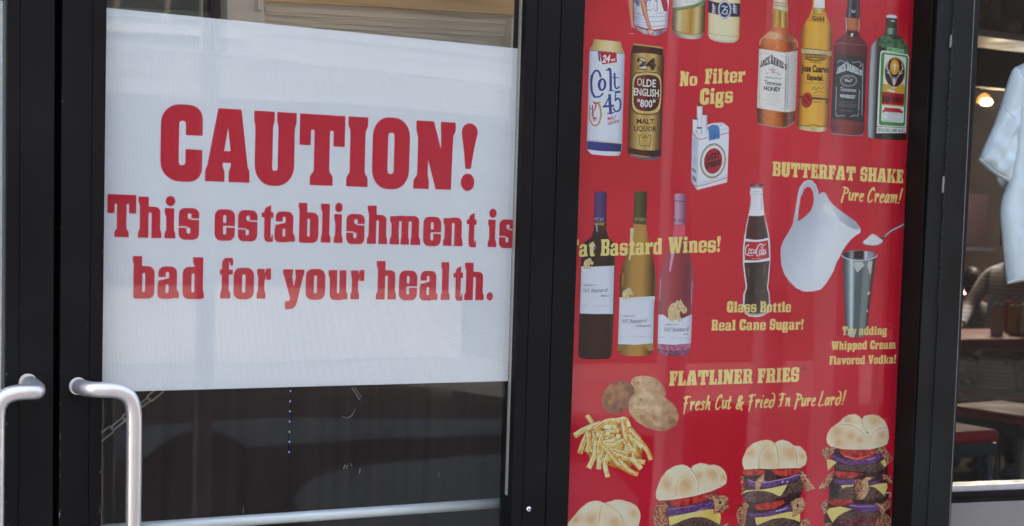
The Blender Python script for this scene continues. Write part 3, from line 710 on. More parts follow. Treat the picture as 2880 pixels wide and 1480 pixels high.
clip_m = pbr('worn_metal_clip', (.24, .235, .23), .5, .2, .2, 40)
for ya, yb_ in ((98, 134), (496, 543)):
    x0_ = e(ya) - 3; x1_ = e(yb_) - 3.5
    MB().pix([(x0_, ya), (x0_ + 1.9, ya + 3), (x1_ + 2.1, yb_ - 3), (x1_ + .5, yb_), (x1_ - .5, yb_ - 5), (x0_ - 1, ya + 7)], -.0578, -.052).build('metal_clip', clip_m, RP)
thin = MB(); thin.pix([(2756.3, T0), (2758.2, T0), (2650.3, B0), (2648.6, B0)], -.0562, -.02); thin.build('post_edge', pbr('worn_bright_edge', (.16, .16, .16), .4, .3, .2, 30), RP)

# --- poster window: the glass and gasket
PW = thing('poster_window', 'tall fixed window pane in a thin frame covered inside by the red menu poster', 'window', P(2100, 1480, 0))
MB().pix([(1640, T0), (2640, T0), (2520, B0), (1575, B0)], 0, .006).build('glass_pane', M['glass'], PW)
strip(MB(), edge(2591.5, 2521), edge(2600, 2529.5), -.009, .02).build('glazing_gasket', M['seal'], PW)
strip(MB(), edge(2588.6, 2518.5), edge(2590.6, 2520), -.002, .0).build('gasket_lip', M['frame_brown'], PW)
MB().box(P(1640, 1480, 0).x, P(2640, 1480, 0).x, -.02, .028, .02, .26).build('sill_rail', M['frame'], PW, bevel=.001)

# --- right window
RW = thing('shop_window', 'large clear shop window right of the thick post with a bright metal sill', 'window', P(2800, 1480, 0))
MB().pix([(2700, T0), (4300, T0), (4100, 1240), (2640, 1376)], 0, .006).build('glass_pane', M['glass2'], RW)
sill_m = pbr('weathered_aluminium_sill', (.42, .44, .45), .4, .5, .2, 30, .1)
MB().prism([P(2640, 1369.5, -.004), P(3500, 1336, -.004), P(3500, 1352, -.004), P(2640, 1386, -.004)], Vector((0, .05, 0))).build('sill', sill_m, RW)
MB().prism([P(2640, 1386.8, -.012), P(3500, 1352.6, -.012), P(3500, 1370, -.012), P(2640, 1404, -.012)], Vector((0, .05, 0))).build('frame', M['frame'], RW)
MB().prism([P(2640, 1404.8, -.016), P(3500, 1371, -.016), P(3500, 1386, -.016), P(2640, 1419, -.016)], Vector((0, .05, 0))).build('frame', M['frame'], RW)
stem_m = pbr('grey_beige_render', (.19, .182, .165), .85, 0, .12, 5, .4)
sw = MB(); sw.prism([P(2640, 1418.5, -.022), P(3900, 1369, -.022), P(3900, 2600, -.022), P(2640, 2600, -.022)], Vector((0, .07, 0)))
tag(sw.build('low_wall', stem_m), 'smooth greyish beige low wall under the clear shop window on the far right', 'wall')

# --- the caution notice
CS = thing('caution_sign', 'large white perforated window sign lettered in red: CAUTION! This establishment is bad for your health.', 'sign', P(860, 1090, .009))
film = [(298, 22), (1473, 138.5), (1441.5, 1071.5), (283, 1103.5)]
MB().pix(film, .009, .0092).build('film_sheet', M['film'], CS)
def bigline(letters, base, Hf, name='lettering'):
    pc = Pic()
    for ch, xa, xb in letters:
        xm = (xa + xb) / 2; gw = G[ch][0]
        pc._gl(ch, xa, xb, xa, xb, base(xa), base(xb), Hf(xa), Hf(xb), '#a01020', 0)
    return letter_parts(pc, 'letter', .0084, M['ink'], CS)
bigline([('C', 451.8, 569.5), ('A', 577.9, 704), ('U', 713.5, 832.4), ('T', 842, 969), ('I', 976, 1035.6), ('O', 1047.5, 1152), ('N', 1165, 1279), ('!', 1297, 1341)],
        lambda x: 504.5 + .0405 * (x - 452) - .0000055*(x-452)**2, lambda x: 209 - .0262 * (x - 510))
bigline([('T', 301.9, 382.8), ('h', 388.5, 455), ('i', 462, 495.6), ('s', 502.7, 562), ('e', 604, 661), ('s', 669.7, 725.4), ('t', 735.9, 768.5), ('a', 773, 831.5), ('b', 839.6, 896), ('l', 902, 931), ('i', 939, 965.6), ('s', 974.7, 1027), ('h', 1033, 1090), ('m', 1097, 1183), ('e', 1190.7, 1241), ('n', 1247, 1302), ('t', 1312.5, 1340), ('i', 1372, 1398), ('s', 1404.5, 1452)],
        lambda x: 667.3 + .0265 * (x - 340), lambda x: 120 - .0128 * (x - 340))
bigline([('b', 373, 435), ('a', 443, 505), ('d', 513.6, 575.5), ('f', 618, 655.5), ('o', 657, 714.5), ('r', 723, 762), ('y', 796, 856), ('o', 860, 915), ('u', 923.8, 978.5), ('r', 987, 1025), ('h', 1058.4, 1115), ('e', 1122.6, 1173.6), ('a', 1180.7, 1233), ('l', 1240, 1266), ('t', 1275, 1302), ('h', 1306.8, 1361.5), ('.', 1370, 1387.7)],
        lambda x: 838 + .0068 * (x - 400), lambda x: 121 - .0138 * (x - 400))
# film on the left leaf
LS = MB(); LS.pix([(-280, -20), (16.5, 3), (7.5, 1128), (-280, 1126)], .009, .0092)
tag(LS.build('window_film', M['film']), 'sliver of white perforated film on the left door leaf at the photo edge', 'window film')

# --- chain and string of tiny lights behind the door glass
CH = thing('chain', 'slack chain of long dull steel links inside the door glass behind the handle', 'chain', P(360, 1170, .05))
a3, b3 = P(276, 1237, .05), P(452, 1096, .05); nl = 5
for i in range(nl):
    p0 = a3.lerp(b3, i / nl); p1 = a3.lerp(b3, (i + 1.12) / nl); L = (p1 - p0).length; d = (p1 - p0).normalized()
    flat = Vector((0, 1, 0)); sd = d.cross(flat).normalized()
    ax = sd if i % 2 == 0 else (sd * .35 + flat * .9).normalized()
    hw = .0062; path = []
    for k in range(25):
        t_ = k / 24 * 2 * math.pi
        cx_ = math.cos(t_); cy_ = math.sin(t_)
        e_ = (L/2 - hw) * (1 if cx_ > 0 else -1) * min(1, abs(cx_)*3) + hw * cx_
        path.append(p0.lerp(p1, .5) + d * e_ + ax * hw * max(-1, min(1, cy_ * 1.25)))
    MB().tube(path, .0016, 8, caps=False).build('link', M['chain'], CH, smooth=True)
LSg = thing('light_string', 'vertical string of tiny bluish lights glowing inside the right door below the notice', 'string lights', P(813, 1272, .3))
blue = emis('tiny_blue_light', (.35, .45, 1.0), .10)
MB().tube([P(818, 1060, .3), P(812, 1285, .3)], .0006, 6).build('wire', M['gap'], LSg)
for x, y in ((817, 1100), (816, 1129), (815.2, 1157.5), (814.5, 1186), (814, 1215), (813.4, 1243), (813, 1272)):
    c = P(x, y, .297); MB().lathe((c.x, c.y, c.z), [(.0002, -.0016), (.0013, -.0012), (.0017, 0), (.0013, .0012), (.0002, .0016)], 10).build('bulb', blue, LSg, smooth=True)
# hand smears on the glass
sm_m = pbr('dried_smear', (.28, .26, .24), .7, 0, .3, 80)
SMR = MB()
for pts, w_ in (([(990, 1092), (1000, 1106), (1012, 1125)], 1.6), ([(996, 1090), (1006, 1103), (1017, 1118)], .9), ([(962, 1170), (975, 1176), (990, 1168), (999, 1150)], 1.1), ([(966, 1318), (971, 1308)], 1.8), ([(974, 1318), (978, 1308)], 1.8), ([(985, 1303), (990, 1312)], 1.3), ([(1011, 1332), (1013, 1318)], 1.6), ([(684, 1425), (684, 1446)], .9), ([(1233, 1344), (1236, 1330)], .9)):
    for q in quads(pts, w_): SMR.pix(q, -.0004, -.0002)
o = SMR.build('smear_mark', sm_m, RD); o['kind'] = 'stuff'

# --- pale bulkhead added inside for the street reflection, with an ochre blind over it
INB = thing('reflection_backdrop', 'beige moulded bulkhead added behind the door glass in place of the mirrored street above the caution notice', 'backdrop', P(1000, 100, .3))
beige = pbr('beige_painted_wood', (.82, .73, .61), .6, 0, .08, 3); beige2 = pbr('beige_moulding', (.86, .78, .67), .5, 0, .08, 3); offw = pbr('offwhite_post', (.86, .78, .71), .55, 0, .05, 3)
MB().pix([(640, -330), (1620, -330), (1600, 260), (636, 150)], .30, .34).build('panel', beige, INB)
MB().pix([(641, -330), (744, -330), (742, 150), (639, 140)], .285, .30).build('post', offw, INB)
for (ya, yb_, h, Yf, mt) in ((20, 66, 12, .294, beige2), (38, 82, 3, .2965, beige), (68, 108, 4, .296, beige2), (56, 97, 2.5, .2972, beige)):
    MB().pix([(746, ya), (1600, yb_), (1600, yb_ + h), (746, ya + h)], Yf, .30).build('moulding', mt, INB)
MB().pix([(1440, 50), (1446, 50), (1440, 180), (1434, 180)], .27, .30).build('moulding', beige2, INB)
MB().pix([(726, -10), (738, -10), (738, 28), (726, 28)], .262, .284).build('bracket', beige2, INB)
och = pbr('ochre_reflection_cloth', (.84, .50, .20), .8, 0, .12, 2.2)
tag(MB().pix([(746, -300), (1620, -300), (1600, 50), (746, 2)], .275, .285).build('ochre_reflection_sheet', och), 'ochre cloth blind added inside the right door in place of the orange mirrored above the notice', 'sheet')  # cloth added to stand in for the orange of the street reflection
grn = pbr('grey_green_panel', (.16, .165, .15), .6, 0, .15, 3)
LP = thing('dark_reflection_panel', 'dim grey green framed panel added inside the door glass for the dark mirrored window above the left end of the notice', 'panel', P(450, 60, .4))  # added panel, stands in for the dark end of the street reflection
MB().pix([(240, 16), (660, 36), (660, 160), (240, 120)], .40, .43).build('board', grn, LP)
MB().pix([(240, -330), (660, -330), (660, 34), (240, 14)], .41, .44).build('board', pbr('very_dark_green_panel', (.03, .032, .028), .6, 0, .3, 3), LP)
MB().pix([(300, 40), (660, 56), (660, 60), (300, 43)], .392, .399).build('moulding', beige, LP)
MB().pix([(568, -330), (572, -330), (570, 140), (566, 140)], .385, .399).build('bar', beige, LP)
MB().pix([(603, -330), (632, -330), (630, 140), (602, 140)], .375, .40).build('bar', pbr('mauve_grey_bar', (.17, .15, .15), .6, 0, .1, 3), LP)
# ------------------------------------------------------------------ the red menu poster
PO = thing('menu_poster', 'tall red perforated poster printed with cans, bottles, cream jug, potatoes, fries and stacked burgers', 'poster', P(2080, 1480, .009))
def redbg(x, y):
    n = noise.fractal(Vector((x*.003, y*.0035, 2.0)), .8, 2.0, 2)
    c = mixc('#b81a30', '#c4253b', .5 + n * .9)
    return c
bgp = Pic(); bgp.add([(1640, -30), (2591, -30), (2521, 1500), (1592, 1500)], redbg)
bgp.build('film_sheet', .009, M['pic'], PO, grid=40)
YP, YT = .0086, .0082
C1, C2, C3, C4, C5, C6, C7, C8 = (1740,0,5.5158), (2100,0,3.152), (1620,90,3.5786), (1880,170,3.3958), (1600,520,2.6478), (2040,430,4.0125), (1980,700,3.6774), (1600,1020,3.1415)
Q1, Q2, Q7 = (1590,1280,5.2571), (2060,1140,3.894), (2330,600,3.312)
def done(pc, name, label=None, grid=0, Y=YP):
    o = pc.build(name, Y, M['pic'], PO, grid=grid)
    if label: o['label'] = label
    return o
def HG(T, stops, a0, b0, a1, b1, y0, y1, nz=0, ns=.1):
    ox, oy, k = T
    return hgrad(stops, ox+a0/k, ox+b0/k, ox+a1/k, ox+b1/k, oy+y0/k, oy+y1/k, nz, ns)
def X(T, x): return T[0] + x / T[2]
def Yp(T, y): return T[1] + y / T[2]
def txt(pc, T, body, x0, x1, ya, yb, h, col, **k):      # in crop coordinates
    if 'arch' in k: k['arch'] /= T[2]
    if 'Hb' in k: k['Hb'] /= T[2]
    return pc.text(body, X(T, x0), X(T, x1), Yp(T, ya), Yp(T, yb), h / T[2], col, **k)
def slb(pc, T, body, x0, x1, ya, yb, h, hb, col, **k):
    if 'arch' in k: k['arch'] /= T[2]
    return pc.slab(body, X(T, x0), X(T, x1), Yp(T, ya), Yp(T, yb), h / T[2], hb / T[2], col, **k)
def ellp(cx_, cy_, rx, ry, rot=0, n=26):
    c, s_ = math.cos(math.radians(rot)), math.sin(math.radians(rot))
    return [(cx_ + rx*math.cos(a)*c - ry*math.sin(a)*s_, cy_ + rx*math.cos(a)*s_ + ry*math.sin(a)*c) for a in [2*math.pi*i/n for i in range(n)]]

# --- beer can with legs in front (top left)
p = Pic().crop(*C1)
p.add([(232,-40),(778,-40),(757,430),(742,468),(640,545),(545,554),(400,528),(285,465),(247,400)], HG(C1, [(0,'#8f9aa6'),(.25,'#cfd3d6'),(.6,'#e4e3da'),(.9,'#d0d0d0'),(1,'#8a8f98')], 235, 775, 247, 745, 0, 500))
p.add([(247,385),(420,440),(560,462),(757,424),(750,444),(565,486),(400,462),(250,404)], '#b01c2c')
p.add([(250,404),(400,462),(565,486),(750,444),(742,468),(640,545),(545,554),(400,528),(285,465)], HG(C1, [(0,'#6d7478'),(.3,'#b3b8b6'),(.45,'#5a6266'),(.6,'#a8a8ac'),(.8,'#5f6a80'),(1,'#9a9ca4')], 250, 745, 285, 740, 400, 540, .3, .3))
p.add([(640,-40),(740,-40),(762,80),(757,180),(700,170)], '#b3222f')
p.add([(757,-40),(778,-40),(772,150),(762,60)], '#dfe3e6')
for (x, y) in ((715,60),(745,120),(700,120),(735,20)): p.add(ellp(x, y, 16, 14, 20, 6), '#3f4f8c')
p.slab('24', X(C1,425), X(C1,612), Yp(C1,158), Yp(C1,172), 160/C1[2], 160/C1[2], '#23408a')
p.slab('24', X(C1,438), X(C1,600), Yp(C1,148), Yp(C1,162), 136/C1[2], 136/C1[2], '#dfe2e6')
for i, (y, a, b) in enumerate(((200,590,700),(215,235,350),(250,470,755),(268,240,380),(325,470,755),(300,240,400),(345,250,430),(385,255,440),(400,500,752))):
    for k in range(int((b-a)/22)):
        x = a + k*22; yy = y + 26*math.sin((x-235)/540*3.14) - 10 + random.uniform(-4,4)
        p.stroke([(x, yy), (x+8, yy-9), (x+16, yy+3)], 5, '#5a6aa0')
p.stroke([(285,215),(340,240),(380,232)], 10, '#c25a60')
p.add([(232,-40),(318,-40),(330,30),(322,110),(270,60),(236,40)], '#6d7f92')
p.stroke([(262,0),(290,60),(282,100)], 12, '#2a3340')
# legs
p.add([(140,-40),(222,-40),(228,90),(222,200),(228,300),(236,380),(236,430),(200,440),(186,380),(178,290),(160,170),(138,60)], HG(C1, [(0,'#a2644e'),(.5,'#d29a80'),(1,'#a5654e')], 140, 228, 190, 236, 0, 430))
p.add([(322,-40),(405,-40),(432,60),(440,160),(470,300),(498,400),(520,470),(500,500),(470,500),(450,440),(415,320),(370,200),(345,90)], HG(C1, [(0,'#a5684f'),(.5,'#d8a288'),(1,'#9c5f49')], 322, 410, 470, 520, 0, 490))
p.add([(176,455),(196,432),(240,430),(248,460),(232,490),(236,520),(180,525),(166,505)], '#a8303c'); p.stroke([(170,520),(234,524)], 8, '#d9b0a8'); p.stroke([(244,330),(250,400),(240,450)], 5, '#d8d0cc')
p.add([(455,470),(520,465),(540,490),(520,515),(510,550),(498,548),(470,510)], '#d3a898'); p.stroke([(490,500),(535,480)], 9, '#d8d4d0')
done(p, 'can_print', 'white beer can print with bare legs in front, cut by the top edge', grid=3)
# --- gold can
p = Pic().crop(*C1)
p.add([(842,-40),(1352,-40),(1333,500),(1318,540),(1270,592),(1180,610),(1080,606),(960,582),(890,548),(835,490),(828,440)], HG(C1, [(0,'#3c3a26'),(.08,'#6b6238'),(.2,'#c9bc95'),(.34,'#c2a262'),(.48,'#bf9c5a'),(.54,'#a8813a'),(.62,'#b48c40'),(.75,'#cdb98c'),(.9,'#7c6836'),(1,'#39301c')], 840, 1350, 830, 1333, 0, 520, .08, .2))
p.add([(842,-40),(1352,-40),(1345,30),(1180,80),(1000,110),(850,130),(836,120)], HG(C1, [(0,'#8c8f88'),(.3,'#d9d9d2'),(.7,'#c9cbc2'),(1,'#7a7d74')], 842, 1352, 842, 1352, 0, 100, .15, .1))
p.add([(850,120),(1000,104),(1180,70),(1345,10),(1340,62),(1180,118),(1000,150),(852,166)], '#46632c')
for k in range(15):
    x = 900 + k*29; y = 134 - (x-880)*.13 - max(0, x-1100)*.07; p.stroke([(x, y+14), (x+4, y-14)], 7, '#c9cfa0')
p.add([(836,440),(900,505),(1060,548),(1200,556),(1333,500),(1318,540),(1270,592),(1180,610),(1080,606),(960,582),(890,548),(835,490)], HG(C1, [(0,'#4f4c3c'),(.3,'#a8a696'),(.6,'#c4c4bc'),(.85,'#9b9c94'),(1,'#55544c')], 836, 1330, 836, 1330, 400, 600, .2, .3))
p.add([(828,440),(900,495),(1060,535),(1200,545),(1333,500),(1330,470),(1200,530),(1060,520),(900,480),(828,400)], HG(C1, [(0,'#3a351f'),(.3,'#a8894a'),(.7,'#b79a5c'),(1,'#4a3c1c')], 836, 1330, 836, 1330, 400, 600))
done(p, 'can_print', 'gold beer can print with a green band', grid=3)
# --- cream can with navy band
p = Pic().crop(*C1)
p.add([(1396,-40),(1893,-40),(1872,590),(1830,640),(1780,665),(1650,668),(1480,635),(1415,600),(1382,545)], HG(C1, [(0,'#a88a60'),(.06,'#d8c59c'),(.3,'#e0d2ac'),(.7,'#ddd0aa'),(.93,'#cdb98a'),(1,'#9c7f52')], 1396, 1893, 1382, 1872, 0, 600))
p.add([(1392,8),(1520,40),(1640,52),(1760,52),(1888,55),(1884,262),(1760,262),(1640,250),(1520,225),(1386,192)], '#22264a')
p.add([(1415,585),(1520,625),(1650,640),(1780,632),(1850,610),(1830,640),(1780,665),(1650,668),(1480,640)], '#b4b2aa')
p.add(ellp(1645, 150, 106, 152), '#c9c4b0'); p.add(ellp(1645, 150, 100, 145), '#7e86a0'); p.add(ellp(1645, 150, 92, 136), '#d2cdbb'); p.add(ellp(1645, 152, 82, 118), '#1f3763')
for pts in ([(1600,110),(1630,90),(1660,120),(1690,100)], [(1620,170),(1650,150),(1690,170),(1670,200)], [(1600,200),(1640,220),(1690,215)], [(1655,110),(1640,150),(1610,190)]): p.stroke(pts, 14, '#c4cbd6')
for x0 in (1440, 1765):
    for j in range(4): p.stroke([(x0+random.uniform(0,20), 60+j*36), (x0+40, 80+j*36), (x0+10, 95+j*34), (x0+66, 105+j*33)], 10, '#c9c9d2')
txt(p, C1, 'BREWED AND CANNED BY THE ORIGINAL RECIPE', 1392, 1850, 530, 590, 16, '#3a3a40', arch=-10)
done(p, 'can_print', 'cream beer can print with a navy band and oval crest', grid=3)

# --- white tall can with blue lettering
p = Pic().crop(*C3)
p.add([(185,72),(450,100),(460,120),(458,150),(486,215),(489,240),(462,1180),(448,1225),(425,1246),(300,1246),(160,1232),(118,1195),(108,1160),(135,240),(140,180),(172,120),(175,90)], HG(C3, [(0,'#a3aab8'),(.08,'#c9cdd4'),(.4,'#d3d6da'),(.85,'#c6ccd4'),(1,'#9aa4b4')], 136, 489, 108, 462, 230, 1180))
p.add([(185,72),(450,100),(460,120),(458,150),(480,213),(380,206),(250,192),(142,184),(172,120),(175,90)], HG(C3, [(0,'#a88a50'),(.3,'#d2bc86'),(.6,'#dccb9c'),(1,'#a68a54')], 172, 470, 140, 480, 80, 210))
p.add([(142,184),(250,192),(380,206),(482,216),(480,222),(380,212),(250,198),(140,190)], '#3b4d7c')
p.add([(220,192),(238,194),(245,290),(236,302),(226,270)], '#27407c'); p.add([(238,198),(408,212),(412,305),(262,328)], '#b0202e')
txt(p, C3, '24', 262, 340, 308, 302, 76, '#dfe2e6', bold=.04, shear=.15); txt(p, C3, 'oz', 352, 396, 296, 288, 34, '#d8dce2', bold=.03)
blu = '#27467f'
# large serif-like lettering as strokes with tapering widths
for pts, w0, w1 in (([(246,452),(236,410),(205,388),(172,420),(156,500),(160,590),(190,650),(240,650),(272,618)], 20, 16), ([(158,440),(153,520),(160,600),(186,655)], 22, 24),
                    ([(322,382),(345,386),(350,590)], 22, 26), ([(388,420),(392,540),(408,570),(438,552)], 20, 14), ([(366,456),(432,462)], 10, 9), ([(300,386),(330,384)], 9, 9), ([(332,594),(384,590)], 10, 10)):
    p.stroke(pts, w0, blu, w1)
p.add(ellp(262, 530, 44, 66, 4), blu); p.add(ellp(264, 530, 17, 46, 4), '#c9cfd6')
p.stroke([(342,640),(284,752)], 14, blu); p.stroke([(276,752),(378,742)], 22, blu); p.stroke([(338,636),(348,820)], 30, blu); p.stroke([(318,822),(382,812)], 12, blu)
p.stroke([(398,606),(440,602)], 22, blu); p.stroke([(400,606),(396,690)], 14, blu); p.stroke([(394,690),(424,668),(446,700),(448,752),(430,792),(396,800),(378,770)], 20, blu, 16)
gold = '#b48c3c'
p.stroke([(142,740),(134,820),(146,900),(186,944),(228,920),(250,850),(248,780),(228,720)], 12, gold, 20); p.stroke([(206,712),(246,708)], 12, gold)
for pts in ([(176,705),(200,730),(190,780),(160,820),(182,870),(206,860)], [(168,740),(166,790),(178,840)], [(180,712),(222,722)], [(165,780),(140,770)], [(186,860),(206,890)], [(178,870),(182,902)]): p.stroke(pts, 14, '#a8323a', 8)
txt(p, C3, 'MALT', 318, 404, 892, 872, 34, '#a8303c', bold=.03); txt(p, C3, 'LIQUOR', 322, 440, 936, 912, 34, '#a8303c', bold=.03)
p.add([(112,1086),(240,1098),(460,1118),(459,1126),(240,1108),(112,1096)], '#b4b09a')
p.add([(112,1098),(240,1110),(459,1128),(454,1206),(240,1200),(110,1180)], HG(C3, [(0,'#24427c'),(.5,'#1c3f86'),(1,'#1a2c52')], 112, 459, 112, 459, 0, 1))
done(p, 'can_print', 'tall white can print lettered Colt 45 in blue', grid=4)

# --- gold and brown tall can
p = Pic().crop(*C3)
goldst = [(0,'#2c200e'),(.07,'#6e5426'),(.18,'#a07e42'),(.34,'#c4a86c'),(.5,'#b08f52'),(.7,'#c2a870'),(.83,'#8e6e38'),(.94,'#4c3818'),(1,'#20170a')]
p.add([(580,116),(868,152),(876,170),(879,232),(887,262),(858,1200),(850,1262),(800,1286),(700,1284),(580,1262),(524,1232),(518,1180),(551,232),(560,200),(573,140)], HG(C3, goldst, 551, 887, 518, 858, 232, 1200, .07, .4))
brn = HG(C3, [(0,'#1c0c0a'),(.3,'#4a1c20'),(.5,'#5a2429'),(.68,'#2a1110'),(1,'#180b09')], 560, 880, 520, 858, 100, 1200)
p.add([(576,130),(700,140),(870,170),(876,240),(790,222),(680,212),(556,214),(560,196)], brn)
p.add([(580,116),(868,152),(874,170),(720,148),(576,132)], '#b59a58')
p.add([(521,1158),(640,1186),(760,1194),(860,1186),(856,1255),(760,1258),(640,1244),(520,1218)], brn)
p.add([(560,1240),(700,1262),(850,1254),(800,1286),(700,1288),(600,1270)], '#5c5c66')
txt(p, C3, '24', 614, 806, 366, 382, 112, '#4a2a18', bold=.06); txt(p, C3, '24', 622, 798, 360, 376, 98, '#e3ddd0', bold=.04); txt(p, C3, 'OZ', 812, 850, 382, 384, 28, '#4a3018', bold=.02)
p.add([tuple(q) for q in [(590,415),(660,402),(760,402),(830,418),(866,470),(868,620),(858,760),(820,820),(740,838),(640,830),(580,800),(556,740),(556,600),(562,470)]], '#3a1712', 3)
p.add([(600,422),(680,408),(760,410),(825,425),(856,475),(858,620),(848,755),(812,812),(740,828),(640,820),(590,792),(566,740),(566,600),(572,475)], '#c8ae74', 3)
for i in range(40):
    a = 2*math.pi*i/40; x = 711 + 148*max(-1,min(1,1.25*math.cos(a))); y = 617 + 212*max(-1,min(1,1.25*math.sin(a))); p.stroke([(x, y), (711+(x-711)*.93, 617+(y-617)*.93)], 6, '#6a4a22')
p.add([(610,448),(690,432),(770,436),(820,455),(846,510),(846,620),(836,720),(800,778),(730,800),(650,792),(602,765),(580,710),(580,610),(586,500)], HG(C3, [(0,'#5f2227'),(.4,'#7a2e33'),(.55,'#3c1a19'),(1,'#48201f')], 580, 846, 580, 846, 0, 1), 3)
wh = '#d8d2cc'
txt(p, C3, 'O', 616, 664, 540, 545, 84, wh, bold=.0); txt(p, C3, 'LDE', 672, 804, 548, 556, 78, wh, bold=.02); txt(p, C3, 'ENGLISH', 582, 834, 636, 654, 76, wh, bold=.02)
txt(p, C3, '"800"', 618, 798, 752, 760, 76, wh, bold=.02); txt(p, C3, 'BRAND', 770, 832, 678, 684, 16, '#8c6a64')
txt(p, C3, 'MALT', 612, 788, 922, 930, 54, '#3a1c14', bold=.02); txt(p, C3, 'LIQUOR', 584, 810, 994, 1004, 54, '#3a1c14', bold=.02)
for seg in ([(632,1040),(660,1040),(668,1064),(684,1068),(694,1042),(704,1062),(720,1064),(732,1040),(756,1044)], [(632,1040),(646,1144)], [(756,1044),(742,1150)], [(646,1144),(742,1150)]): p.stroke(seg, 6, '#3a1c14')
done(p, 'can_print', 'tall gold and dark brown malt liquor can print', grid=3.5)

# --- four spirit bottles
p = Pic().crop(*C2)
amb = [(0,'#6b3418'),(.12,'#b06a34'),(.3,'#c4703a'),(.5,'#d0824a'),(.72,'#a84e26'),(.8,'#6a2a16'),(.92,'#9a5c34'),(1,'#7a4a30')]
p.add([(240,-20),(356,-20),(368,70),(366,240),(382,290),(440,345),(456,400),(446,600),(432,1050),(425,1080),(350,1128),(250,1122),(110,1100),(90,1070),(90,960),(108,440),(114,360),(140,320),(210,270),(228,240),(228,80)], HG(C2, amb, 112, 455, 90, 430, 350, 1080, .35, .09))
p.add([(232,60),(366,72),(366,240),(300,252),(228,236)], HG(C2, [(0,'#8c6a2c'),(.3,'#c9a450'),(.5,'#8d6824'),(.65,'#d8bc6c'),(.85,'#7a541c'),(1,'#a8843c')], 228, 366, 228, 366, 0, 1, .35, .3))
p.add([(240,-20),(356,-20),(368,84),(366,106),(300,88),(232,76)], HG(C2, [(0,'#b49c80'),(.5,'#dccfb8'),(1,'#a89276')], 232, 366, 232, 366, 0, 1, .2, .4))
for y in (20, 44): p.stroke([(244, y), (300, y+8), (356, y+18)], 7, '#8c7258')
p.add([(150,320),(210,278),(300,300),(380,300),(425,345),(440,380),(300,350),(160,345)], HG(C2, [(0,'#c98a60'),(.4,'#d6a684'),(.7,'#8a4a28'),(1,'#b47a54')], 150, 440, 150, 440, 0, 1, .4, .2))
p.stroke([(118,400),(122,360),(160,325)], 10, '#c9a08a'); p.stroke([(452,420),(448,380),(430,350)], 9, '#c4977c')
p.add([(110,432),(200,446),(340,470),(345,466),(452,452),(432,966),(425,985),(380,998),(345,996),(200,975),(92,956)], HG(C2, [(0,'#c9c2b8'),(.1,'#d9d3ca'),(.68,'#dcd7ce'),(.74,'#b8b2aa'),(.78,'#ccc6bd'),(1,'#a8a29a')], 110, 452, 92, 432, 440, 980))
p.stroke([(350,470),(338,990)], 4, '#8c8680')
for y in range(500, 960, 34): p.stroke([(378, y), (438 - (y-500)*.03, y-14)], 4, '#a8a098')
p.stroke([(372,520),(362,960)], 8, '#7c9cb8', 8)
dk = '#2a211c'
slb(p, C2, 'JACK', 122, 208, 598, 570, 50, 78, dk, gap=4); slb(p, C2, "DANIEL'S", 214, 358, 566, 622, 82, 46, dk, gap=4)
for pts in ([(200,610),(235,625),(262,615)], [(235,600),(238,660)], [(216,640),(262,642)], [(170,660),(200,645)], [(270,650),(300,665)]): p.stroke(pts, 9, '#b08468', 5)
txt(p, C2, 'ORIGINAL RECIPE', 158, 308, 690, 706, 14, '#6a5a50', bold=.02); txt(p, C2, 'Tennessee', 154, 306, 748, 764, 40, '#3a2f28', bold=.02, shear=.15)
txt(p, C2, 'HONEY', 152, 304, 800, 814, 38, dk, bold=.04)
for y, a, b in ((836,160,290),(862,180,285),(884,136,320),(904,190,300),(925,180,270)):
    txt(p, C2, 'ABCDEFG HIJKLM'[:int((b-a)/12)] if False else 'lllilliliiilillil'[:max(5, int((b-a)/9))], a, b, y, y+12, 9, '#a09488')
for pts in ([(120,480),(160,470),(210,490)], [(300,492),(345,505),(356,530)], [(112,900),(118,940),(150,950)], [(300,965),(330,960),(345,940)], [(118,560),(112,880)], [(352,560),(344,900)]): p.stroke(pts, 4, '#a89c90')
p.add([(92,960),(200,978),(345,998),(425,985),(432,1050),(425,1080),(350,1128),(250,1122),(110,1100),(90,1070)], HG(C2, [(0,'#4a2a20'),(.12,'#7a4a30'),(.2,'#b87038'),(.45,'#c4783a'),(.62,'#a85a28'),(.72,'#5a3020'),(.85,'#8a6a58'),(1,'#4a3024')], 92, 430, 92, 430, 0, 1, .4, .15))
p.stroke([(104,1096),(200,1118),(340,1130),(420,1086)], 10, '#9a8878')
done(p, 'bottle_print', 'amber square whiskey bottle print with a white label', grid=3.2)

p = Pic().crop(*C2)
yel = [(0,'#5c3c14'),(.06,'#9c6c20'),(.18,'#d09a3c'),(.5,'#e0ae50'),(.8,'#cf9a3c'),(.93,'#8c6420'),(1,'#4c3410')]
p.add([(590,-20),(694,-20),(694,90),(722,170),(752,240),(760,330),(752,500),(726,1120),(710,1160),(640,1172),(540,1162),(460,1145),(447,1110),(452,1000),(484,430),(482,300),(510,215),(558,140),(582,70)], HG(C2, yel, 484, 760, 450, 728, 300, 1120, .07, .06))
p.add([(600,-20),(690,-20),(690,74),(640,70),(598,66)], '#dcdfe2')
p.add([(584,66),(692,78),(700,110),(640,124),(590,118)], HG(C2, [(0,'#8a6426'),(.5,'#d6bc7c'),(1,'#7c5620')], 584, 700, 584, 700, 0, 1, .3, .2))
p.add([(560,124),(640,124),(704,134),(720,205),(640,196),(548,184)], '#cf9a44'); 
for seg in ([(560,124),(640,124),(704,134)], [(704,134),(720,205)], [(720,205),(640,196),(548,184)], [(548,184),(560,124)]): p.stroke(seg, 4, '#8c5c18')
txt(p, C2, 'Gold', 578, 688, 180, 188, 44, '#3a2a14', bold=.03)
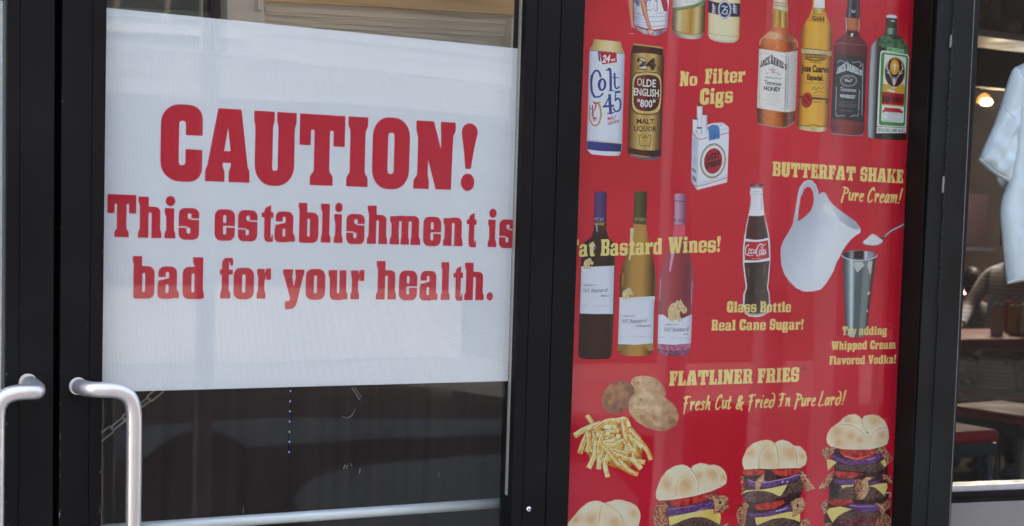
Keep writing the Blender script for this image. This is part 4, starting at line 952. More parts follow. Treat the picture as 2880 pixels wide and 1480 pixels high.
p.add([(484,430),(560,440),(752,456),(752,496),(640,490),(484,468)], HG(C2, [(0,'#b4a078'),(.5,'#d0c09a'),(1,'#a08a5c')], 484, 752, 484, 752, 0, 1, .3, .3))
p.add([(484,430),(560,440),(640,446),(752,456),(752,450),(640,438),(484,424)], '#7a5a28')
for x in range(520, 706, 24): p.add(ellp(x+8, 494+.06*(x-520), 17, 22), '#6e5424'); p.add(ellp(x+8, 494+.06*(x-520), 8, 11), '#b08c44')
p.stroke([(520,520),(600,535),(690,530)], 14, '#6e5424')
txt(p, C2, 'Tradicion', 560, 660, 556, 562, 18, '#8a3c20', bold=.03)
txt(p, C2, 'Jose Cuervo', 486, 728, 632, 646, 62, '#2a2018', bold=.05); txt(p, C2, 'Especial.', 536, 682, 706, 716, 48, '#2a2018', bold=.05)
for y, a, b in ((742,512,690),(852,590,685)): txt(p, C2, 'HECHO EN MEXICO DESDE', a, b, y, y+8, 12, '#8a5c28')
p.stroke([(580,800),(600,770),(610,800),(640,775),(660,790),(690,770)], 5, '#5a4420'); p.stroke([(590,830),(640,810),(686,826)], 4, '#5a4420')
p.add([(462,850),(560,858),(740,876),(732,892),(560,878),(458,868)], '#5c3c20'); p.add([(590,890),(668,898),(668,916),(590,910)], '#c9a860'); txt(p, C2, 'RESERVA', 594, 666, 912, 914, 16, '#3a2a18')
p.add([(700,878),(722,880),(722,925),(702,922)], '#5a4420')
p.add(ellp(534, 888, 50, 68, 8), '#8c2420'); p.add(ellp(532, 884, 42, 58, 8), '#a83028'); p.add(ellp(532, 884, 26, 38, 8), '#7c1c1a'); p.stroke([(520,860),(532,884),(545,905)], 8, '#b8503c')
p.add([(460,1110),(560,1130),(640,1134),(716,1126),(710,1160),(640,1172),(540,1162),(460,1145)], HG(C2, [(0,'#8c7448'),(.2,'#cfc09a'),(.5,'#b8a474'),(.8,'#d8ccb0'),(1,'#7a6034')], 460, 716, 460, 716, 0, 1, .3, .2))
p.stroke([(470,1112),(540,1118),(590,1104),(640,1120),(712,1116)], 7, '#6a4214')
done(p, 'bottle_print', 'golden tequila bottle print with a wax seal', grid=3.5)

p = Pic().crop(*C2)
p.add([(895,-20),(1003,-20),(1004,80),(1002,200),(992,290),(1010,330),(1066,392),(1072,440),(1062,600),(1040,1150),(1034,1190),(1000,1212),(900,1208),(780,1198),(752,1180),(742,1130),(745,1080),(776,400),(800,355),(876,295),(872,160),(888,100)], HG(C2, [(0,'#3c181c'),(.08,'#6a343a'),(.5,'#703a3e'),(.92,'#56282c'),(1,'#38161a')], 776, 1072, 744, 1040, 400, 1150, .1, .1))
p.add([(895,-20),(1003,-20),(1003,165),(940,158),(874,150),(888,100)], HG(C2, [(0,'#1c2a2c'),(.2,'#2c3c40'),(.28,'#8a9a9c'),(.36,'#26363a'),(.7,'#1c2a2c'),(.85,'#50605f'),(1,'#161e1e')], 890, 1003, 876, 1003, 0, 160))
txt(p, C2, 'No.7', 928, 968, 110, 116, 24, '#c9cccc', bold=.04)
p.add([(882,156),(1000,168),(994,275),(940,268),(884,260)], HG(C2, [(0,'#8c5c44'),(.2,'#b4764c'),(.6,'#b8784c'),(1,'#7c4a34')], 882, 1000, 882, 1000, 0, 1)); p.stroke([(880,160),(884,280)], 5, '#d6c4b8'); p.stroke([(1000,168),(994,280)], 5, '#cdb8ac')
p.add([(886,280),(990,292),(976,322),(900,318)], '#2c2426'); p.add([(926,296),(950,296),(934,330),(920,314)], '#d2d2d6')
p.stroke([(782,396),(840,380),(900,392)], 4, '#b08088'); p.stroke([(900,392),(1066,404)], 4, '#a47078')
p.add([(780,484),(900,492),(1062,512),(1038,1075),(1034,1082),(900,1064),(752,1050),(750,1040)], HG(C2, [(0,'#1c2a2d'),(.12,'#2b3b3f'),(.5,'#2a3a3d'),(.88,'#24343a'),(.94,'#1a2428'),(1,'#10181a')], 780, 1062, 752, 1038, 484, 1075))
wl = '#c2c6c6'
slb(p, C2, 'JACK', 798, 882, 656, 628, 52, 74, wl, gap=4); slb(p, C2, "DANIEL'S", 888, 1020, 626, 672, 74, 46, wl, gap=4)
for q in (ellp(904, 716, 72, 50),): 
    for i in range(26): p.stroke([q[i], q[(i+1) % 26]], 6, '#9ca4a4')
for i in range(26):
    q = ellp(904, 716, 58, 40); p.stroke([q[i], q[(i+1) % 26]], 3, '#8a9292')
txt(p, C2, 'OLD', 888, 922, 690, 692, 14, wl); txt(p, C2, 'No.7', 872, 936, 724, 728, 26, wl, bold=.05)
txt(p, C2, 'Tennessee', 826, 970, 806, 818, 36, wl, bold=.01, shear=.15); txt(p, C2, 'WHISKEY', 826, 966, 864, 876, 30, wl, bold=.05)
for y, a, b in ((908,826,940),(930,812,972),(948,840,955),(984,834,942)): txt(p, C2, 'DISTILLED AND BOTTLED BY', a, b, y, y+8, 11, '#8a9292')
for pts in ([(804,560),(830,536),(870,552),(900,540)], [(930,548),(960,556),(1000,548),(1014,580),(1000,590)], [(790,1000),(800,1030),(850,1024),(870,1034)], [(920,1036),(960,1022),(985,1030),(992,1000)], [(796,770),(788,980)], [(1000,800),(992,980)], [(1030,560),(1022,1020)]): p.stroke(pts, 5, '#a8b0b0')
p.add([(752,1052),(900,1066),(1036,1082),(1036,1150),(1034,1190),(1000,1212),(900,1208),(780,1198),(752,1180),(742,1130)], HG(C2, [(0,'#5c3038'),(.2,'#7a3c42'),(.5,'#8a4840'),(.8,'#6c3036'),(1,'#4c2028')], 750, 1036, 750, 1036, 0, 1, .35, .12))
p.stroke([(752,1182),(850,1196),(1000,1204),(1032,1184)], 10, '#8c8088'); p.stroke([(756,1078),(860,1092),(1034,1100)], 5, '#8a5860')
done(p, 'bottle_print', 'dark square whiskey bottle print with a black label', grid=3.5)

p = Pic().crop(*C2)
p.add([(1240,138),(1270,130),(1310,134),(1334,148),(1332,290),(1336,310),(1390,350),(1432,420),(1448,500),(1440,700),(1418,1235),(1400,1246),(1250,1240),(1120,1232),(1072,1212),(1064,1170),(1090,480),(1100,420),(1150,350),(1222,298),(1232,240)],
      HG(C2, [(0,'#30383a'),(.07,'#a9b0b2'),(.12,'#8a9294'),(.2,'#2a3432'),(.3,'#16241e'),(.5,'#1c3a26'),(.8,'#143020'),(1,'#0c1a14')], 1090, 1448, 1064, 1418, 450, 1235))
p.add([(1222,300),(1300,330),(1390,350),(1432,420),(1446,480),(1240,440),(1170,400),(1180,340)], mott('#16402a', '#4c7c58', .09, 5))
p.add([(1236,240),(1334,240),(1330,310),(1224,302)], HG(C2, [(0,'#243c2c'),(.4,'#8ca48e'),(.7,'#2a5c3c'),(1,'#123020')], 1236, 1334, 1236, 1334, 0, 1))
p.add([(1240,150),(1332,156),(1330,252),(1236,244)], HG(C2, [(0,'#1c3024'),(.5,'#2a4836'),(1,'#101c16')], 1240, 1332, 1240, 1332, 0, 1, .4, .3)); p.stroke([(1282,185),(1310,190)], 8, '#dfe4e2')
p.add([(1240,138),(1270,130),(1310,134),(1334,148),(1330,164),(1240,156)], '#c4cacc')
p.add([(1244,418),(1396,438),(1394,470),(1242,452)], '#8cc48c'); txt(p, C2, 'IMPORTED', 1250, 1392, 448, 466, 24, '#3c7a44', bold=.02)
p.add([(1200,448),(1300,462),(1430,482),(1440,510),(1412,1180),(1152,1182),(1172,700),(1186,470)], '#d2d8d2', 0)
p.add([(1208,462),(1300,474),(1424,494),(1432,520),(1404,1110),(1390,1122),(1180,1110),(1172,1090),(1192,480)], '#4c8a48'); 
p.add([(1222,482),(1300,492),(1408,508),(1414,540),(1398,828),(1206,810)], '#cfd3cc'); p.add([(1206,810),(1398,828),(1392,1080),(1380,1090),(1196,1076),(1192,1060)], '#d4d8d4')
p.add([(1212,740),(1260,752),(1300,790),(1380,745),(1404,760),(1398,830),(1204,812)], '#c89a3c'); p.add([(1230,800),(1268,790),(1320,812),(1300,822)], '#cfd6c0')
p.add(ellp(1314, 640, 92, 134, 2), '#a8842c'); p.add(ellp(1312, 645, 85, 126, 2), '#2a201c'); p.add(ellp(1312, 595, 40, 68, 2), '#d2962c'); p.stroke([(1312,560),(1312,628)], 9, '#e6dcc0'); p.stroke([(1294,580),(1330,582)], 8, '#e6dcc0')
lt = '#b8b4ae'
for pts in ([(1290,690),(1262,650),(1244,600),(1254,556)], [(1262,650),(1240,640)], [(1252,620),(1236,598)], [(1270,664),(1262,620)], [(1328,692),(1358,655),(1380,612),(1374,566)], [(1358,655),(1382,648)], [(1372,628),(1390,606)], [(1350,668),(1356,628)]): p.stroke(pts, 9, lt, 6)
p.add([(1270,672),(1295,684),(1325,686),(1350,680),(1334,704),(1324,740),(1306,776),(1292,742),(1286,706)], '#8c8884'); p.add([(1294,700),(1322,702),(1316,740),(1304,760),(1298,738)], '#c9c5bf')
p.add([(1198,812),(1398,832),(1394,938),(1196,920)], '#9c2424'); p.add([(1196,920),(1394,938),(1394,950),(1196,932)], '#c89a3c')
txt(p, C2, 'J\u00e4germeister', 1206, 1390, 896, 912, 66, '#2a1412', bold=.02)
p.add([(1220,952),(1368,964),(1366,980),(1386,980),(1384,1010),(1352,1000),(1222,990),(1222,998),(1202,998),(1206,976),(1218,976)], '#b03434')
for y, a, b in ((1005,1250,1330),(1022,1212,1370),(1040,1250,1320),(1056,1212,1370),(1074,1205,1372)): txt(p, C2, 'Bitterliqueur imported by', a, b, y, y+4, 11, '#5c5c58')
p.stroke([(1155,1122),(1412,1134)], 5, '#2a2a2a'); txt(p, C2, 'SERVE COLD - KEEP ON ICE', 1162, 1404, 1164, 1174, 28, '#24282a', bold=.02)
p.stroke([(1108,560),(1094,860),(1086,1170)], 26, '#9aa2a4', 14)
done(p, 'bottle_print', 'green herbal liqueur bottle print with a stag emblem label', grid=3.5)

# --- cigarette pack
p = Pic().crop(*C4)
p.add([(228,668),(420,600),(520,594),(578,640),(576,760),(560,1160),(555,1166),(275,1238),(218,1160),(224,800)], '#d0d4da')
p.add([(228,668),(224,800),(218,1160),(275,1238),(290,760)], '#b8bcc6')
p.add([(290,750),(578,690),(560,1160),(275,1238)], HG(C4, [(0,'#d3d6db'),(.6,'#cfd4db'),(1,'#bcc4d0')], 290, 578, 275, 560, 0, 1))
p.stroke([(226,684),(290,752),(380,736)], 7, '#b02838'); p.stroke([(490,712),(578,690)], 7, '#b02838'); p.stroke([(218,1142),(275,1202),(558,1122)], 7, '#b02838')
for x0, y0, x1, y1 in ((272,430,327,690), (320,512,370,694), (231,556,284,690), (268,642,320,706)):
    p.add([(x0,y0),(x1,y0+4),(x1-2,y1),(x0,y1)], HG(C4, [(0,'#b9bdc4'),(.3,'#dfe2e4'),(.8,'#c9ccd0'),(1,'#8f96a2')], x0, x1, x0, x1, 0, 1)); p.add(ellp((x0+x1)/2, y0+3, (x1-x0)/2, 9), '#5c3a22'); p.add(ellp((x0+x1)/2, y0+4, (x1-x0)/2-7, 5), '#8a5a34')
p.stroke([(235,680),(262,672),(280,700)], 5, '#5c6470'); p.stroke([(480,632),(500,626),(514,600)], 5, '#6c7480'); p.stroke([(500,664),(566,650)], 4, '#8a909a')
p.add([(368,642),(420,612),(470,620),(488,650),(492,745),(388,768),(384,680)], '#3f7cab'); p.add([(368,642),(420,612),(470,620),(488,650),(440,660),(386,680)], '#4c7fa6')
for pts in ([(404,726),(416,720),(408,712)], [(440,700),(430,740)], [(440,700),(450,736)], [(432,726),(448,722)], [(470,708),(460,714),(468,724)]): p.stroke(pts, 6, '#274a70')
p.add(ellp(425, 960, 122, 168, 8), '#2c2e2e'); p.add(ellp(425, 960, 117, 162, 8), '#a8a590'); p.add(ellp(426, 960, 104, 146, 8), '#d6d9dc'); p.add(ellp(427, 962, 88, 124, 8), '#a82838')
txt(p, C4, 'LUCKY', 362, 496, 960, 922, 58, '#2a2426', bold=.07, Hb=54); txt(p, C4, 'STRIKE', 352, 498, 1038, 996, 56, '#2a2426', bold=.07, Hb=52); txt(p, C4, '"IT\'S TOASTED"', 384, 470, 1058, 1034, 14, '#6c2430')
txt(p, C4, 'C I G A R E T T E S', 300, 540, 1182, 1118, 16, '#5c646e')
for y in list(range(740, 860, 18)) + list(range(890, 1000, 16)): p.stroke([(230, y), (268, y+26)], 4, '#8a93a4')
for y in (1030, 1046, 1100, 1116, 1130): p.stroke([(226, y), (262, y+28)], 8, '#3c4658')
done(p, 'cigarette_pack_print', grid=4)

# --- wine bottles
def wine(T, outline, stops, caps, capst, labelp, extra, label, seed):
    p = Pic().crop(*T)
    xs = [q[0] for q in outline]; 
    p.add(outline, HG(T, stops[0], *stops[1:], .06, .1))
    p.add(caps, HG(T, capst, min(q[0] for q in caps), max(q[0] for q in caps), min(q[0] for q in caps), max(q[0] for q in caps), 0, 1, .06, .2))
    extra(p)
    p.add(labelp, HG(T, [(0,'#b9bcc4'),(.1,'#cfd2d8'),(.8,'#cdd1d8'),(1,'#b0b5bf')], min(q[0] for q in labelp), max(q[0] for q in labelp), min(q[0] for q in labelp), max(q[0] for q in labelp), 0, 1))
    return p
def hippo(p, x, y, s_):
    c0 = '#cdb98c'
    p.add([(x-46*s_,y+36*s_),(x-48*s_,y-10*s_),(x-30*s_,y-44*s_),(x-6*s_,y-52*s_),(x+4*s_,y-66*s_),(x+16*s_,y-60*s_),(x+26*s_,y-72*s_),(x+32*s_,y-58*s_),(x+46*s_,y-34*s_),(x+62*s_,y-18*s_),(x+58*s_,y+6*s_),(x+40*s_,y+12*s_),(x+26*s_,y-4*s_),(x+18*s_,y+16*s_),(x+34*s_,y+54*s_),(x+12*s_,y+58*s_),(x-4*s_,y+40*s_),(x-14*s_,y+58*s_),(x-34*s_,y+54*s_)], mott('#b8a070', '#d8c8a0', .2, x), 3)
    p.stroke([(x+12*s_,y-48*s_),(x+10*s_,y-26*s_),(x+24*s_,y-10*s_)], 3*s_, '#5c4a2a'); p.stroke([(x+44*s_,y-20*s_),(x+50*s_,y-18*s_)], 4*s_, '#4a3a20'); p.stroke([(x-6*s_,y+10*s_),(x-4*s_,y+40*s_)], 3*s_, '#7a6640')
o1 = [(206,52),(268,52),(282,60),(284,90),(280,130),(278,330),(292,390),(330,430),(344,500),(340,900),(322,1260),(300,1296),(190,1302),(90,1296),(70,1270),(70,1180),(92,560),(96,480),(120,425),(168,388),(186,340),(192,130),(190,70)]
def ex1(p):
    p.add([(150,430),(190,430),(205,470),(180,505),(150,500)], mixc('#1c1614', '#6c86a8', .6)); p.stroke([(206,300),(210,350)], 14, '#8ca0bc', 6); p.add([(192,270),(264,274),(262,302),(190,298)], '#9a8440')
    p.add([(186,272),(266,276),(266,284),(186,282)], '#3a3062')
p = wine(C5, o1, ([(0,'#211a16'),(.3,'#2b201a'),(.6,'#30241e'),(.9,'#241b17'),(1,'#443a34')], 94, 344, 70, 322, 480, 1270), [(206,50),(268,50),(282,60),(284,90),(277,280),(186,275),(192,100),(190,66)], [(0,'#352b55'),(.3,'#54487c'),(.6,'#463a6c'),(1,'#2a2244')],
         [(92,614),(130,608),(180,610),(338,604),(334,760),(328,962),(200,962),(82,958)], ex1, '', 1)
p.add([(92,606),(120,608),(130,626),(156,628),(176,612),(200,608),(338,603),(338,616),(92,620)], '#c4c8d0'); hippo(p, 142, 590, .66)
txt(p, C5, 'FAT BA', 192, 258, 264, 266, 22, '#b0a8c8'); txt(p, C5, 'THIERRY & GUY', 106, 206, 754, 752, 12, '#6a6e78', bold=.02); txt(p, C5, 'FAT', 110, 154, 802, 801, 28, '#4a4c56'); txt(p, C5, 'bastard', 166, 284, 801, 798, 34, '#3c3e48', shear=.2); txt(p, C5, 'MERLOT', 238, 302, 834, 834, 14, '#5c5460', bold=.02); txt(p, C5, '2011      Vin de Pays d\'Oc', 106, 312, 906, 905, 10, '#8a8e98')
done(p, 'bottle_print', 'dark red wine bottle print with a purple cap', grid=4)
o2 = [(500,50),(560,48),(582,56),(584,90),(578,130),(576,300),(590,400),(622,520),(644,640),(650,740),(640,900),(632,1220),(618,1258),(560,1276),(440,1276),(378,1258),(360,1230),(362,1160),(380,800),(380,700),(400,600),(440,490),(468,400),(480,300),(488,130),(486,66)]
def ex2(p):
    p.stroke([(470,330),(462,480),(450,560)], 26, '#c9bc94', 10); p.stroke([(404,660),(398,760)], 10, '#8c7c4a')
    p.add([(478,272),(578,278),(577,298),(478,290)], '#5c542c')
p = wine(C5, o2, ([(0,'#4a3c1c'),(.1,'#7a6430'),(.35,'#a8874a'),(.6,'#b08c4c'),(.82,'#7c6230'),(.94,'#3c3018'),(1,'#6a5a38')], 390, 646, 362, 632, 600, 1230), [(500,50),(560,48),(582,56),(584,90),(578,282),(480,276),(488,130),(486,66)], [(0,'#33331c'),(.3,'#5f5f36'),(.6,'#4a4a28'),(1,'#26260f')],
         [(378,840),(420,836),(450,840),(638,834),(632,960),(626,1180),(500,1192),(366,1186)], ex2, '', 2)
p.add([(366,1186),(440,1190),(400,1222),(362,1240)], '#8c7444'); p.add([(540,1190),(626,1182),(630,1230),(600,1240)], '#9a8450'); hippo(p, 434, 816, .74)
p.add([(378,838),(392,838),(402,856),(440,858),(470,842),(500,836),(640,830),(640,860),(378,868)], '#c8ccd2')
txt(p, C5, 'FAT BASTA', 490, 574, 266, 272, 24, '#a8a884'); txt(p, C5, 'THIERRY & GUY', 396, 496, 984, 982, 12, '#6a6e78', bold=.02); txt(p, C5, 'FAT', 400, 444, 1032, 1030, 30, '#4a4c56'); txt(p, C5, 'bastard', 456, 576, 1030, 1026, 36, '#3c3e48', shear=.2); txt(p, C5, 'CHARDONNAY', 500, 610, 1058, 1058, 14, '#5c6450', bold=.02); txt(p, C5, '2011      Vin de Pays d\'Oc', 392, 610, 1136, 1134, 10, '#8a8e98')
done(p, 'bottle_print', 'golden white wine bottle print with an olive cap', grid=4)
o3 = [(800,66),(840,64),(872,70),(876,100),(868,140),(866,300),(876,400),(900,500),(926,620),(932,740),(918,900),(906,1220),(898,1252),(860,1274),(760,1276),(680,1262),(656,1240),(658,1180),(670,800),(678,700),(700,600),(736,480),(760,400),(778,300),(786,140),(784,76)]
def ex3(p):
    p.stroke([(790,400),(772,520),(752,640)], 34, '#cf98b0', 12); p.add([(786,300),(864,304),(866,384),(820,390),(772,384)], mixc('#d8606e', '#c04c5e', .4)); p.stroke([(684,700),(676,860)], 7, '#b8889c'); p.stroke([(918,720),(912,880)], 7, '#b0809a')
p = wine(C5, o3, ([(0,'#7c464e'),(.1,'#964e56'),(.3,'#a44a50'),(.6,'#8c3c42'),(.85,'#7c383e'),(1,'#8c5a62')], 676, 930, 658, 906, 600, 1230), [(800,66),(840,64),(872,70),(876,100),(868,302),(778,298),(786,140),(784,76)], [(0,'#744c62'),(.25,'#c0a0b0'),(.5,'#ab8498'),(.8,'#845a72'),(1,'#644056')],
         [(666,968),(700,966),(740,996),(780,1004),(850,994),(900,970),(916,966),(908,1180),(780,1192),(662,1184)], ex3, '', 3)
hippo(p, 800, 944, 1.28)
p.stroke([(788,118),(868,128)], 5, '#6a3f58'); p.add([(664,1186),(780,1194),(906,1182),(904,1220),(780,1240),(660,1222)], mott('#8c3c58', '#c48aa0', .2, 3)); p.add([(662,1222),(780,1240),(904,1220),(898,1252),(860,1274),(760,1276),(680,1262)], mott('#4a2434', '#a0708a', .25, 9))
txt(p, C5, 'FAT BASTA', 780, 866, 274, 278, 20, '#5c3450', bold=.02); txt(p, C5, 'THIERRY & GUY', 708, 816, 1048, 1046, 12, '#6a6e78', bold=.02); txt(p, C5, 'FAT', 712, 762, 1094, 1093, 32, '#4a4c56'); txt(p, C5, 'bastard', 774, 886, 1093, 1090, 34, '#3c3e48', shear=.2); txt(p, C5, 'ROSE', 856, 888, 1120, 1119, 14, '#6a5460', bold=.02); txt(p, C5, '2011      Vin de Pays d\'Oc', 680, 900, 1138, 1150, 10, '#8a8e98')
done(p, 'bottle_print', 'pink rose wine bottle print with a mauve cap', grid=4)

# --- cola bottle
K = C6; p = Pic().crop(*K)
def c7(x, y): return ((C7[0] + x / C7[2] - K[0]) * K[2], (C7[1] + y / C7[2] - K[1]) * K[2])
outl = [(290,350),(360,344),(424,352),(434,378),(428,402),(412,420),(424,436),(420,464),(426,540),(434,640),(446,720),(470,820),(492,920),(506,1040),(508,1160)] + [c7(686,132), c7(672,300), c7(660,400), c7(680,470), c7(684,560), c7(664,660), c7(600,696), c7(540,706), c7(470,700), c7(424,670), c7(404,580), c7(408,470), c7(434,400), c7(420,300), c7(402,140)] + [(200,1080),(212,960),(240,800),(262,700),(282,600),(290,500),(280,466),(276,440),(290,420),(278,400),(276,376)]
p.add(outl, HG(K, [(0,'#c9cdd2'),(.08,'#e0e2e4'),(.5,'#d8dadc'),(.92,'#dde0e2'),(1,'#b0b4bc')], 200, 508, 200, 508, 0, 1))
colast = [(0,'#6a4a46'),(.12,'#3a2222'),(.4,'#4c2a2c'),(.6,'#3c2626'),(.85,'#2c2220'),(1,'#6c6258')]
p.add([(266,712),(300,716),(380,716),(440,706),(462,820),(482,920),(488,965),(360,990),(226,968),(240,850),(256,760)], HG(K, colast, 266, 440, 226, 488, 712, 965, .3, .08))
p.add([(222,1240),(360,1236),(500,1218)] + [c7(676,140), c7(662,300), c7(650,400), c7(668,470), c7(672,560), c7(654,650), c7(600,676), c7(540,684), c7(475,680), c7(436,654), c7(418,570), c7(422,470), c7(446,400), c7(434,300), c7(414,150)], HG(K, [(0,'#4a403a'),(.2,'#2e2824'),(.4,'#3a302c'),(.55,'#26211e'),(.7,'#3c342e'),(1,'#544a40')], 210, 500, 210, 500, 0, 1, .5, .06))
p.multi([[c7(424,640), c7(480,668), c7(540,672), c7(600,664), c7(656,636), c7(650,664), c7(600,684), c7(540,692), c7(470,686), c7(430,664)]], '#a89c94')
for a, b in (((540,425),(545,460)), ((582,430),(588,455)), ((588,520),(592,560)), ((620,420),(622,450)), ((460,200),(462,300)), ((626,170),(620,260))): p.stroke([c7(*a), c7(*b)], 7, '#8c847c', 4)
p.add([(276,376),(290,350),(360,344),(424,352),(434,378),(428,404),(350,398),(280,402)], HG(K, [(0,'#3c1620'),(.3,'#7c3848'),(.5,'#a07880'),(.7,'#6c2c3c'),(1,'#30121a')], 276, 434, 276, 434, 0, 1))
for x in range(284, 430, 13): p.stroke([(x, 398), (x+1, 380)], 5, '#c4bcc0')
p.stroke([(300,470),(360,466),(420,472)], 5, '#8a8c90'); p.stroke([(284,430),(300,470),(292,620),(276,706)], 4, '#b0a898'); p.stroke([(404,440),(404,560),(416,640)], 4, '#5c5c60'); p.stroke([(300,440),(360,436),(410,440)], 4, '#8c8c90')
p.add([(266,708),(300,712),(380,712),(440,702),(441,712),(380,724),(300,722),(266,716)], '#6a5c4c')
p.add([(226,972),(350,984),(420,976),(478,960),(486,976),(498,1180),(490,1215),(360,1236),(222,1232),(212,1100)], '#dcdee0'); p.add([(224,1000),(350,1006),(420,998),(482,984),(490,1100),(494,1185),(360,1216),(220,1212),(214,1100)], HG(K, [(0,'#8c2438'),(.2,'#b02434'),(.8,'#b82c38'),(1,'#8c1c2c')], 215, 494, 215, 494, 0, 1))
for pts, w0 in (([(262,1040),(236,1060),(226,1120),(236,1150),(262,1136)], 12), ([(270,1080),(262,1120),(276,1140),(288,1110),(276,1080)], 9), ([(312,1090),(296,1090),(290,1120),(300,1140),(316,1126)], 9), ([(336,1096),(322,1096),(318,1124),(328,1138),(340,1098),(340,1136),(350,1130)], 8), ([(352,1084),(366,1078)], 8),
                ([(420,1040),(396,1030),(366,1060),(350,1120),(360,1164),(388,1150)], 13), ([(392,1096),(382,1130),(394,1150),(408,1120),(396,1096)], 9), ([(424,1140),(412,1150),(414,1080),(430,1050)], 9), ([(436,1090),(428,1130),(440,1148),(456,1092),(456,1140),(470,1130)], 9), ([(396,1030),(430,1044),(458,1026)], 9), ([(236,1150),(276,1160),(322,1158)], 8), ([(400,1060),(430,1100),(420,1140)], 7)):
    p.stroke(pts, w0, '#e0dcda', w0*.6)
txt(p, K, 'coke de mexico', 296, 404, 1202, 1194, 12, '#dccccc')
done(p, 'bottle_print', 'contour cola bottle print with a red label', grid=4)

# --- cream jug
p = Pic().crop(*C6)
def c7b(x, y): return ((C7[0] + x / C7[2] - C6[0]) * C6[2], (C7[1] + y / C7[2] - C6[1]) * C6[2])
def jugc(x, y):
    cx_, cy_ = X(C6, 960), Yp(C6, 1080); u = ((x - cx_) * .80 + (y - cy_) * .6) / 92; v = ((x - cx_) * -.6 + (y - cy_) * .8) / 110
    t = .5 + .42 * math.sin((u + .1) * 2.0) * 1 - .10 * v + .05*noise.noise(Vector((x*.02, y*.02, 1)))
    return mixc('#a4adb6', '#d2d6da', t + .12)
jug = [(1058,480),(1072,456),(1100,444),(1126,450),(1146,480),(1170,530),(1220,590),(1290,650),(1380,710),(1460,770),(1510,830),(1530,872),(1520,905),(1470,935),(1410,985),(1360,1050),(1320,1110),(1290,1180),(1250,1240)] + [c7b(1395,60), c7b(1340,230), c7b(1270,350), c7b(1210,420), c7b(1130,440), c7b(1030,442), c7b(950,402), c7b(880,335), c7b(830,260), c7b(800,170), c7b(795,80)] + [(622,1180),(626,1060),(660,980),(700,920),(740,850),(760,810),(790,640),(812,500),(834,400),(880,330),(930,304),(980,312),(1024,360),(1050,430)]
p.add(jug, jugc, 0)
inner = [(818,778),(826,660),(850,500),(880,420),(920,384),(958,388),(990,440),(1000,520),(990,590),(964,655),(900,720)]
p.gid = p.lay[-1][2]; p._add(p.t(inner), None, p.gid, False)   # open handle
p.add([(1130,560),(1170,560),(1240,620),(1330,680),(1430,745),(1500,820),(1518,860),(1490,868),(1420,850),(1340,800),(1270,755),(1200,720),(1140,680),(1100,630),(1100,590)], lambda x, y: mixc('#cdd2d6', '#95a0aa', (x - X(C6,1150)) / 70))
p.add([(1140,580),(1180,600),(1240,680),(1280,750),(1220,725),(1150,680),(1110,630)], '#d6dadd', 0)
p.stroke([(1100,640),(1180,720),(1290,780),(1400,860),(1500,900)], 9, '#d8dcdf'); p.stroke([(1062,500),(1040,560),(1060,640)], 22, '#b4bcc4', 8)
p.stroke([(862,470),(890,380),(940,350),(985,380),(1020,450)], 18, '#a8b0ba', 10); p.stroke([(800,700),(818,560),(836,460)], 12, '#c9ced4', 8)
done(p, 'jug_print', grid=5)
# --- spoon of sugar
p = Pic().crop(*C6)
p.stroke([(1768,984),(1800,940),(1870,880),(1970,830),(2074,770)], 20, '#6c6a72', 34); p.stroke([(1772,980),(1812,930),(1880,876),(1980,826),(2070,774)], 7, '#d8d4d8', 14); p.stroke([(1755,965),(1780,975),(1790,950)], 18, '#3c3438')
p.add([(1548,1008),(1560,990),(1770,975),(1776,996),(1740,1036),(1680,1054),(1610,1046),(1560,1030)], '#4a464c')
p.add([(1550,1006),(1600,965),(1640,925),(1668,914),(1700,932),(1740,964),(1776,984),(1770,1010),(1720,1040),(1650,1046),(1590,1036),(1556,1022)], mott('#c6cacf', '#dfe0e2', .2, 7))
done(p, 'spoon_print', grid=3)
# --- steel shaker
p = Pic().crop(*Q7)
stl = [(0,'#3c4c50'),(.1,'#5a6a6c'),(.2,'#8a989a'),(.27,'#d9dfe1'),(.32,'#aab4b6'),(.38,'#5c6c6e'),(.6,'#5a6668'),(.66,'#7a8684'),(.84,'#7c8682'),(.92,'#3c4848'),(1,'#20282a')]
p.add([(125,385),(150,360),(230,346),(330,346),(420,362),(452,386),(440,410),(436,480),(404,700),(364,1060),(352,1130),(330,1150),(270,1160),(200,1152),(166,1130),(156,1060),(146,760),(134,420)], HG(Q7, stl, 130, 445, 155, 362, 420, 1080, .06, .1))
p.add([(130,384),(150,362),(230,348),(330,348),(420,364),(448,386),(420,415),(330,432),(230,430),(160,415)], HG(Q7, [(0,'#4c5456'),(.15,'#2c3232'),(.28,'#9aa4a6'),(.36,'#2a3030'),(.62,'#283032'),(.68,'#d4d8da'),(.76,'#8c9496'),(.86,'#9498a8'),(1,'#3c4650')], 130, 448, 130, 448, 0, 1))
p.stroke([(126,392),(150,414),(220,434),(300,440),(380,430),(440,408),(450,388)], 9, '#c9cfd1')
p.add([(234,486),(250,450),(320,452),(334,488),(268,552)], '#c2c2b8'); p.add([(358,490),(372,450),(412,442),(392,580)], '#b8bab2')
p.stroke([(380,730),(376,756),(366,746)], 9, '#e0e4e4'); p.stroke([(366,900),(358,920)], 9, '#dfe3e3'); p.stroke([(392,690),(380,800),(368,900)], 6, '#20282c')
done(p, 'shaker_print', grid=3.5)

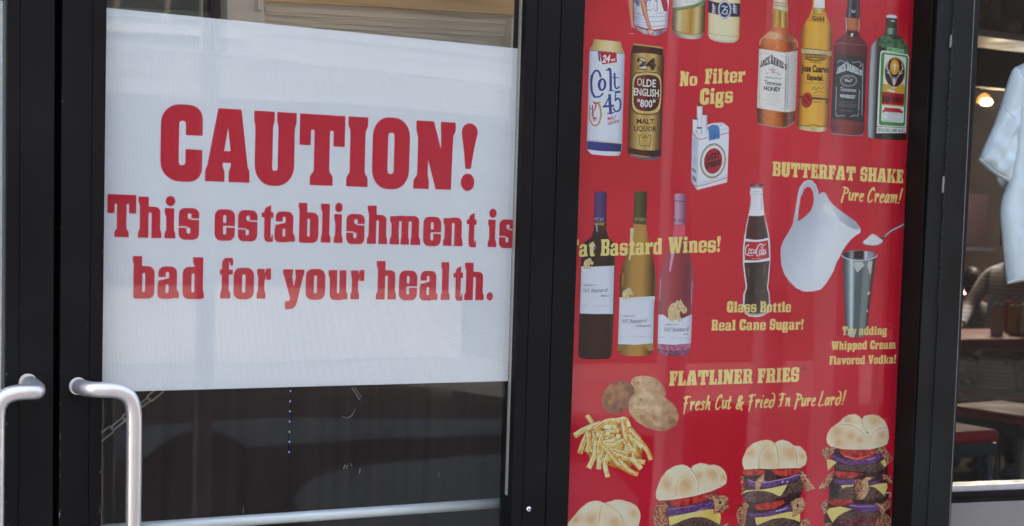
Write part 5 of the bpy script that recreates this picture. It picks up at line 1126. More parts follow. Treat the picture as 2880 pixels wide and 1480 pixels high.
# --- potatoes
p = Pic().crop(*C8)
def potato(cx_, cy_, r, seed, dark):
    def f(x, y):
        n = noise.fractal(Vector((x*.05, y*.05, seed)), .9, 2.0, 4); m = noise.noise(Vector((x*.22, y*.22, seed+9)))
        d = ((x - X(C8, cx_ - r*.3))**2 + (y - Yp(C8, cy_ - r*.4))**2) ** .5 / (r / C8[2])
        c = mixc('#cfae8c' if not dark else '#a87c58', '#8c6848' if not dark else '#5c3c26', .1 + .5 * d * .8 + n * .5)
        if m > .42: c = mixc(c, '#9c6c34', .6)
        return c
    return f
p.add([(545,190),(560,145),(610,120),(690,120),(760,140),(820,190),(850,250),(845,300),(700,330),(580,290),(560,240)], potato(700, 200, 160, 1, False), 3)
p.add([(290,330),(310,250),(370,190),(440,165),(510,168),(560,200),(582,250),(575,330),(520,400),(450,445),(370,450),(310,400)], potato(430, 310, 150, 4, True), 3)
p.add([(522,380),(545,310),(600,265),(680,248),(780,270),(880,330),(945,400),(968,480),(945,550),(880,595),(800,605),(700,580),(600,520),(540,450)], potato(740, 420, 220, 7, False), 3)
for x, y in ((750,490),(640,330),(880,440),(360,350),(780,180),(610,180)): p.add(ellp(x, y, 12, 18, 15), '#a08046')
done(p, 'potato_print', grid=3)
# --- fries
p = Pic().crop(*C8); random.seed(11)
base = [(70,650),(100,580),(200,540),(280,500),(400,500),(500,485),(545,520),(600,600),(655,680),(700,800),(690,870),(630,900),(600,980),(500,985),(380,960),(345,1010),(310,900),(240,880),(170,900),(130,800),(90,780),(100,700)]
p.add([(130,600),(260,520),(400,505),(520,520),(600,620),(650,760),(640,860),(520,930),(400,930),(290,880),(190,860),(130,760)], mott('#94602c', '#cc944c', .15, 3))
def fry(pts, w_):
    k = random.random(); c0, c1 = ('#dcb468', '#f0dca4') if k > .45 else ('#cb9448', '#e6c27c')
    p.stroke(pts, w_ + 5, '#a8702e', w_ * .9 + 5)
    p.stroke(pts, w_, mott(c0, c1, .08, k * 50), w_ * .85)
    off = [(a - w_ * .2, b - w_ * .22) for a, b in pts]; p.stroke(off, w_ * .22, '#f6e8bc', w_ * .16)
for _ in range(46):
    a = random.uniform(0, 6.28); rr_ = random.uniform(30, 190); x = 390 + rr_*math.cos(a)*1.15; y = 720 + rr_*math.sin(a); an = a + 1.57 + random.uniform(-.8, .8); L = random.uniform(60, 120)
    fry([(x - L/2*math.cos(an), y - L/2*math.sin(an)), (x + random.uniform(-8, 8), y + random.uniform(-8, 8)), (x + L/2*math.cos(an), y + L/2*math.sin(an))], random.uniform(26, 46))
for pts in ([(165,475),(205,530),(225,570)], [(60,640),(140,590),(270,540)], [(230,590),(330,520),(430,510)], [(430,510),(500,500),(530,560)], [(480,520),(500,640),(520,700)], [(540,600),(620,680),(650,760)], [(580,640),(680,760),(720,850)], [(100,790),(130,700),(170,620)], [(180,920),(220,830),(240,700)],
            [(265,930),(270,850),(300,740)], [(340,1000),(320,900),(350,800)], [(360,800),(440,900),(560,975)], [(400,800),(520,850),(660,880)], [(480,900),(540,960),(600,985)], [(300,620),(270,720),(260,800)], [(640,740),(600,700),(560,680)], [(330,730),(400,730),(450,700)], [(560,850),(630,930)], [(170,640),(180,720),(160,780)]):
    fry(pts, random.uniform(40, 50))
done(p, 'fries_print', grid=4)

# --- burgers
def bun_col(T, seeds):
    def f(x, y):
        n = noise.fractal(Vector((x*.03, y*.03, 5)), .8, 2.0, 3)
        c = mixc('#e4d6b8', '#d6be96', .35 + n * .6)
        for sx_, sy_, r in seeds:
            d = ((x - X(T, sx_))**2 + (y - Yp(T, sy_))**2) / (r / T[2])**2
            c = mixc(c, '#bd8a50', .62 * math.exp(-d * 1.1))
        return c
    return f
pat = lambda s_: mott('#2a1c18', '#7c6458', .30, s_, gain=1.7)
bac = lambda s_: mott('#5c2226', '#cc9a78', .20, s_, bias=-.05, gain=1.9)
oni = lambda s_: mott('#4c2c5c', '#7c5a90', .12, s_, sy=.3)
tom = lambda s_: mott('#8c1c20', '#cc5040', .08, s_)
che = '#d9bf70'
p = Pic().crop(*Q1)      # bun cut by the bottom left edge
p.add([(30,1040),(45,1000),(130,900),(220,790),(340,700),(430,674),(510,682),(575,712),(650,690),(740,660),(830,662),(960,700),(1060,760),(1105,840),(1112,920),(1090,1010),(1080,1090),(20,1100)], bun_col(Q1, [(380,960,110),(720,1000,110),(1010,870,80),(160,960,60)]))
p.stroke([(575,712),(560,800),(530,900),(520,1060)], 14, '#e2d6bc', 10); p.stroke([(610,760),(720,800),(800,900),(840,1060)], 12, '#d9c8a4', 8); p.stroke([(560,740),(516,830),(500,1000)], 9, '#b08c5c', 5); p.stroke([(590,716),(690,770),(800,860),(850,1000)], 9, '#b48c58', 5)
done(p, 'burger_print', 'burger bun print cut by the lower left corner of the poster', grid=3.5)

p = Pic().crop(*Q1)      # single burger
p.add([(1500,690),(1800,640),(2160,560),(2250,560),(2290,700),(2200,800),(1700,900),(1500,920),(1440,800)], mott('#3c2428', '#6a4a44', .3, 2))
p.add([(1300,900),(1330,760),(1400,700),(1480,690),(1520,760),(1470,860),(1500,960),(1540,1100),(1340,1100),(1300,1000)], bac(11))
p.add([(1380,780),(1440,740),(1480,770),(1440,880),(1430,980),(1390,960)], mott('#a06030', '#c89a68', .2, 4))
p.add([(1540,690),(1700,660),(1900,620),(2130,575),(2150,620),(2020,690),(1850,740),(1650,770),(1590,750)], tom(3)); p.add([(1480,800),(1640,780),(1850,750),(2050,700),(2170,680),(2190,740),(2190,800),(2000,840),(1750,890),(1560,915),(1500,890)], oni(5))
p.stroke([(1520,805),(1700,780),(1900,750)], 8, '#a890b0'); p.stroke([(1950,830),(2060,790)], 16, '#a898c0', 8)
p.add([(1500,1100),(1520,960),(1760,960),(1900,920),(2060,920),(2200,960),(2290,1000),(2330,1100)], pat(7))
p.add([(1525,915),(1700,885),(1900,845),(2130,800),(2200,805),(2290,850),(2300,930),(2282,1030),(2200,980),(2100,935),(2000,915),(1880,920),(1760,955),(1640,1010),(1540,1045)], HG(Q1, [(0,'#dcc678'),(.5,'#e0cd86'),(.8,'#cdb05c'),(1,'#d8c074')], 1525, 2300, 1525, 2300, 0, 1))
p.add([(2050,600),(2160,580),(2210,570),(2260,610),(2340,590),(2410,640),(2400,700),(2430,760),(2360,840),(2260,860),(2200,880),(2180,850),(2210,770),(2180,690)], bac(21)); p.add([(2200,660),(2300,640),(2370,650),(2340,740),(2270,810),(2210,840),(2210,740)], mott('#9a7450', '#cdb088', .25, 31)); p.add(ellp(2290, 705, 20, 22), '#3c2030')
p.add([(2300,1080),(2320,1020),(2380,1000),(2440,1040),(2460,1100)], bac(8))
p.add([(1336,560),(1360,480),(1410,350),(1500,230),(1620,160),(1730,140),(1800,160),(1850,200),(1900,150),(1990,118),(2080,130),(2120,150),(2200,142),(2290,170),(2360,240),(2392,330),(2380,420),(2290,480),(2150,540),(1900,610),(1600,660),(1380,676),(1345,640)], bun_col(Q1, [(1500,440,90),(1790,440,120),(2180,270,110),(1980,300,60),(2340,330,50)]))
p.stroke([(1850,205),(1920,330),(1950,440),(1940,560)], 14, '#e0d4ba', 8); p.stroke([(1858,205),(1936,320),(1970,440),(1960,550)], 10, '#b08a58', 5); p.stroke([(1640,600),(1642,480),(1690,350),(1780,270)], 9, '#b8905c', 4); p.stroke([(1660,480),(1700,360),(1790,280)], 12, '#e2d8c0', 6); p.stroke([(2130,160),(2230,230),(2280,330),(2280,440)], 14, '#e2d6bc', 7); p.stroke([(1345,640),(1600,645),(1900,590),(2290,470)], 10, '#e4dac2', 8)
done(p, 'burger_print', 'single burger print with bacon and cheese', grid=3)

T = Q2; p = Pic().crop(*T)   # double burger
p.add([(100,700),(740,690),(800,740),(760,960),(720,1060),(760,1340),(60,1340),(60,1100),(160,1060),(110,980),(150,850),(100,760)], mott('#241a1c', '#4a3434', .3, 3))
p.add([(104,740),(110,705),(240,700),(360,715),(350,755),(220,770),(120,766)], tom(1)); p.add([(420,700),(738,688),(740,730),(660,772),(560,780),(470,760)], tom(2)); p.stroke([(590,700),(585,770)], 12, '#c8685c')
p.add([(158,820),(240,850),(400,840),(560,800),(690,755),(760,745),(720,800),(600,850),(450,890),(300,905),(180,890)], oni(4)); p.stroke([(170,815),(300,850),(560,808),(740,755)], 8, '#b49cc4')
for x in (350, 545, 600): p.stroke([(x, 850), (x+8, 830)], 14, '#b8a0d0')
p.add([(110,1010),(200,940),(320,930),(500,960),(600,880),(700,810),(780,810),(795,880),(760,940),(660,970),(520,1020),(400,1055),(250,1060),(140,1045)], pat(9))
p.add([(86,980),(150,930),(300,925),(420,910),(600,868),(570,930),(530,990),(510,997),(440,960),(350,940),(250,935),(170,945)], '#dcc884')
p.add([(90,780),(130,775),(120,830),(115,900),(140,930),(100,955),(85,870)], bac(2)); p.add([(245,850),(280,800),(350,750),(340,830),(310,880),(290,940),(250,920)], mott('#9c5c48', '#d8b494', .2, 3))
p.add([(735,690),(790,740),(840,800),(860,860),(912,890),(905,915),(840,948),(790,930),(770,850),(740,780)], bac(5)); p.stroke([(780,760),(830,850),(890,900)], 18, '#cba27c', 12)
p.add([(230,1090),(350,1070),(480,1050),(560,1030),(570,1070),(480,1130),(350,1150),(260,1140)], tom(6)); p.add([(170,1180),(350,1180),(520,1130),(640,1080),(650,1140),(560,1190),(400,1225),(200,1225)], oni(8)); p.stroke([(480,1160),(560,1140),(600,1120)], 18, '#b8a8d4', 8)
p.add([(240,1340),(260,1310),(400,1270),(560,1235),(700,1270),(740,1340)], pat(13)); p.add([(245,1230),(400,1220),(560,1180),(640,1165),(740,1190),(742,1280),(680,1255),(560,1232),(440,1245),(330,1290),(262,1315)], '#d9c27a')
p.add([(640,1060),(700,1020),(770,1012),(800,1080),(780,1150),(700,1210),(650,1230),(660,1150)], mott('#8c6044', '#d2b490', .25, 6)); p.add(ellp(716, 1100, 14, 18), '#3c2030')
p.add([(40,1190),(80,1100),(150,1060),(180,1100),(150,1200),(140,1300),(120,1340),(70,1330)], bac(9)); p.stroke([(120,1130),(130,1220),(110,1290)], 22, '#a86c3c', 14)
p.add([(730,1330),(760,1260),(820,1240),(860,1290),(866,1345)], bac(15))
p.add([(108,640),(112,580),(160,480),(220,420),(300,390),(380,378),(430,390),(462,418),(500,388),(550,378),(620,400),(670,440),(740,450),(800,510),(818,580),(800,650),(740,688),(600,690),(400,700),(300,694),(130,704)], bun_col(T, [(200,520,60),(400,560,80),(620,520,90),(770,560,40)]))
p.stroke([(462,420),(480,520),(490,600),(470,690)], 12, '#e4dac0', 6); p.stroke([(468,420),(490,500),(502,600),(485,690)], 8, '#b08a58', 4); p.stroke([(290,690),(292,600),(322,500),(390,440)], 8, '#b8905c', 4); p.stroke([(660,445),(702,530),(708,620),(692,680)], 7, '#b08a58', 4); p.stroke([(300,600),(330,500),(400,450)], 9, '#e2d8c0', 5); p.stroke([(670,445),(715,530),(720,620),(700,680)], 12, '#e4dac2', 6)
done(p, 'burger_print', 'double burger print with purple onion rings', grid=3)

p = Pic().crop(*T)   # tall triple burger
p.add([(1060,470),(1680,460),(1700,600),(1700,900),(1720,1100),(1740,1340),(1000,1340),(1010,1180),(1060,1000),(1050,800),(1120,700),(1080,560)], mott('#241a1c', '#4a3436', .3, 8))
p.add([(1170,480),(1570,470),(1560,540),(1480,590),(1350,602),(1230,570),(1180,520)], tom(4)); p.stroke([(1230,555),(1360,585),(1490,550)], 9, '#d0988c', 5)
p.add([(1065,560),(1110,540),(1200,590),(1350,605),(1500,590),(1600,530),(1660,520),(1650,570),(1560,630),(1400,655),(1250,650),(1140,610)], oni(7)); p.stroke([(1480,600),(1560,575)], 12, '#a890c8')
p.add([(1130,640),(1250,655),(1400,660),(1560,640),(1660,600),(1665,700),(1560,730),(1400,725),(1200,710),(1130,680)], pat(3)); p.add([(1032,590),(1090,600),(1146,625),(1080,680),(1046,716)], '#d6c282'); p.add([(1620,620),(1665,590),(1700,640),(1670,680)], '#d6c282')
p.add([(978,500),(1000,462),(1050,460),(1130,470),(1110,520),(1060,560),(1040,600),(990,570)], bac(31)); p.add([(1560,520),(1600,470),(1670,455),(1700,510),(1740,560),(1760,590),(1720,630),(1690,650),(1660,580),(1640,540)], bac(33)); p.stroke([(1600,490),(1670,500),(1700,580)], 16, '#b88c78', 10)
p.add([(1120,720),(1250,730),(1400,735),(1430,760),(1300,800),(1180,800),(1120,770)], tom(9)); p.add([(1110,810),(1200,820),(1330,810),(1500,860),(1640,800),(1600,850),(1400,875),(1200,865),(1120,850)], oni(12))
p.add([(1060,900),(1180,880),(1350,890),(1500,890),(1600,920),(1700,960),(1680,1010),(1500,1040),(1300,1030),(1080,1030)], pat(5)); p.add([(1070,880),(1150,880),(1160,1010),(1080,1020)], mott('#1c2c2e', '#3a3a38', .3, 3))
p.add([(1190,875),(1330,872),(1320,890),(1240,895),(1205,915)], '#d9c484'); p.add([(1490,885),(1600,860),(1690,850),(1700,900),(1660,990),(1620,950),(1560,900)], '#dcc680')
p.add([(945,900),(980,850),(1030,780),(1080,730),(1115,720),(1100,800),(1060,860),(1020,920),(960,922)], bac(41)); p.stroke([(960,905),(1020,870)], 24, '#b8a080', 14)
p.add([(1340,820),(1400,800),(1440,860),(1410,960),(1390,1040),(1360,1030),(1350,940)], bac(44)); p.add([(1410,830),(1470,785),(1560,790),(1480,830),(1500,930),(1450,1010),(1400,1040),(1400,960),(1430,900)], mott('#9c7050', '#d8bc90', .2, 5))
p.add([(1640,760),(1700,750),(1750,800),(1756,860),(1700,850),(1650,810)], bac(47)); p.stroke([(1690,790),(1745,840)], 16, '#b89a7c')
p.add([(1040,1050),(1150,1035),(1300,1035),(1330,1060),(1250,1095),(1100,1100)], tom(14)); p.add([(1270,1090),(1400,1080),(1560,1090),(1700,1060),(1730,1060),(1700,1110),(1620,1160),(1500,1170),(1370,1165),(1300,1130)], oni(20)); p.stroke([(1290,1095),(1400,1110),(1560,1100)], 14, '#9c88b4', 10)
p.add([(1100,1230),(1200,1190),(1350,1160),(1500,1175),(1650,1170),(1660,1250),(1400,1260),(1200,1250)], pat(15)); p.add([(1028,1165),(1060,1130),(1180,1108),(1310,1140),(1220,1175),(1150,1220),(1096,1285),(1060,1220)], '#dcc47c')
p.add([(1160,1270),(1350,1240),(1600,1230),(1640,1300),(1600,1345),(1200,1345)], mott('#4c2430', '#8a4a48', .1, 3)); p.add([(960,1100),(990,1060),(1040,1030),(1040,1100),(1020,1180),(1000,1190)], bac(50)); p.add([(1560,1070),(1640,1080),(1700,1020),(1735,1060),(1720,1120),(1680,1160),(1650,1210),(1620,1160)], bac(52)); p.stroke([(1600,1090),(1650,1130),(1650,1200)], 16, '#c8a880', 8)
p.add([(1560,1340),(1600,1220),(1680,1180),(1745,1250),(1740,1345)], bac(55)); p.add([(980,1345),(1010,1290),(1080,1290),(1100,1345)], bac(57)); p.stroke([(1660,960),(1730,960),(1720,1010)], 14, '#c8b8b0', 8)
p.add([(1030,370),(1040,310),(1080,250),(1140,205),(1170,190),(1210,140),(1270,105),(1340,98),(1390,120),(1416,152),(1450,115),(1530,102),(1600,115),(1660,160),(1694,225),(1712,290),(1715,360),(1690,430),(1620,460),(1500,485),(1350,488),(1200,480),(1080,455),(1040,420)], bun_col(T, [(1150,300,70),(1300,330,60),(1400,380,50),(1260,160,50),(1560,170,60),(1640,330,60),(1160,410,50)]))
p.stroke([(1160,195),(1280,200),(1380,240),(1440,300),(1470,340)], 12, '#e6dcc6', 7); p.stroke([(1416,152),(1440,200),(1480,290)], 10, '#e2d8c0', 6); p.stroke([(1416,152),(1430,210),(1468,290)], 8, '#b08a58', 4); p.stroke([(1160,205),(1280,212),(1370,250),(1430,310),(1462,350)], 7, '#b8905c', 4); p.stroke([(1690,245),(1610,252),(1530,300)], 7, '#b8905c', 4); p.stroke([(1690,235),(1600,240),(1520,290),(1480,300)], 10, '#e4dac4', 6); p.add(ellp(1478, 300, 16, 12), '#b08c58'); p.stroke([(1475,320),(1480,420),(1470,480)], 6, '#d8ccb0', 4)
done(p, 'burger_print', 'tall triple burger print at the lower right', grid=3)

# --- yellow lettering
YEL = '#e8c680'
def words(lines, script=None):
    for L in lines:
        pc = Pic(); body, x0, x1, ya, yb, ha, hb = L[:7]; kw = L[7] if len(L) > 7 else {}
        pc.small = True
        pc.slab(body, x0, x1, ya, yb, ha, hb, YEL, **kw)
        letter_parts(pc, 'letter', YT, M['pic'], PO)
words([
 ('No', 1912, 1961.5, 243, 240, 44, 33.5), ('Filter', 1983, 2096, 237, 230.5, 43, 41), ('Cigs', 1969, 2062, 295, 288.5, 45, 43),
 ('BUTTERFAT', 2173, 2406, 495, 509, 41, 39.5), ('SHAKE', 2420, 2540.5, 509.5, 516, 40, 38.5),
 ('at', 1629.5, 1673, 722, 720, 46, 46), ('Bastard', 1690, 1862.5, 720, 714.5, 46.5, 46), ('Wines!', 1879.5, 2026.7, 713, 709, 46, 45),
 ('Glass', 2044.7, 2128, 878.5, 878.5, 31, 30.5), ('Bottle', 2138, 2224.8, 878.5, 878, 30.5, 30),
 ('Real', 2001, 2069, 930, 929.5, 30.5, 30.5), ('Cane', 2080, 2154, 929, 928.5, 30.5, 30), ('Sugar!', 2165, 2260, 928, 927, 30.5, 29.5),
 ('Try', 2369, 2409, 943, 942.5, 24.5, 24.5), ('adding', 2416, 2495, 942.5, 941.5, 24.5, 24.5),
 ('Whipped', 2338.5, 2438.5, 984.7, 982.5, 24.5, 24.5), ('Cream', 2447.5, 2519, 982.5, 981, 24.5, 24),
 ('Flavored', 2332.7, 2433, 1026, 1024, 24.5, 24.5), ('Vodka!', 2442, 2520, 1024, 1022, 24.5, 24),
 ('FLATLINER', 1882.7, 2117, 1086, 1078.5, 42, 41), ('FRIES', 2131, 2247.8, 1078, 1073.5, 41, 40)])
fr = Pic(); fr.add([(1623.6, 674), (1627.6, 674), (1627.4, 688), (1624.6, 690.5), (1623.2, 690)], YEL); done(fr, 'letter', Y=YT)
def cursive(body, *a, **k):
    pc = Pic(); pc.script(body, *a, YEL, **k); letter_parts(pc, 'letter', YT, M['pic'], PO)
cursive('Pure', 2367, 2428, 562, 567, 36, 36, wd=13); cursive('Cream!', 2440, 2534, 568, 572, 40, 38, wd=13)
cursive('Fresh', 1920, 1998, 1155, 1152, 40, 39, wd=13); cursive('Cut', 2012, 2056, 1151, 1149, 39, 38, wd=13); cursive('&', 2068, 2090, 1149, 1149, 38, 38, wd=14); cursive('Fried', 2104, 2178, 1148, 1146, 38, 38, wd=13)
cursive('In', 2188, 2222, 1143, 1141, 36, 36, wd=13); cursive('Pure', 2236, 2293, 1144, 1141, 36, 36, wd=13); cursive('Lard!', 2302, 2375, 1141, 1138, 37, 36, wd=13)
for x, y in ((2550, 466), (2262, 1036)):
    pc = Pic(); q = ellp(x, y, 5.5, 6, 0, 14)
    for i in range(14): pc.stroke([q[i], q[(i+1) % 14]], 1.1, '#5c1c24')
    pc.text('R', x - 2.4, x + 2.6, y + 3.2, y + 3.2, 6.5, '#5c1c24', bold=.03); done(pc, 'registered_mark', Y=YT)
# ------------------------------------------------------------------ inside the restaurant, seen through the right window
def YZ(py, z):     # distance plane Y at which a pixel row near the right edge meets height z
    d = ray(2790, py); t = (z - CAM.z) / d.z; return CAM.y + d.y * t
def cloth(name, outline, Y, mat, fold, parent=None, thick=.025, grid=7.0):
    verts = [Vector(p) for p in outline]; face = [list(range(len(outline)))]
    xs = [p[0] for p in outline]; ys = [p[1] for p in outline]
    x = min(xs) + grid/2
    while x < max(xs):
        y = min(ys) + grid/2
        while y < max(ys): verts.append(Vector((x, y))); y += grid
        x += grid
    ov, _, of, _, _, ofo = delaunay_2d_cdt(verts, [], face, 1, 1e-4)
    of = [f for f, s in zip(of, ofo) if s]
    def ed(p):
        m = 1e9; n = len(outline)
        for i in range(n):
            a = Vector(outline[i]); b = Vector(outline[(i+1) % n]); ab = b - a; t = max(0, min(1, (p-a).dot(ab)/max(1e-9, ab.length_squared)))
            m = min(m, (p - a - ab*t).length)
        return m
    V = []; 
    for v in ov:
        e_ = min(1, ed(v) / 26.0); puff = math.sqrt(max(0, 1-(1-e_)**2))
        V.append(P(v.x, v.y, Y) + Vector((0, -thick * puff - fold(v.x, v.y) * e_, 0)))
    n = len(V)
    for i, v in enumerate(ov):
        e_ = min(1, ed(v) / 26.0); V.append(P(v.x, v.y, Y) + Vector((0, .004 + thick * .6 * math.sqrt(max(0, 1-(1-e_)**2)), 0)))
    Fc = [tuple(f) for f in of] + [tuple(n + i for i in reversed(f)) for f in of]
    cnt = {}
    for f in of:
        for i in range(3):
            k = (f[i], f[(i+1) % 3]); cnt[k] = 1
    for (a, b) in list(cnt):
        if (b, a) not in cnt: Fc.append((b, a, n + a, n + b))
    return mesh_obj(name, V, Fc, mat, parent, smooth=True)
shirt_m = pbr('pale_blue_white_cotton', (.80, .89, .94), .9, 0, .03, 5, .5, .2, bscale=900)
def folds(x, y):
    return 0.010 * noise.noise(Vector((x*.03, y*.006, 1))) + 0.007 * math.sin(x*.09 + y*.012) + .008*noise.noise(Vector((x*.08, y*.02, 4)))
TS = thing('hanging_shirt', 'pale bluish white cotton t-shirt hanging inside the window at the right edge', 't-shirt', P(2850, 795, .12))
body = [(2850, 198), (2862, 188), (2882, 178), (2935, 160), (2990, 168), (3040, 160), (3092, 182), (3130, 230), (3128, 500), (3134, 795), (3000, 792), (2880, 790), (2834.5, 799.5), (2828, 735), (2821, 660), (2816, 600), (2821, 560), (2832, 530), (2840, 505), (2852, 420), (2856, 300)]
under(cloth('shirt_body', body, .12, shirt_m, folds), TS)
slv = [(2859, 188), (2868, 215), (2866, 300), (2856, 400), (2846, 470), (2839, 512), (2815, 501), (2790, 483), (2768, 465), (2753, 452), (2776, 402), (2800, 348), (2818, 298), (2836, 238), (2850, 198)]
under(cloth('sleeve', slv, .095, shirt_m, lambda x, y: .010*noise.noise(Vector((x*.04, y*.03, 8))) + .008*math.sin((x+y*.6)*.12), thick=.022), TS)
under(cloth('sleeve', [(2803, 498), (2820, 505), (2838, 514), (2834, 524), (2827, 534), (2813, 521)], .15, shirt_m, lambda x, y: 0, thick=.01), TS)
under(cloth('sleeve', [(3090, 182), (3120, 260), (3190, 440), (3110, 520), (3098, 400)], .11, shirt_m, lambda x, y: 0, thick=.022), TS)
def hem(pts, Y):
    mb = MB(); mb.tube(smooth_path([P(a, b, Y) for a, b in pts], 6), .0016, 6); return mb
hem([(2834.5, 795), (2880, 784.5), (3000, 786)], .095).build('hem', shirt_m, TS); 
hem([(2756, 447), (2792, 478), (2817, 495), (2840, 505)], .071).build('hem', shirt_m, TS)
hem([(2822, 297), (2840, 318), (2856, 333)], .062).build('seam', shirt_m, TS)

red_top = pbr('orange_red_laminate', (.40, .08, .045), .6, 0, .1, 6, spec=.15)
red_edge = pbr('deep_red_laminate', (.36, .03, .05), .35, 0, .12, 6)
red_seat = pbr('dark_red_vinyl', (.26, .014, .022), .6, 0, .15, 6, .1, spec=.15)
dkmetal = pbr('dark_grey_metal', (.045, .055, .06), .4, .5, .15, 8)
leg_m = pbr('grey_metal_leg', (.13, .15, .16), .4, .6, .15, 8)
# counter
CT = thing('bar_counter', 'long bar counter with orange red top and deep red edge beyond the window', 'counter', P(2900, 1300, 3.2))
zt = P(2790, 957, 3.0).z
mb = MB().box(P(2500, 900, 3.0).x, 8.5, 3.0, 3.62, zt - .045, zt); mb.build('counter_edge', red_edge, CT, bevel=.003)
mb = MB().box(P(2500, 900, 3.0).x + .003, 8.49, 3.003, 3.617, zt + .0005, zt + .006); mb.build('counter_top', red_top, CT)
for xx in (P(2640, 1000, 3.4).x, P(2950, 1000, 3.4).x + 1.2):
    MB().box(xx, xx + .06, 3.4, 3.46, 0, zt - .046).build('counter_leg', dkmetal, CT)
# stools
def stool(label, cx, cy, zs, rot=0.0, w_=.40):
    T = bpy.data.objects.new('bar_stool', None); scene.collection.objects.link(T); T['label'] = label; T['category'] = 'stool'; T['group'] = 'red bar stools'
    T.location = (cx, cy, 0); T.rotation_euler = (0, 0, rot)
    h = w_/2
    s = MB().box(-h, h, -h, h, zs - .05, zs); o = s.build('seat', red_seat); o.parent = T
    b = o.modifiers.new('b', 'BEVEL'); b.width = .022; b.segments = 4
    o = MB().box(-h+.01, h-.01, -h+.01, h-.01, zs - .095, zs - .051).build('seat_frame', dkmetal); o.parent = T
    for sx in (-1, 1):
        for sy in (-1, 1):
            o = MB().tube([Vector((sx*(h-.03), sy*(h-.03), zs-.096)), Vector((sx*(h+.01), sy*(h+.01), 0))], .013, 10).build('leg', leg_m, smooth=True); o.parent = T
    for sx in (-1, 1):
        o = MB().tube([Vector((sx*h, -h, .3)), Vector((sx*h, h, .3))], .009, 8).build('stretcher', leg_m, smooth=True); o.parent = T
        o = MB().tube([Vector((-h, sx*h, .22)), Vector((h, sx*h, .22))], .009, 8).build('stretcher', leg_m, smooth=True); o.parent = T
    return T
p = P(2815, 1160, 2.05); stool('red vinyl bar stool nearest to the big window, in front of the others', p.x + .06, p.y, p.z + .02, .12, .42)
p = P(2765, 1100, 3.0); stool('dim red bar stool tucked under the edge of the counter', p.x, p.y, p.z, -.05, .40)
p = P(2712, 1198, 1.55); stool('red bar stool of which only the rounded seat corner shows beside the post', p.x - .23, p.y, p.z + .015, .0, .42)
# squeeze bottles
def bottle(label, px, py, r, hb, m, mc, Y):
    c = P(px, py, Y); T = thing('squeeze_bottle', label, 'squeeze bottle', (c.x, c.y, zt + .006), 'squeeze bottles on the counter'); z = (c.x, c.y, zt + .007)
    MB().lathe(z, [(r*.9, 0), (r, .006), (r, hb*.72), (r*.97, hb*.74), (r*.97, hb*.75)], 24).build('bottle_body', m, T, smooth=True)
    MB().lathe(z, [(r*1.02, hb*.751), (r*1.02, hb*.80), (r*.72, hb*.83), (r*.25, hb*.86), (r*.12, hb*1.03), (r*.07, hb*1.04)], 20).build('nozzle_cap', mc, T, smooth=True)
cream = pbr('cream_plastic', (.50, .42, .33), .4, 0, .05, 6); must = pbr('mustard_plastic', (.30, .16, .012), .4, 0, .05, 6)
clearish = pbr('milky_plastic', (.42, .45, .42), .4, 0, .05, 6); pale = pbr('whitish_plastic', (.48, .46, .44), .4, 0, .05, 6)
ketch = pbr('ketchup_plastic', (.30, .012, .02), .4, 0, .05, 6)
bottle('cream squeeze bottle with a milky nozzle standing on the counter', 2803, 943, .0345, .205, cream, clearish, 3.25)
bottle('yellow brown mustard squeeze bottle next to the cream one', 2850, 947, .033, .195, must, must, 3.27)
bottle('whitish squeeze bottle at the right edge of the photo', 2884, 947, .035, .21, pale, clearish, 3.2)
bottle('thin red ketchup bottle mostly hidden behind the mustard', 2836, 941, .028, .21, ketch, ketch, 3.42)
# shelf high up with things on it
Ysh = 2.4; pa = P(2600, 62, Ysh); pb = P(2600, 83, Ysh)
shm = pbr('pale_painted_shelf', (.52, .47, .43), .5, 0, .08, 6)
SH = MB().box(P(2600, 70, Ysh).x, 8.0, Ysh, Ysh + .3, pb.z, pa.z); tag(SH.build('wall_shelf', shm, bevel=.002), 'long pale shelf edge high up inside the right window', 'shelf')
zsh = pa.z
def onshelf(px, Y): return P(px, 60, Y).x
mb = MB().lathe((onshelf(2796, 2.5), 2.5, zsh), [(.028, .0), (.03, .005), (.03, .12), (.022, .14), (.022, .17)], 20)
tag(mb.build('glass_jar', pbr('grey_green_jar', (.26, .30, .26), .2, 0, .1, 10), smooth=True), 'grey green jar standing above the pale shelf', 'jar')
mb = MB().box(onshelf(2757, 2.46), onshelf(2800, 2.46), 2.42, 2.5, zsh, zsh + .055)
tag(mb.build('carton', pbr('brown_card', (.14, .07, .05), .8, 0, .1, 10), bevel=.002), 'low dark brown carton on the left end of the shelf', 'box')
mb = MB().lathe((onshelf(2766, 2.6), 2.6, zsh), [(.05, 0), (.05, .07), (.045, .075), (.022, .13), (.003, .15)], 20)
tag(mb.build('cream_dispenser', pbr('cream_ceramic', (.50, .47, .33), .4, 0, .1, 10), smooth=True), 'cream coloured cone topped pot behind the carton on the shelf', 'pot')
mb = MB().lathe((onshelf(2851, 2.45), 2.45, zsh), [(.018, 0), (.032, .02), (.034, .05), (.02, .065), (.004, .07)], 16)
tag(mb.build('orange_pot', pbr('orange_glaze', (.34, .15, .03), .3, 0, .1, 10), smooth=True), 'small round orange brown pot on the shelf near the right photo edge', 'pot')
mb = MB().box(onshelf(2835, 2.62), onshelf(2990, 2.62), 2.6, 2.69, zsh, zsh + .22)
tag(mb.build('wooden_crate', pbr('brown_wood_box', (.12, .065, .035), .7, 0, .15, 10, stretch=(1, 1, 6)), bevel=.003), 'brown wooden box at the top right corner above the shelf', 'box')
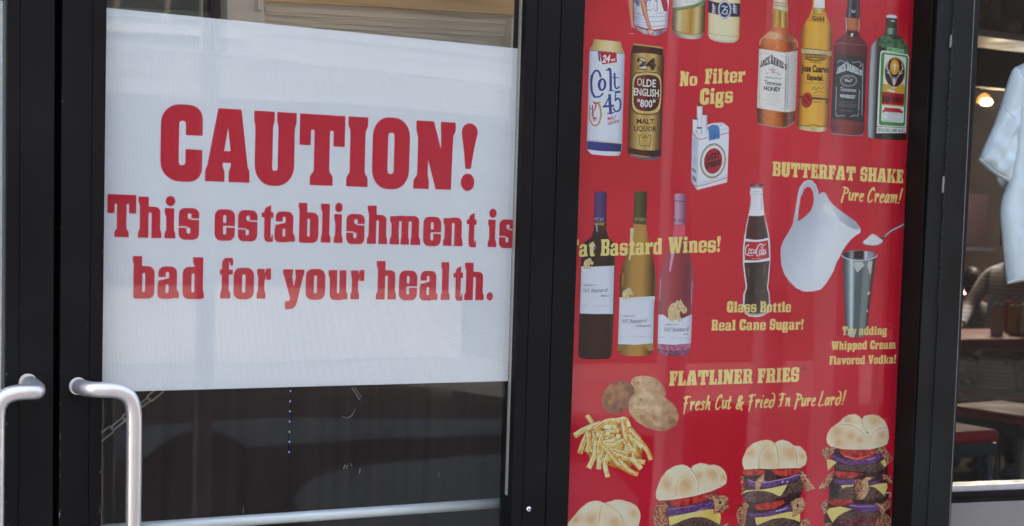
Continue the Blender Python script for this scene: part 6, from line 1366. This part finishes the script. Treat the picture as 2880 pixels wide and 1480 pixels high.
# valance panel under the shelf, dark maroon
pan = MB().box(P(2600, 90, 3.9).x, 8.2, 3.9, 3.95, P(2790, 248, 3.9).z, P(2790, -60, 3.9).z)
tag(pan.build('overhead_panel', pbr('dark_maroon_panel', (.022, .013, .015), .6, 0, .15, 4)), 'wide dark maroon panel hanging below the pale shelf', 'panel')
pan = MB().box(P(2600, 570, 5.4).x, 8.4, 5.4, 5.44, P(2790, 688, 5.4).z, P(2790, 548, 5.4).z)
tag(pan.build('extractor_canopy', pbr('plum_hood_panel', (.035, .02, .025), .5, 0, .15, 4)), 'plum coloured hood panel above the kitchen behind the shirt', 'panel')
rl = MB().box(P(2600, 700, 5.3).x, 8.4, 5.3, 5.36, P(2790, 707, 5.3).z, P(2790, 697, 5.3).z)
tag(rl.build('hood_rail', pbr('grey_violet_metal', (.13, .12, .16), .35, .6, .1, 8)), 'thin greyish violet metal rail along the lower edge of the hood', 'rail')
# pendant lamp
c = P(2768, 283, 4.5); PL = thing('pendant_lamp', 'small glowing pendant lamp with amber dome shade in the dark room', 'lamp', (c.x, c.y, c.z))
amber = emis('lit_amber_shade', (.75, .28, .06), .22); bulb_e = emis('lit_warm_bulb', (1.0, .72, .38), 1.2)
sc = .0021 * 20
MB().lathe((c.x, c.y, c.z), [(sc*1.15, -.4*sc), (sc*1.12, 0), (sc*.95, .5*sc), (sc*.6, .9*sc), (sc*.15, 1.15*sc)], 24).build('lamp_shade', amber, PL, smooth=True)
MB().lathe((c.x - .012, c.y - .03, c.z - .012), [(.002, -.026), (.03, -.02), (.042, 0), (.03, .02), (.002, .026)], 20).build('bulb', bulb_e, PL, smooth=True)
MB().tube([Vector((c.x, c.y, c.z + sc)), Vector((c.x, c.y, 2.75))], .004, 8).build('cord', M['gap'], PL)
def lamp(name, loc, e_, r, col=(1, .82, .62)):
    l = bpy.data.lights.new(name, 'POINT'); l.energy = e_; l.shadow_soft_size = r; l.color = col
    o = bpy.data.objects.new(name, l); scene.collection.objects.link(o); o.location = loc; return o
o = lamp('lamp_light', (c.x, c.y - .08, c.z - .08), 3, .05, (1, .7, .4)); under(o, PL)
lamp('fill_light', (c.x + .5, 4.7, 2.45), 12, .2, (1, .88, .74))  # unseen lamp added to brighten the people and the counter
# menu board glowing beyond
gl = emis('lit_menu_letters', (1.0, .42, .08), .28); gy = emis('lit_yellow_tube', (1.0, .78, .30), 1.1); gp = emis('lit_menu_lines', (.55, .26, .20), .16)
MBd = thing('menu_board', 'dark menu board with glowing orange heading and rows of dim lines above the cook', 'menu board', P(2780, 760, 6.2))
MB().pix([(2660, 712), (3000, 712), (3000, 792), (2660, 792)], 6.2, 6.23).build('board', inwall_m, MBd)
mb = MB(); x = 2740
while x < 2816:
    ww = random.uniform(3.5, 6); mb.pix([(x, 727), (x + ww, 727), (x + ww, 741), (x, 741)], 6.19, 6.198); x += ww + 1.6
o = mb.build('heading', gl, MBd); o['kind'] = 'stuff'
mb = MB()
for yy in (745.5, 755.5):
    x = 2700
    while x < 2820:
        ww = random.uniform(4, 10); mb.pix([(x, yy), (x + ww, yy), (x + ww, yy + 3.5), (x, yy + 3.5)], 6.19, 6.198); x += ww + 2.5
o = mb.build('menu_line', gp, MBd); o['kind'] = 'stuff'
MB().pix([(2749, 726), (2757.5, 726), (2757.5, 756), (2749, 756)], 6.1, 6.13).build('lit_tube', gy, MBd)
c = P(2715.5, 803, 6.0); mb = MB().lathe((c.x, c.y, c.z), [(.005, -.07), (.02, -.05), (.022, .04), (.006, .08)], 12)
tag(mb.build('neon_light', emis('pinkish_red_glow', (1.0, .35, .38), 1.2), smooth=True), 'small pinkish red light beside the post, left of the dark haired cook', 'lamp')
# napkin holder on the rear counter
KC = MB().box(P(2600, 1000, 5.0).x, 8.4, 5.0, 5.6, 0, .92)
tag(KC.build('kitchen_counter', pbr('dark_steel_counter', (.06, .058, .055), .4, .3, .15, 5), bevel=.004), 'dark metal kitchen counter behind the two cooks', 'counter')

# people: skinned bodies
def skin_body(name, joints, edges_, mat, parent, sub=2):
    me = bpy.data.meshes.new(name); me.from_pydata([j[0] for j in joints], edges_, []); me.update()
    o = bpy.data.objects.new(name, me); scene.collection.objects.link(o)
    sk = o.modifiers.new('skin', 'SKIN'); sk.use_smooth_shade = True
    for i, j in enumerate(joints):
        r = j[1]; me.skin_vertices[0].data[i].radius = r if isinstance(r, tuple) else (r, r)
    me.skin_vertices[0].data[0].use_root = True
    sb = o.modifiers.new('sub', 'SUBSURF'); sb.levels = sub; sb.render_levels = sub
    me.materials.append(mat); under(o, parent); return o
def striped(name, a, b_, sc_):
    m, t = new_mat(name); out = N(t, 'ShaderNodeOutputMaterial'); p_ = N(t, 'ShaderNodeBsdfPrincipled'); p_.inputs['Roughness'].default_value = .85
    tc = N(t, 'ShaderNodeTexCoord'); wv = N(t, 'ShaderNodeTexWave', bands_direction='Z'); wv.inputs['Scale'].default_value = sc_; wv.inputs['Distortion'].default_value = 1.5; wv.inputs['Detail'].default_value = 2
    t.links.new(tc.outputs['Object'], wv.inputs['Vector']); mx = N(t, 'ShaderNodeMix', data_type='RGBA'); t.links.new(wv.outputs[0], mx.inputs[0]); mx.inputs[6].default_value = (*a, 1); mx.inputs[7].default_value = (*b_, 1)
    t.links.new(mx.outputs[2], p_.inputs['Base Color']); t.links.new(p_.outputs[0], out.inputs[0]); return m
shirt_s = striped('grey_blue_striped_shirt', (.40, .40, .48), (.24, .24, .31), 12)
shirt_w = striped('dim_white_shirt', (.32, .29, .28), (.25, .22, .215), 8)
skin_m = pbr('warm_skin', (.34, .17, .11), .55, 0, .06, 10); hair_m = pbr('very_dark_hair', (.012, .006, .006), .5, 0, .2, 60, .3)
trouser = pbr('dark_trousers', (.035, .035, .04), .8, 0, .1, 8)
def person(label, base, H_, lean_x, face, shirt, arm_fwd=True, apron=False):
    """base: point on the floor; figure of height H_ leaning by lean_x at the shoulders, looking along face (x, y)"""
    T = thing('person', label, 'person', base, 'cooks behind the counter'); bx, by = base[0], base[1]; k = H_ / 1.75
    fx, fy = face; sx, sy = -fy, fx                # s: the side axis
    def J(s, f, z, l=0): return (bx + sx*s*k + fx*f*k + lean_x[0]*l, by + sy*s*k + fy*f*k + lean_x[1]*l, z*k)
    zs = 1.42 - .08 * (abs(lean_x[0]) + abs(lean_x[1]))
    head = J(0, .05, zs + .22, 1.15)
    body = [(J(0, 0, .95), (.155*k, .12*k)), (J(0, 0, 1.12, .35), (.15*k, .115*k)), (J(0, .01, 1.30, .75), (.175*k, .12*k)), (J(0, .01, zs, 1), (.12*k, .09*k)), (J(0, .02, zs+.08, 1.06), (.055*k, .055*k)),
            (J(.17, .0, zs-.02, 1), .065*k), (J(.26, .06, 1.16, .8), .052*k), (J(.20, .28, 1.06, .8), .042*k), (J(.17, .36, 1.06, .8), .034*k),
            (J(-.17, .0, zs-.02, 1), .065*k), (J(-.27, .08, 1.16, .8), .052*k), (J(-.20, .30, 1.06, .8), .042*k), (J(-.17, .38, 1.06, .8), .034*k),
            (J(.09, 0, .84), .095*k), (J(.10, .02, .48), .065*k), (J(.10, 0, .09), .045*k), (J(.10, .13, .05), .045*k),
            (J(-.09, 0, .84), .095*k), (J(-.10, .02, .48), .065*k), (J(-.10, 0, .09), .045*k), (J(-.10, .13, .05), .045*k)]
    ed = [(0,1),(1,2),(2,3),(3,4),(3,5),(5,6),(6,7),(7,8),(3,9),(9,10),(10,11),(11,12),(0,13),(13,14),(14,15),(15,16),(0,17),(17,18),(18,19),(19,20)]
    skin_body('body', body, ed, shirt, T)
    # trousers slightly proud of the legs
    skin_body('trousers', [(J(0, 0, .93), .145*k), (J(.09, 0, .82), .102*k), (J(.10, .02, .48), .075*k), (J(.10, 0, .12), .06*k), (J(-.09, 0, .82), .102*k), (J(-.10, .02, .48), .075*k), (J(-.10, 0, .12), .06*k)], [(0,1),(1,2),(2,3),(0,4),(4,5),(5,6)], trouser, T)
    # head: profile with chin, nose and ears
    hv = MB(); n1, n2 = 20, 14; hx, hy, hz = head; rows = []
    for i in range(n2 + 1):
        a = math.pi * i / n2
        for j in range(n1):
            b = 2 * math.pi * j / n1
            u = math.sin(a) * math.cos(b); v = math.sin(a) * math.sin(b); zz = math.cos(a)
            fz = .098 * u * (1 if zz > -.2 else 1 - .25 * (-zz - .2)); sz = .076 * v * (1 if zz > -.1 else 1 - .42 * (-zz - .1)); hh = .118 * zz
            if u > .93 and -.25 < zz < .15: fz += .018
            rows.append(Vector((hx + fx*fz*k + sx*sz*k, hy + fy*fz*k + sy*sz*k, hz + hh*k)))
    hv.v = rows
    for i in range(n2):
        for j in range(n1):
            q = (j + 1) % n1; hv.f.append((i*n1+j, i*n1+q, (i+1)*n1+q, (i+1)*n1+j))
    hv.build('head', skin_m, T, smooth=True)
    hr = MB(); 
    for i in range(n2 + 1):
        a = math.pi * i / n2
        for j in range(n1):
            b = 2 * math.pi * j / n1
            u = math.sin(a) * math.cos(b); v = math.sin(a) * math.sin(b); zz = math.cos(a)
            r_ = 1.10 + .04 * noise.noise(Vector((u*3, v*3, zz*3)))
            if u > .35 and zz < .45: r_ = .85
            if zz < -.35: r_ = .85 if u > -.3 else 1.0
            hr.v.append(Vector((hx + (fx*.098*u + sx*.078*v)*k*r_, hy + (fy*.098*u + sy*.078*v)*k*r_, hz + .118*zz*k*r_ + .008)))
    for i in range(n2):
        for j in range(n1):
            q = (j + 1) % n1; hr.f.append((i*n1+j, i*n1+q, (i+1)*n1+q, (i+1)*n1+j))
    hr.build('hair', hair_m, T, smooth=True)
    for s_ in (-1, 1):
        e0 = Vector(head) + Vector((sx*.078*s_*k, sy*.078*s_*k, -.005)); MB().lathe(tuple(e0), [(.003, -.03), (.013, -.02), (.016, 0), (.014, .02), (.004, .032)], 10, 1, 1).build('ear', skin_m, T, smooth=True)
        # hand: palm, four fingers and a thumb curled forward
        w0 = Vector(J(.17*s_, .38, 1.06, .8)); f_ = Vector((fx, fy, 0)); sd = Vector((sx, sy, 0)) * s_
        jj = [(tuple(w0), .028*k), (tuple(w0 + f_*.07*k), (.036*k, .018*k))]; ee = [(0, 1)]
        for q in range(4):
            o_ = sd * (q - 1.5) * .019 * k; Lq = (.075, .083, .078, .062)[q] * k; i0 = len(jj)
            jj += [(tuple(w0 + f_*.08*k + o_), .0095*k), (tuple(w0 + f_*(.08*k + Lq*.5) + o_), .009*k), (tuple(w0 + f_*(.08*k + Lq*.85) + o_ + Vector((0, 0, -.02*k))), .008*k)]; ee += [(1, i0), (i0, i0+1), (i0+1, i0+2)]
        i0 = len(jj); jj += [(tuple(w0 + f_*.03*k - sd*.03*k), .011*k), (tuple(w0 + f_*.065*k - sd*.055*k + Vector((0, 0, -.012*k))), .009*k)]; ee += [(0, i0), (i0, i0+1)]
        skin_body('hand', jj, ee, skin_m, T, 1)
    if apron:
        ap = MB().lathe((bx, by, .36), [(.20, 0), (.185, .2), (.17, .45), (.16, .60), (.15, .61)], 24, 1.0, .8); ap.build('apron', shirt, T, smooth=True)
    return T
p = P(2754, 790, 4.5); person('dark haired person in a dim white shirt seen from behind beside the post', (p.x - .02, p.y, 0), p.z / 1.66 * 1.75, (-.02, .0), (.25, .97), shirt_w)
p = P(2838, 765, 4.2); person('cook in a grey blue striped shirt leaning over, head hidden by the hanging shirt', (p.x, p.y, 0), p.z / 1.42 * 1.75, (.10, .05), (-.96, -.28), shirt_s, apron=True)
# ------------------------------------------------------------------ across the street: what the glass mirrors
D = 10.0
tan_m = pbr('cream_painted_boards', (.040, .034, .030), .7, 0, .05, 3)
white_m = pbr('white_painted_column', (.80, .79, .76), .6, 0, .05, 4)
orange_m = pbr('ochre_awning_canvas', (.62, .36, .10), .8, 0, .08, 3)
darkwin_m = pbr('dark_shop_window', (.03, .035, .035), .2, 0, .3, 3)
shade_m = pbr('brown_shopfront', (.10, .085, .076), .7, 0, .2, 2)
BA = thing('shop_building', 'cream boarded building across the street with white columns, mirrored in the door glass', 'building', (0, -D, 0))
zl = R(800, 330, D).z
zlow = R(800, 300, D).z
xA, xB = R(-600, 0, D).x, R(1580, 0, D).x
z = zlow; i = 0
boards = MB()
zt_ = 7.0
bh = .16
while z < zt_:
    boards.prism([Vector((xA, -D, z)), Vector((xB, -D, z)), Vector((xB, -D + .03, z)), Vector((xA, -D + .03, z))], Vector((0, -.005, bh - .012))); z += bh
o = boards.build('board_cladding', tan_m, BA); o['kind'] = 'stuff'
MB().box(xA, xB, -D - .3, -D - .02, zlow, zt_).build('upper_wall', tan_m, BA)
MB().box(xA, xB, -D - 2.2, -D - 2.0, 0, zlow).build('shopfront', shade_m, BA)
MB().box(xA, xB, -D - 2.0, -D - .3, zlow, zlow + .1).build('porch_ceiling', shade_m, BA)
def refl_rect(x0, x1, y0, y1, d=D):     # rectangle in mirrored-picture coordinates -> x range, z range
    a = R(x0, y0, d); b = R(x1, y1, d); return a.x, b.x, b.z, a.z
# dark window on the left of the upper wall, its trim
a, b_, z0, z1 = refl_rect(240, 632, -260, 95)
MB().box(a, b_, -D + .03, -D + .06, z0, z1).build('window', darkwin_m, BA)
for k in range(3):
    xx = a + (b_ - a) * (k + .6) / 3; MB().box(xx, xx + .04, -D + .061, -D + .08, z0, z1).build('window_bar', shade_m, BA)
MB().box(a - .1, b_ + .1, -D + .03, -D + .12, z0 - .08, z0 - .002).build('window_sill', shade_m, BA)
# mouldings
for yy, h in ((52, .05), (72, .035), (95, .03), (120, .06)):
    q = R(1100, yy, D); MB().box(R(745, yy, D).x, xB, -D + .032, -D + .07, q.z - h, q.z).build('moulding', tan_m, BA)
# slim white posts at the kerb, seen only as pale stripes in the glass
def kerb_post(x0, x1, d, label):
    a = R(x0, 900, d).x; b = R(x1, 900, d).x; w_ = b - a
    T = thing('street_post', label, 'post', ((a+b)/2, -d, 0), 'white posts along the kerb')
    MB().box(a, b, -d - w_*.5, -d + w_*.5, .03, 3.6).build('shaft', white_m, T)
    MB().box(a - .03, b + .03, -d - w_*.5 - .03, -d + w_*.5 + .03, 0, .03).build('foot', white_m, T)
white_keep = white_m; white_m = pbr('mauve_grey_painted_post', (.30, .22, .22), .6, 0, .05, 4)
kerb_post(556, 598, 2.75, 'slim mauve grey kerb post mirrored as a faint band under the caution notice')
white_m = white_keep
for x0, x1, lb in ((1868, 1908, 'white kerb post mirrored between the cans and the cigarette pack'), (1924, 1936, 'thin white pole mirrored just left of the cigarette pack'), (2132, 2172, 'white kerb post mirrored between the cola bottle and the cream jug'), (2188, 2199, 'thin white pole mirrored over the cream jug handle'), (2318, 2392, 'wide white kerb post mirrored over the right half of the cream jug'), (2462, 2474, 'thin white pole mirrored near the right edge of the poster')):
    kerb_post(x0, x1, 2.75, lb)
# trees and a far block close the street view so the glass never mirrors a bare horizon
# parked car mirrored in the lower door glass
car_m = pbr('dark_brown_car_paint', (.028, .021, .018), .35, .0, .1, 2, coat=.5)
cwin = pbr('sky_reflection_car_glass', (.26, .36, .42), .3, 0, .1, 2)  # pale blue-grey colour holds the sky reflected by the car glass
silver = pbr('roof_sky_reflection', (.30, .40, .46), .35, .2, .1, 2)  # sky sheen along the roof, put into the colour
tyre = pbr('tyre_rubber', (.02, .02, .02), .8, 0, .1, 10)
dC = 4.4
CAR = thing('parked_car', 'dark brown parked car with sky reflection coloured into windows and roof, mirrored dimly in the lower door glass', 'car', (R(1000, 1300, dC).x, -dC - .8, -.13))
def rp(x, y, d=dC): return R(x, y, d)
bodyp = [(150, 1300), (300, 1240), (700, 1195), (1100, 1180), (1500, 1185), (1900, 1240), (2300, 1330), (2420, 1460), (2430, 1700), (60, 1800), (70, 1420)]
pts = [rp(a, b) for a, b in bodyp]; pts = smooth_path(pts + pts[:1], 5)[:-1]
MB().prism(pts, Vector((0, -1.6, 0))).build('body', car_m, CAR)
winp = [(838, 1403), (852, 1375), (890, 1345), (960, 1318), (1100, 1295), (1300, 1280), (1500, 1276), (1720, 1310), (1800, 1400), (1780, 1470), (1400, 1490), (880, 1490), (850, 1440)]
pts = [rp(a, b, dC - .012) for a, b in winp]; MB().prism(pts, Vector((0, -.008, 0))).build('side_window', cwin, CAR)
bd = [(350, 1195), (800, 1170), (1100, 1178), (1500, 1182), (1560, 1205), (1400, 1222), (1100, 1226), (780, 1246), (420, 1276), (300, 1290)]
pts = [rp(a, b, dC - .012) for a, b in bd]; MB().prism(pts, Vector((0, -.008, 0))).build('roof_sheen', silver, CAR)
for x in (560, 2050):
    c = rp(x, 1650, dC - .02); w2 = MB(); w2.tube([Vector((c.x, c.y, .2)), Vector((c.x, c.y - .2, .2))], .33, 28); w2.build('wheel', tyre, CAR, smooth=True)
    w2 = MB(); w2.tube([Vector((c.x, c.y + .012, .2)), Vector((c.x, c.y + .001, .2))], .2, 24); w2.build('wheel_rim', tyre, CAR)
# neighbouring blocks that shut the ends of the street
blk = pbr('dark_brick_block', (.012, .009, .009), .8, 0, .12, 3)
b1 = MB().box(xB + .3, xB + 40, -D - 8, -D - 1, 0, 9)
tag(b1.build('corner_building', blk), 'plain brick corner building further along the far side of the street', 'building')
b2 = MB().box(xA - 9, xA - 1.0, -D - 6, -D, 0, 6.0)
tag(b2.build('corner_building', blk), 'plain brick building at the other end of the far side', 'building')
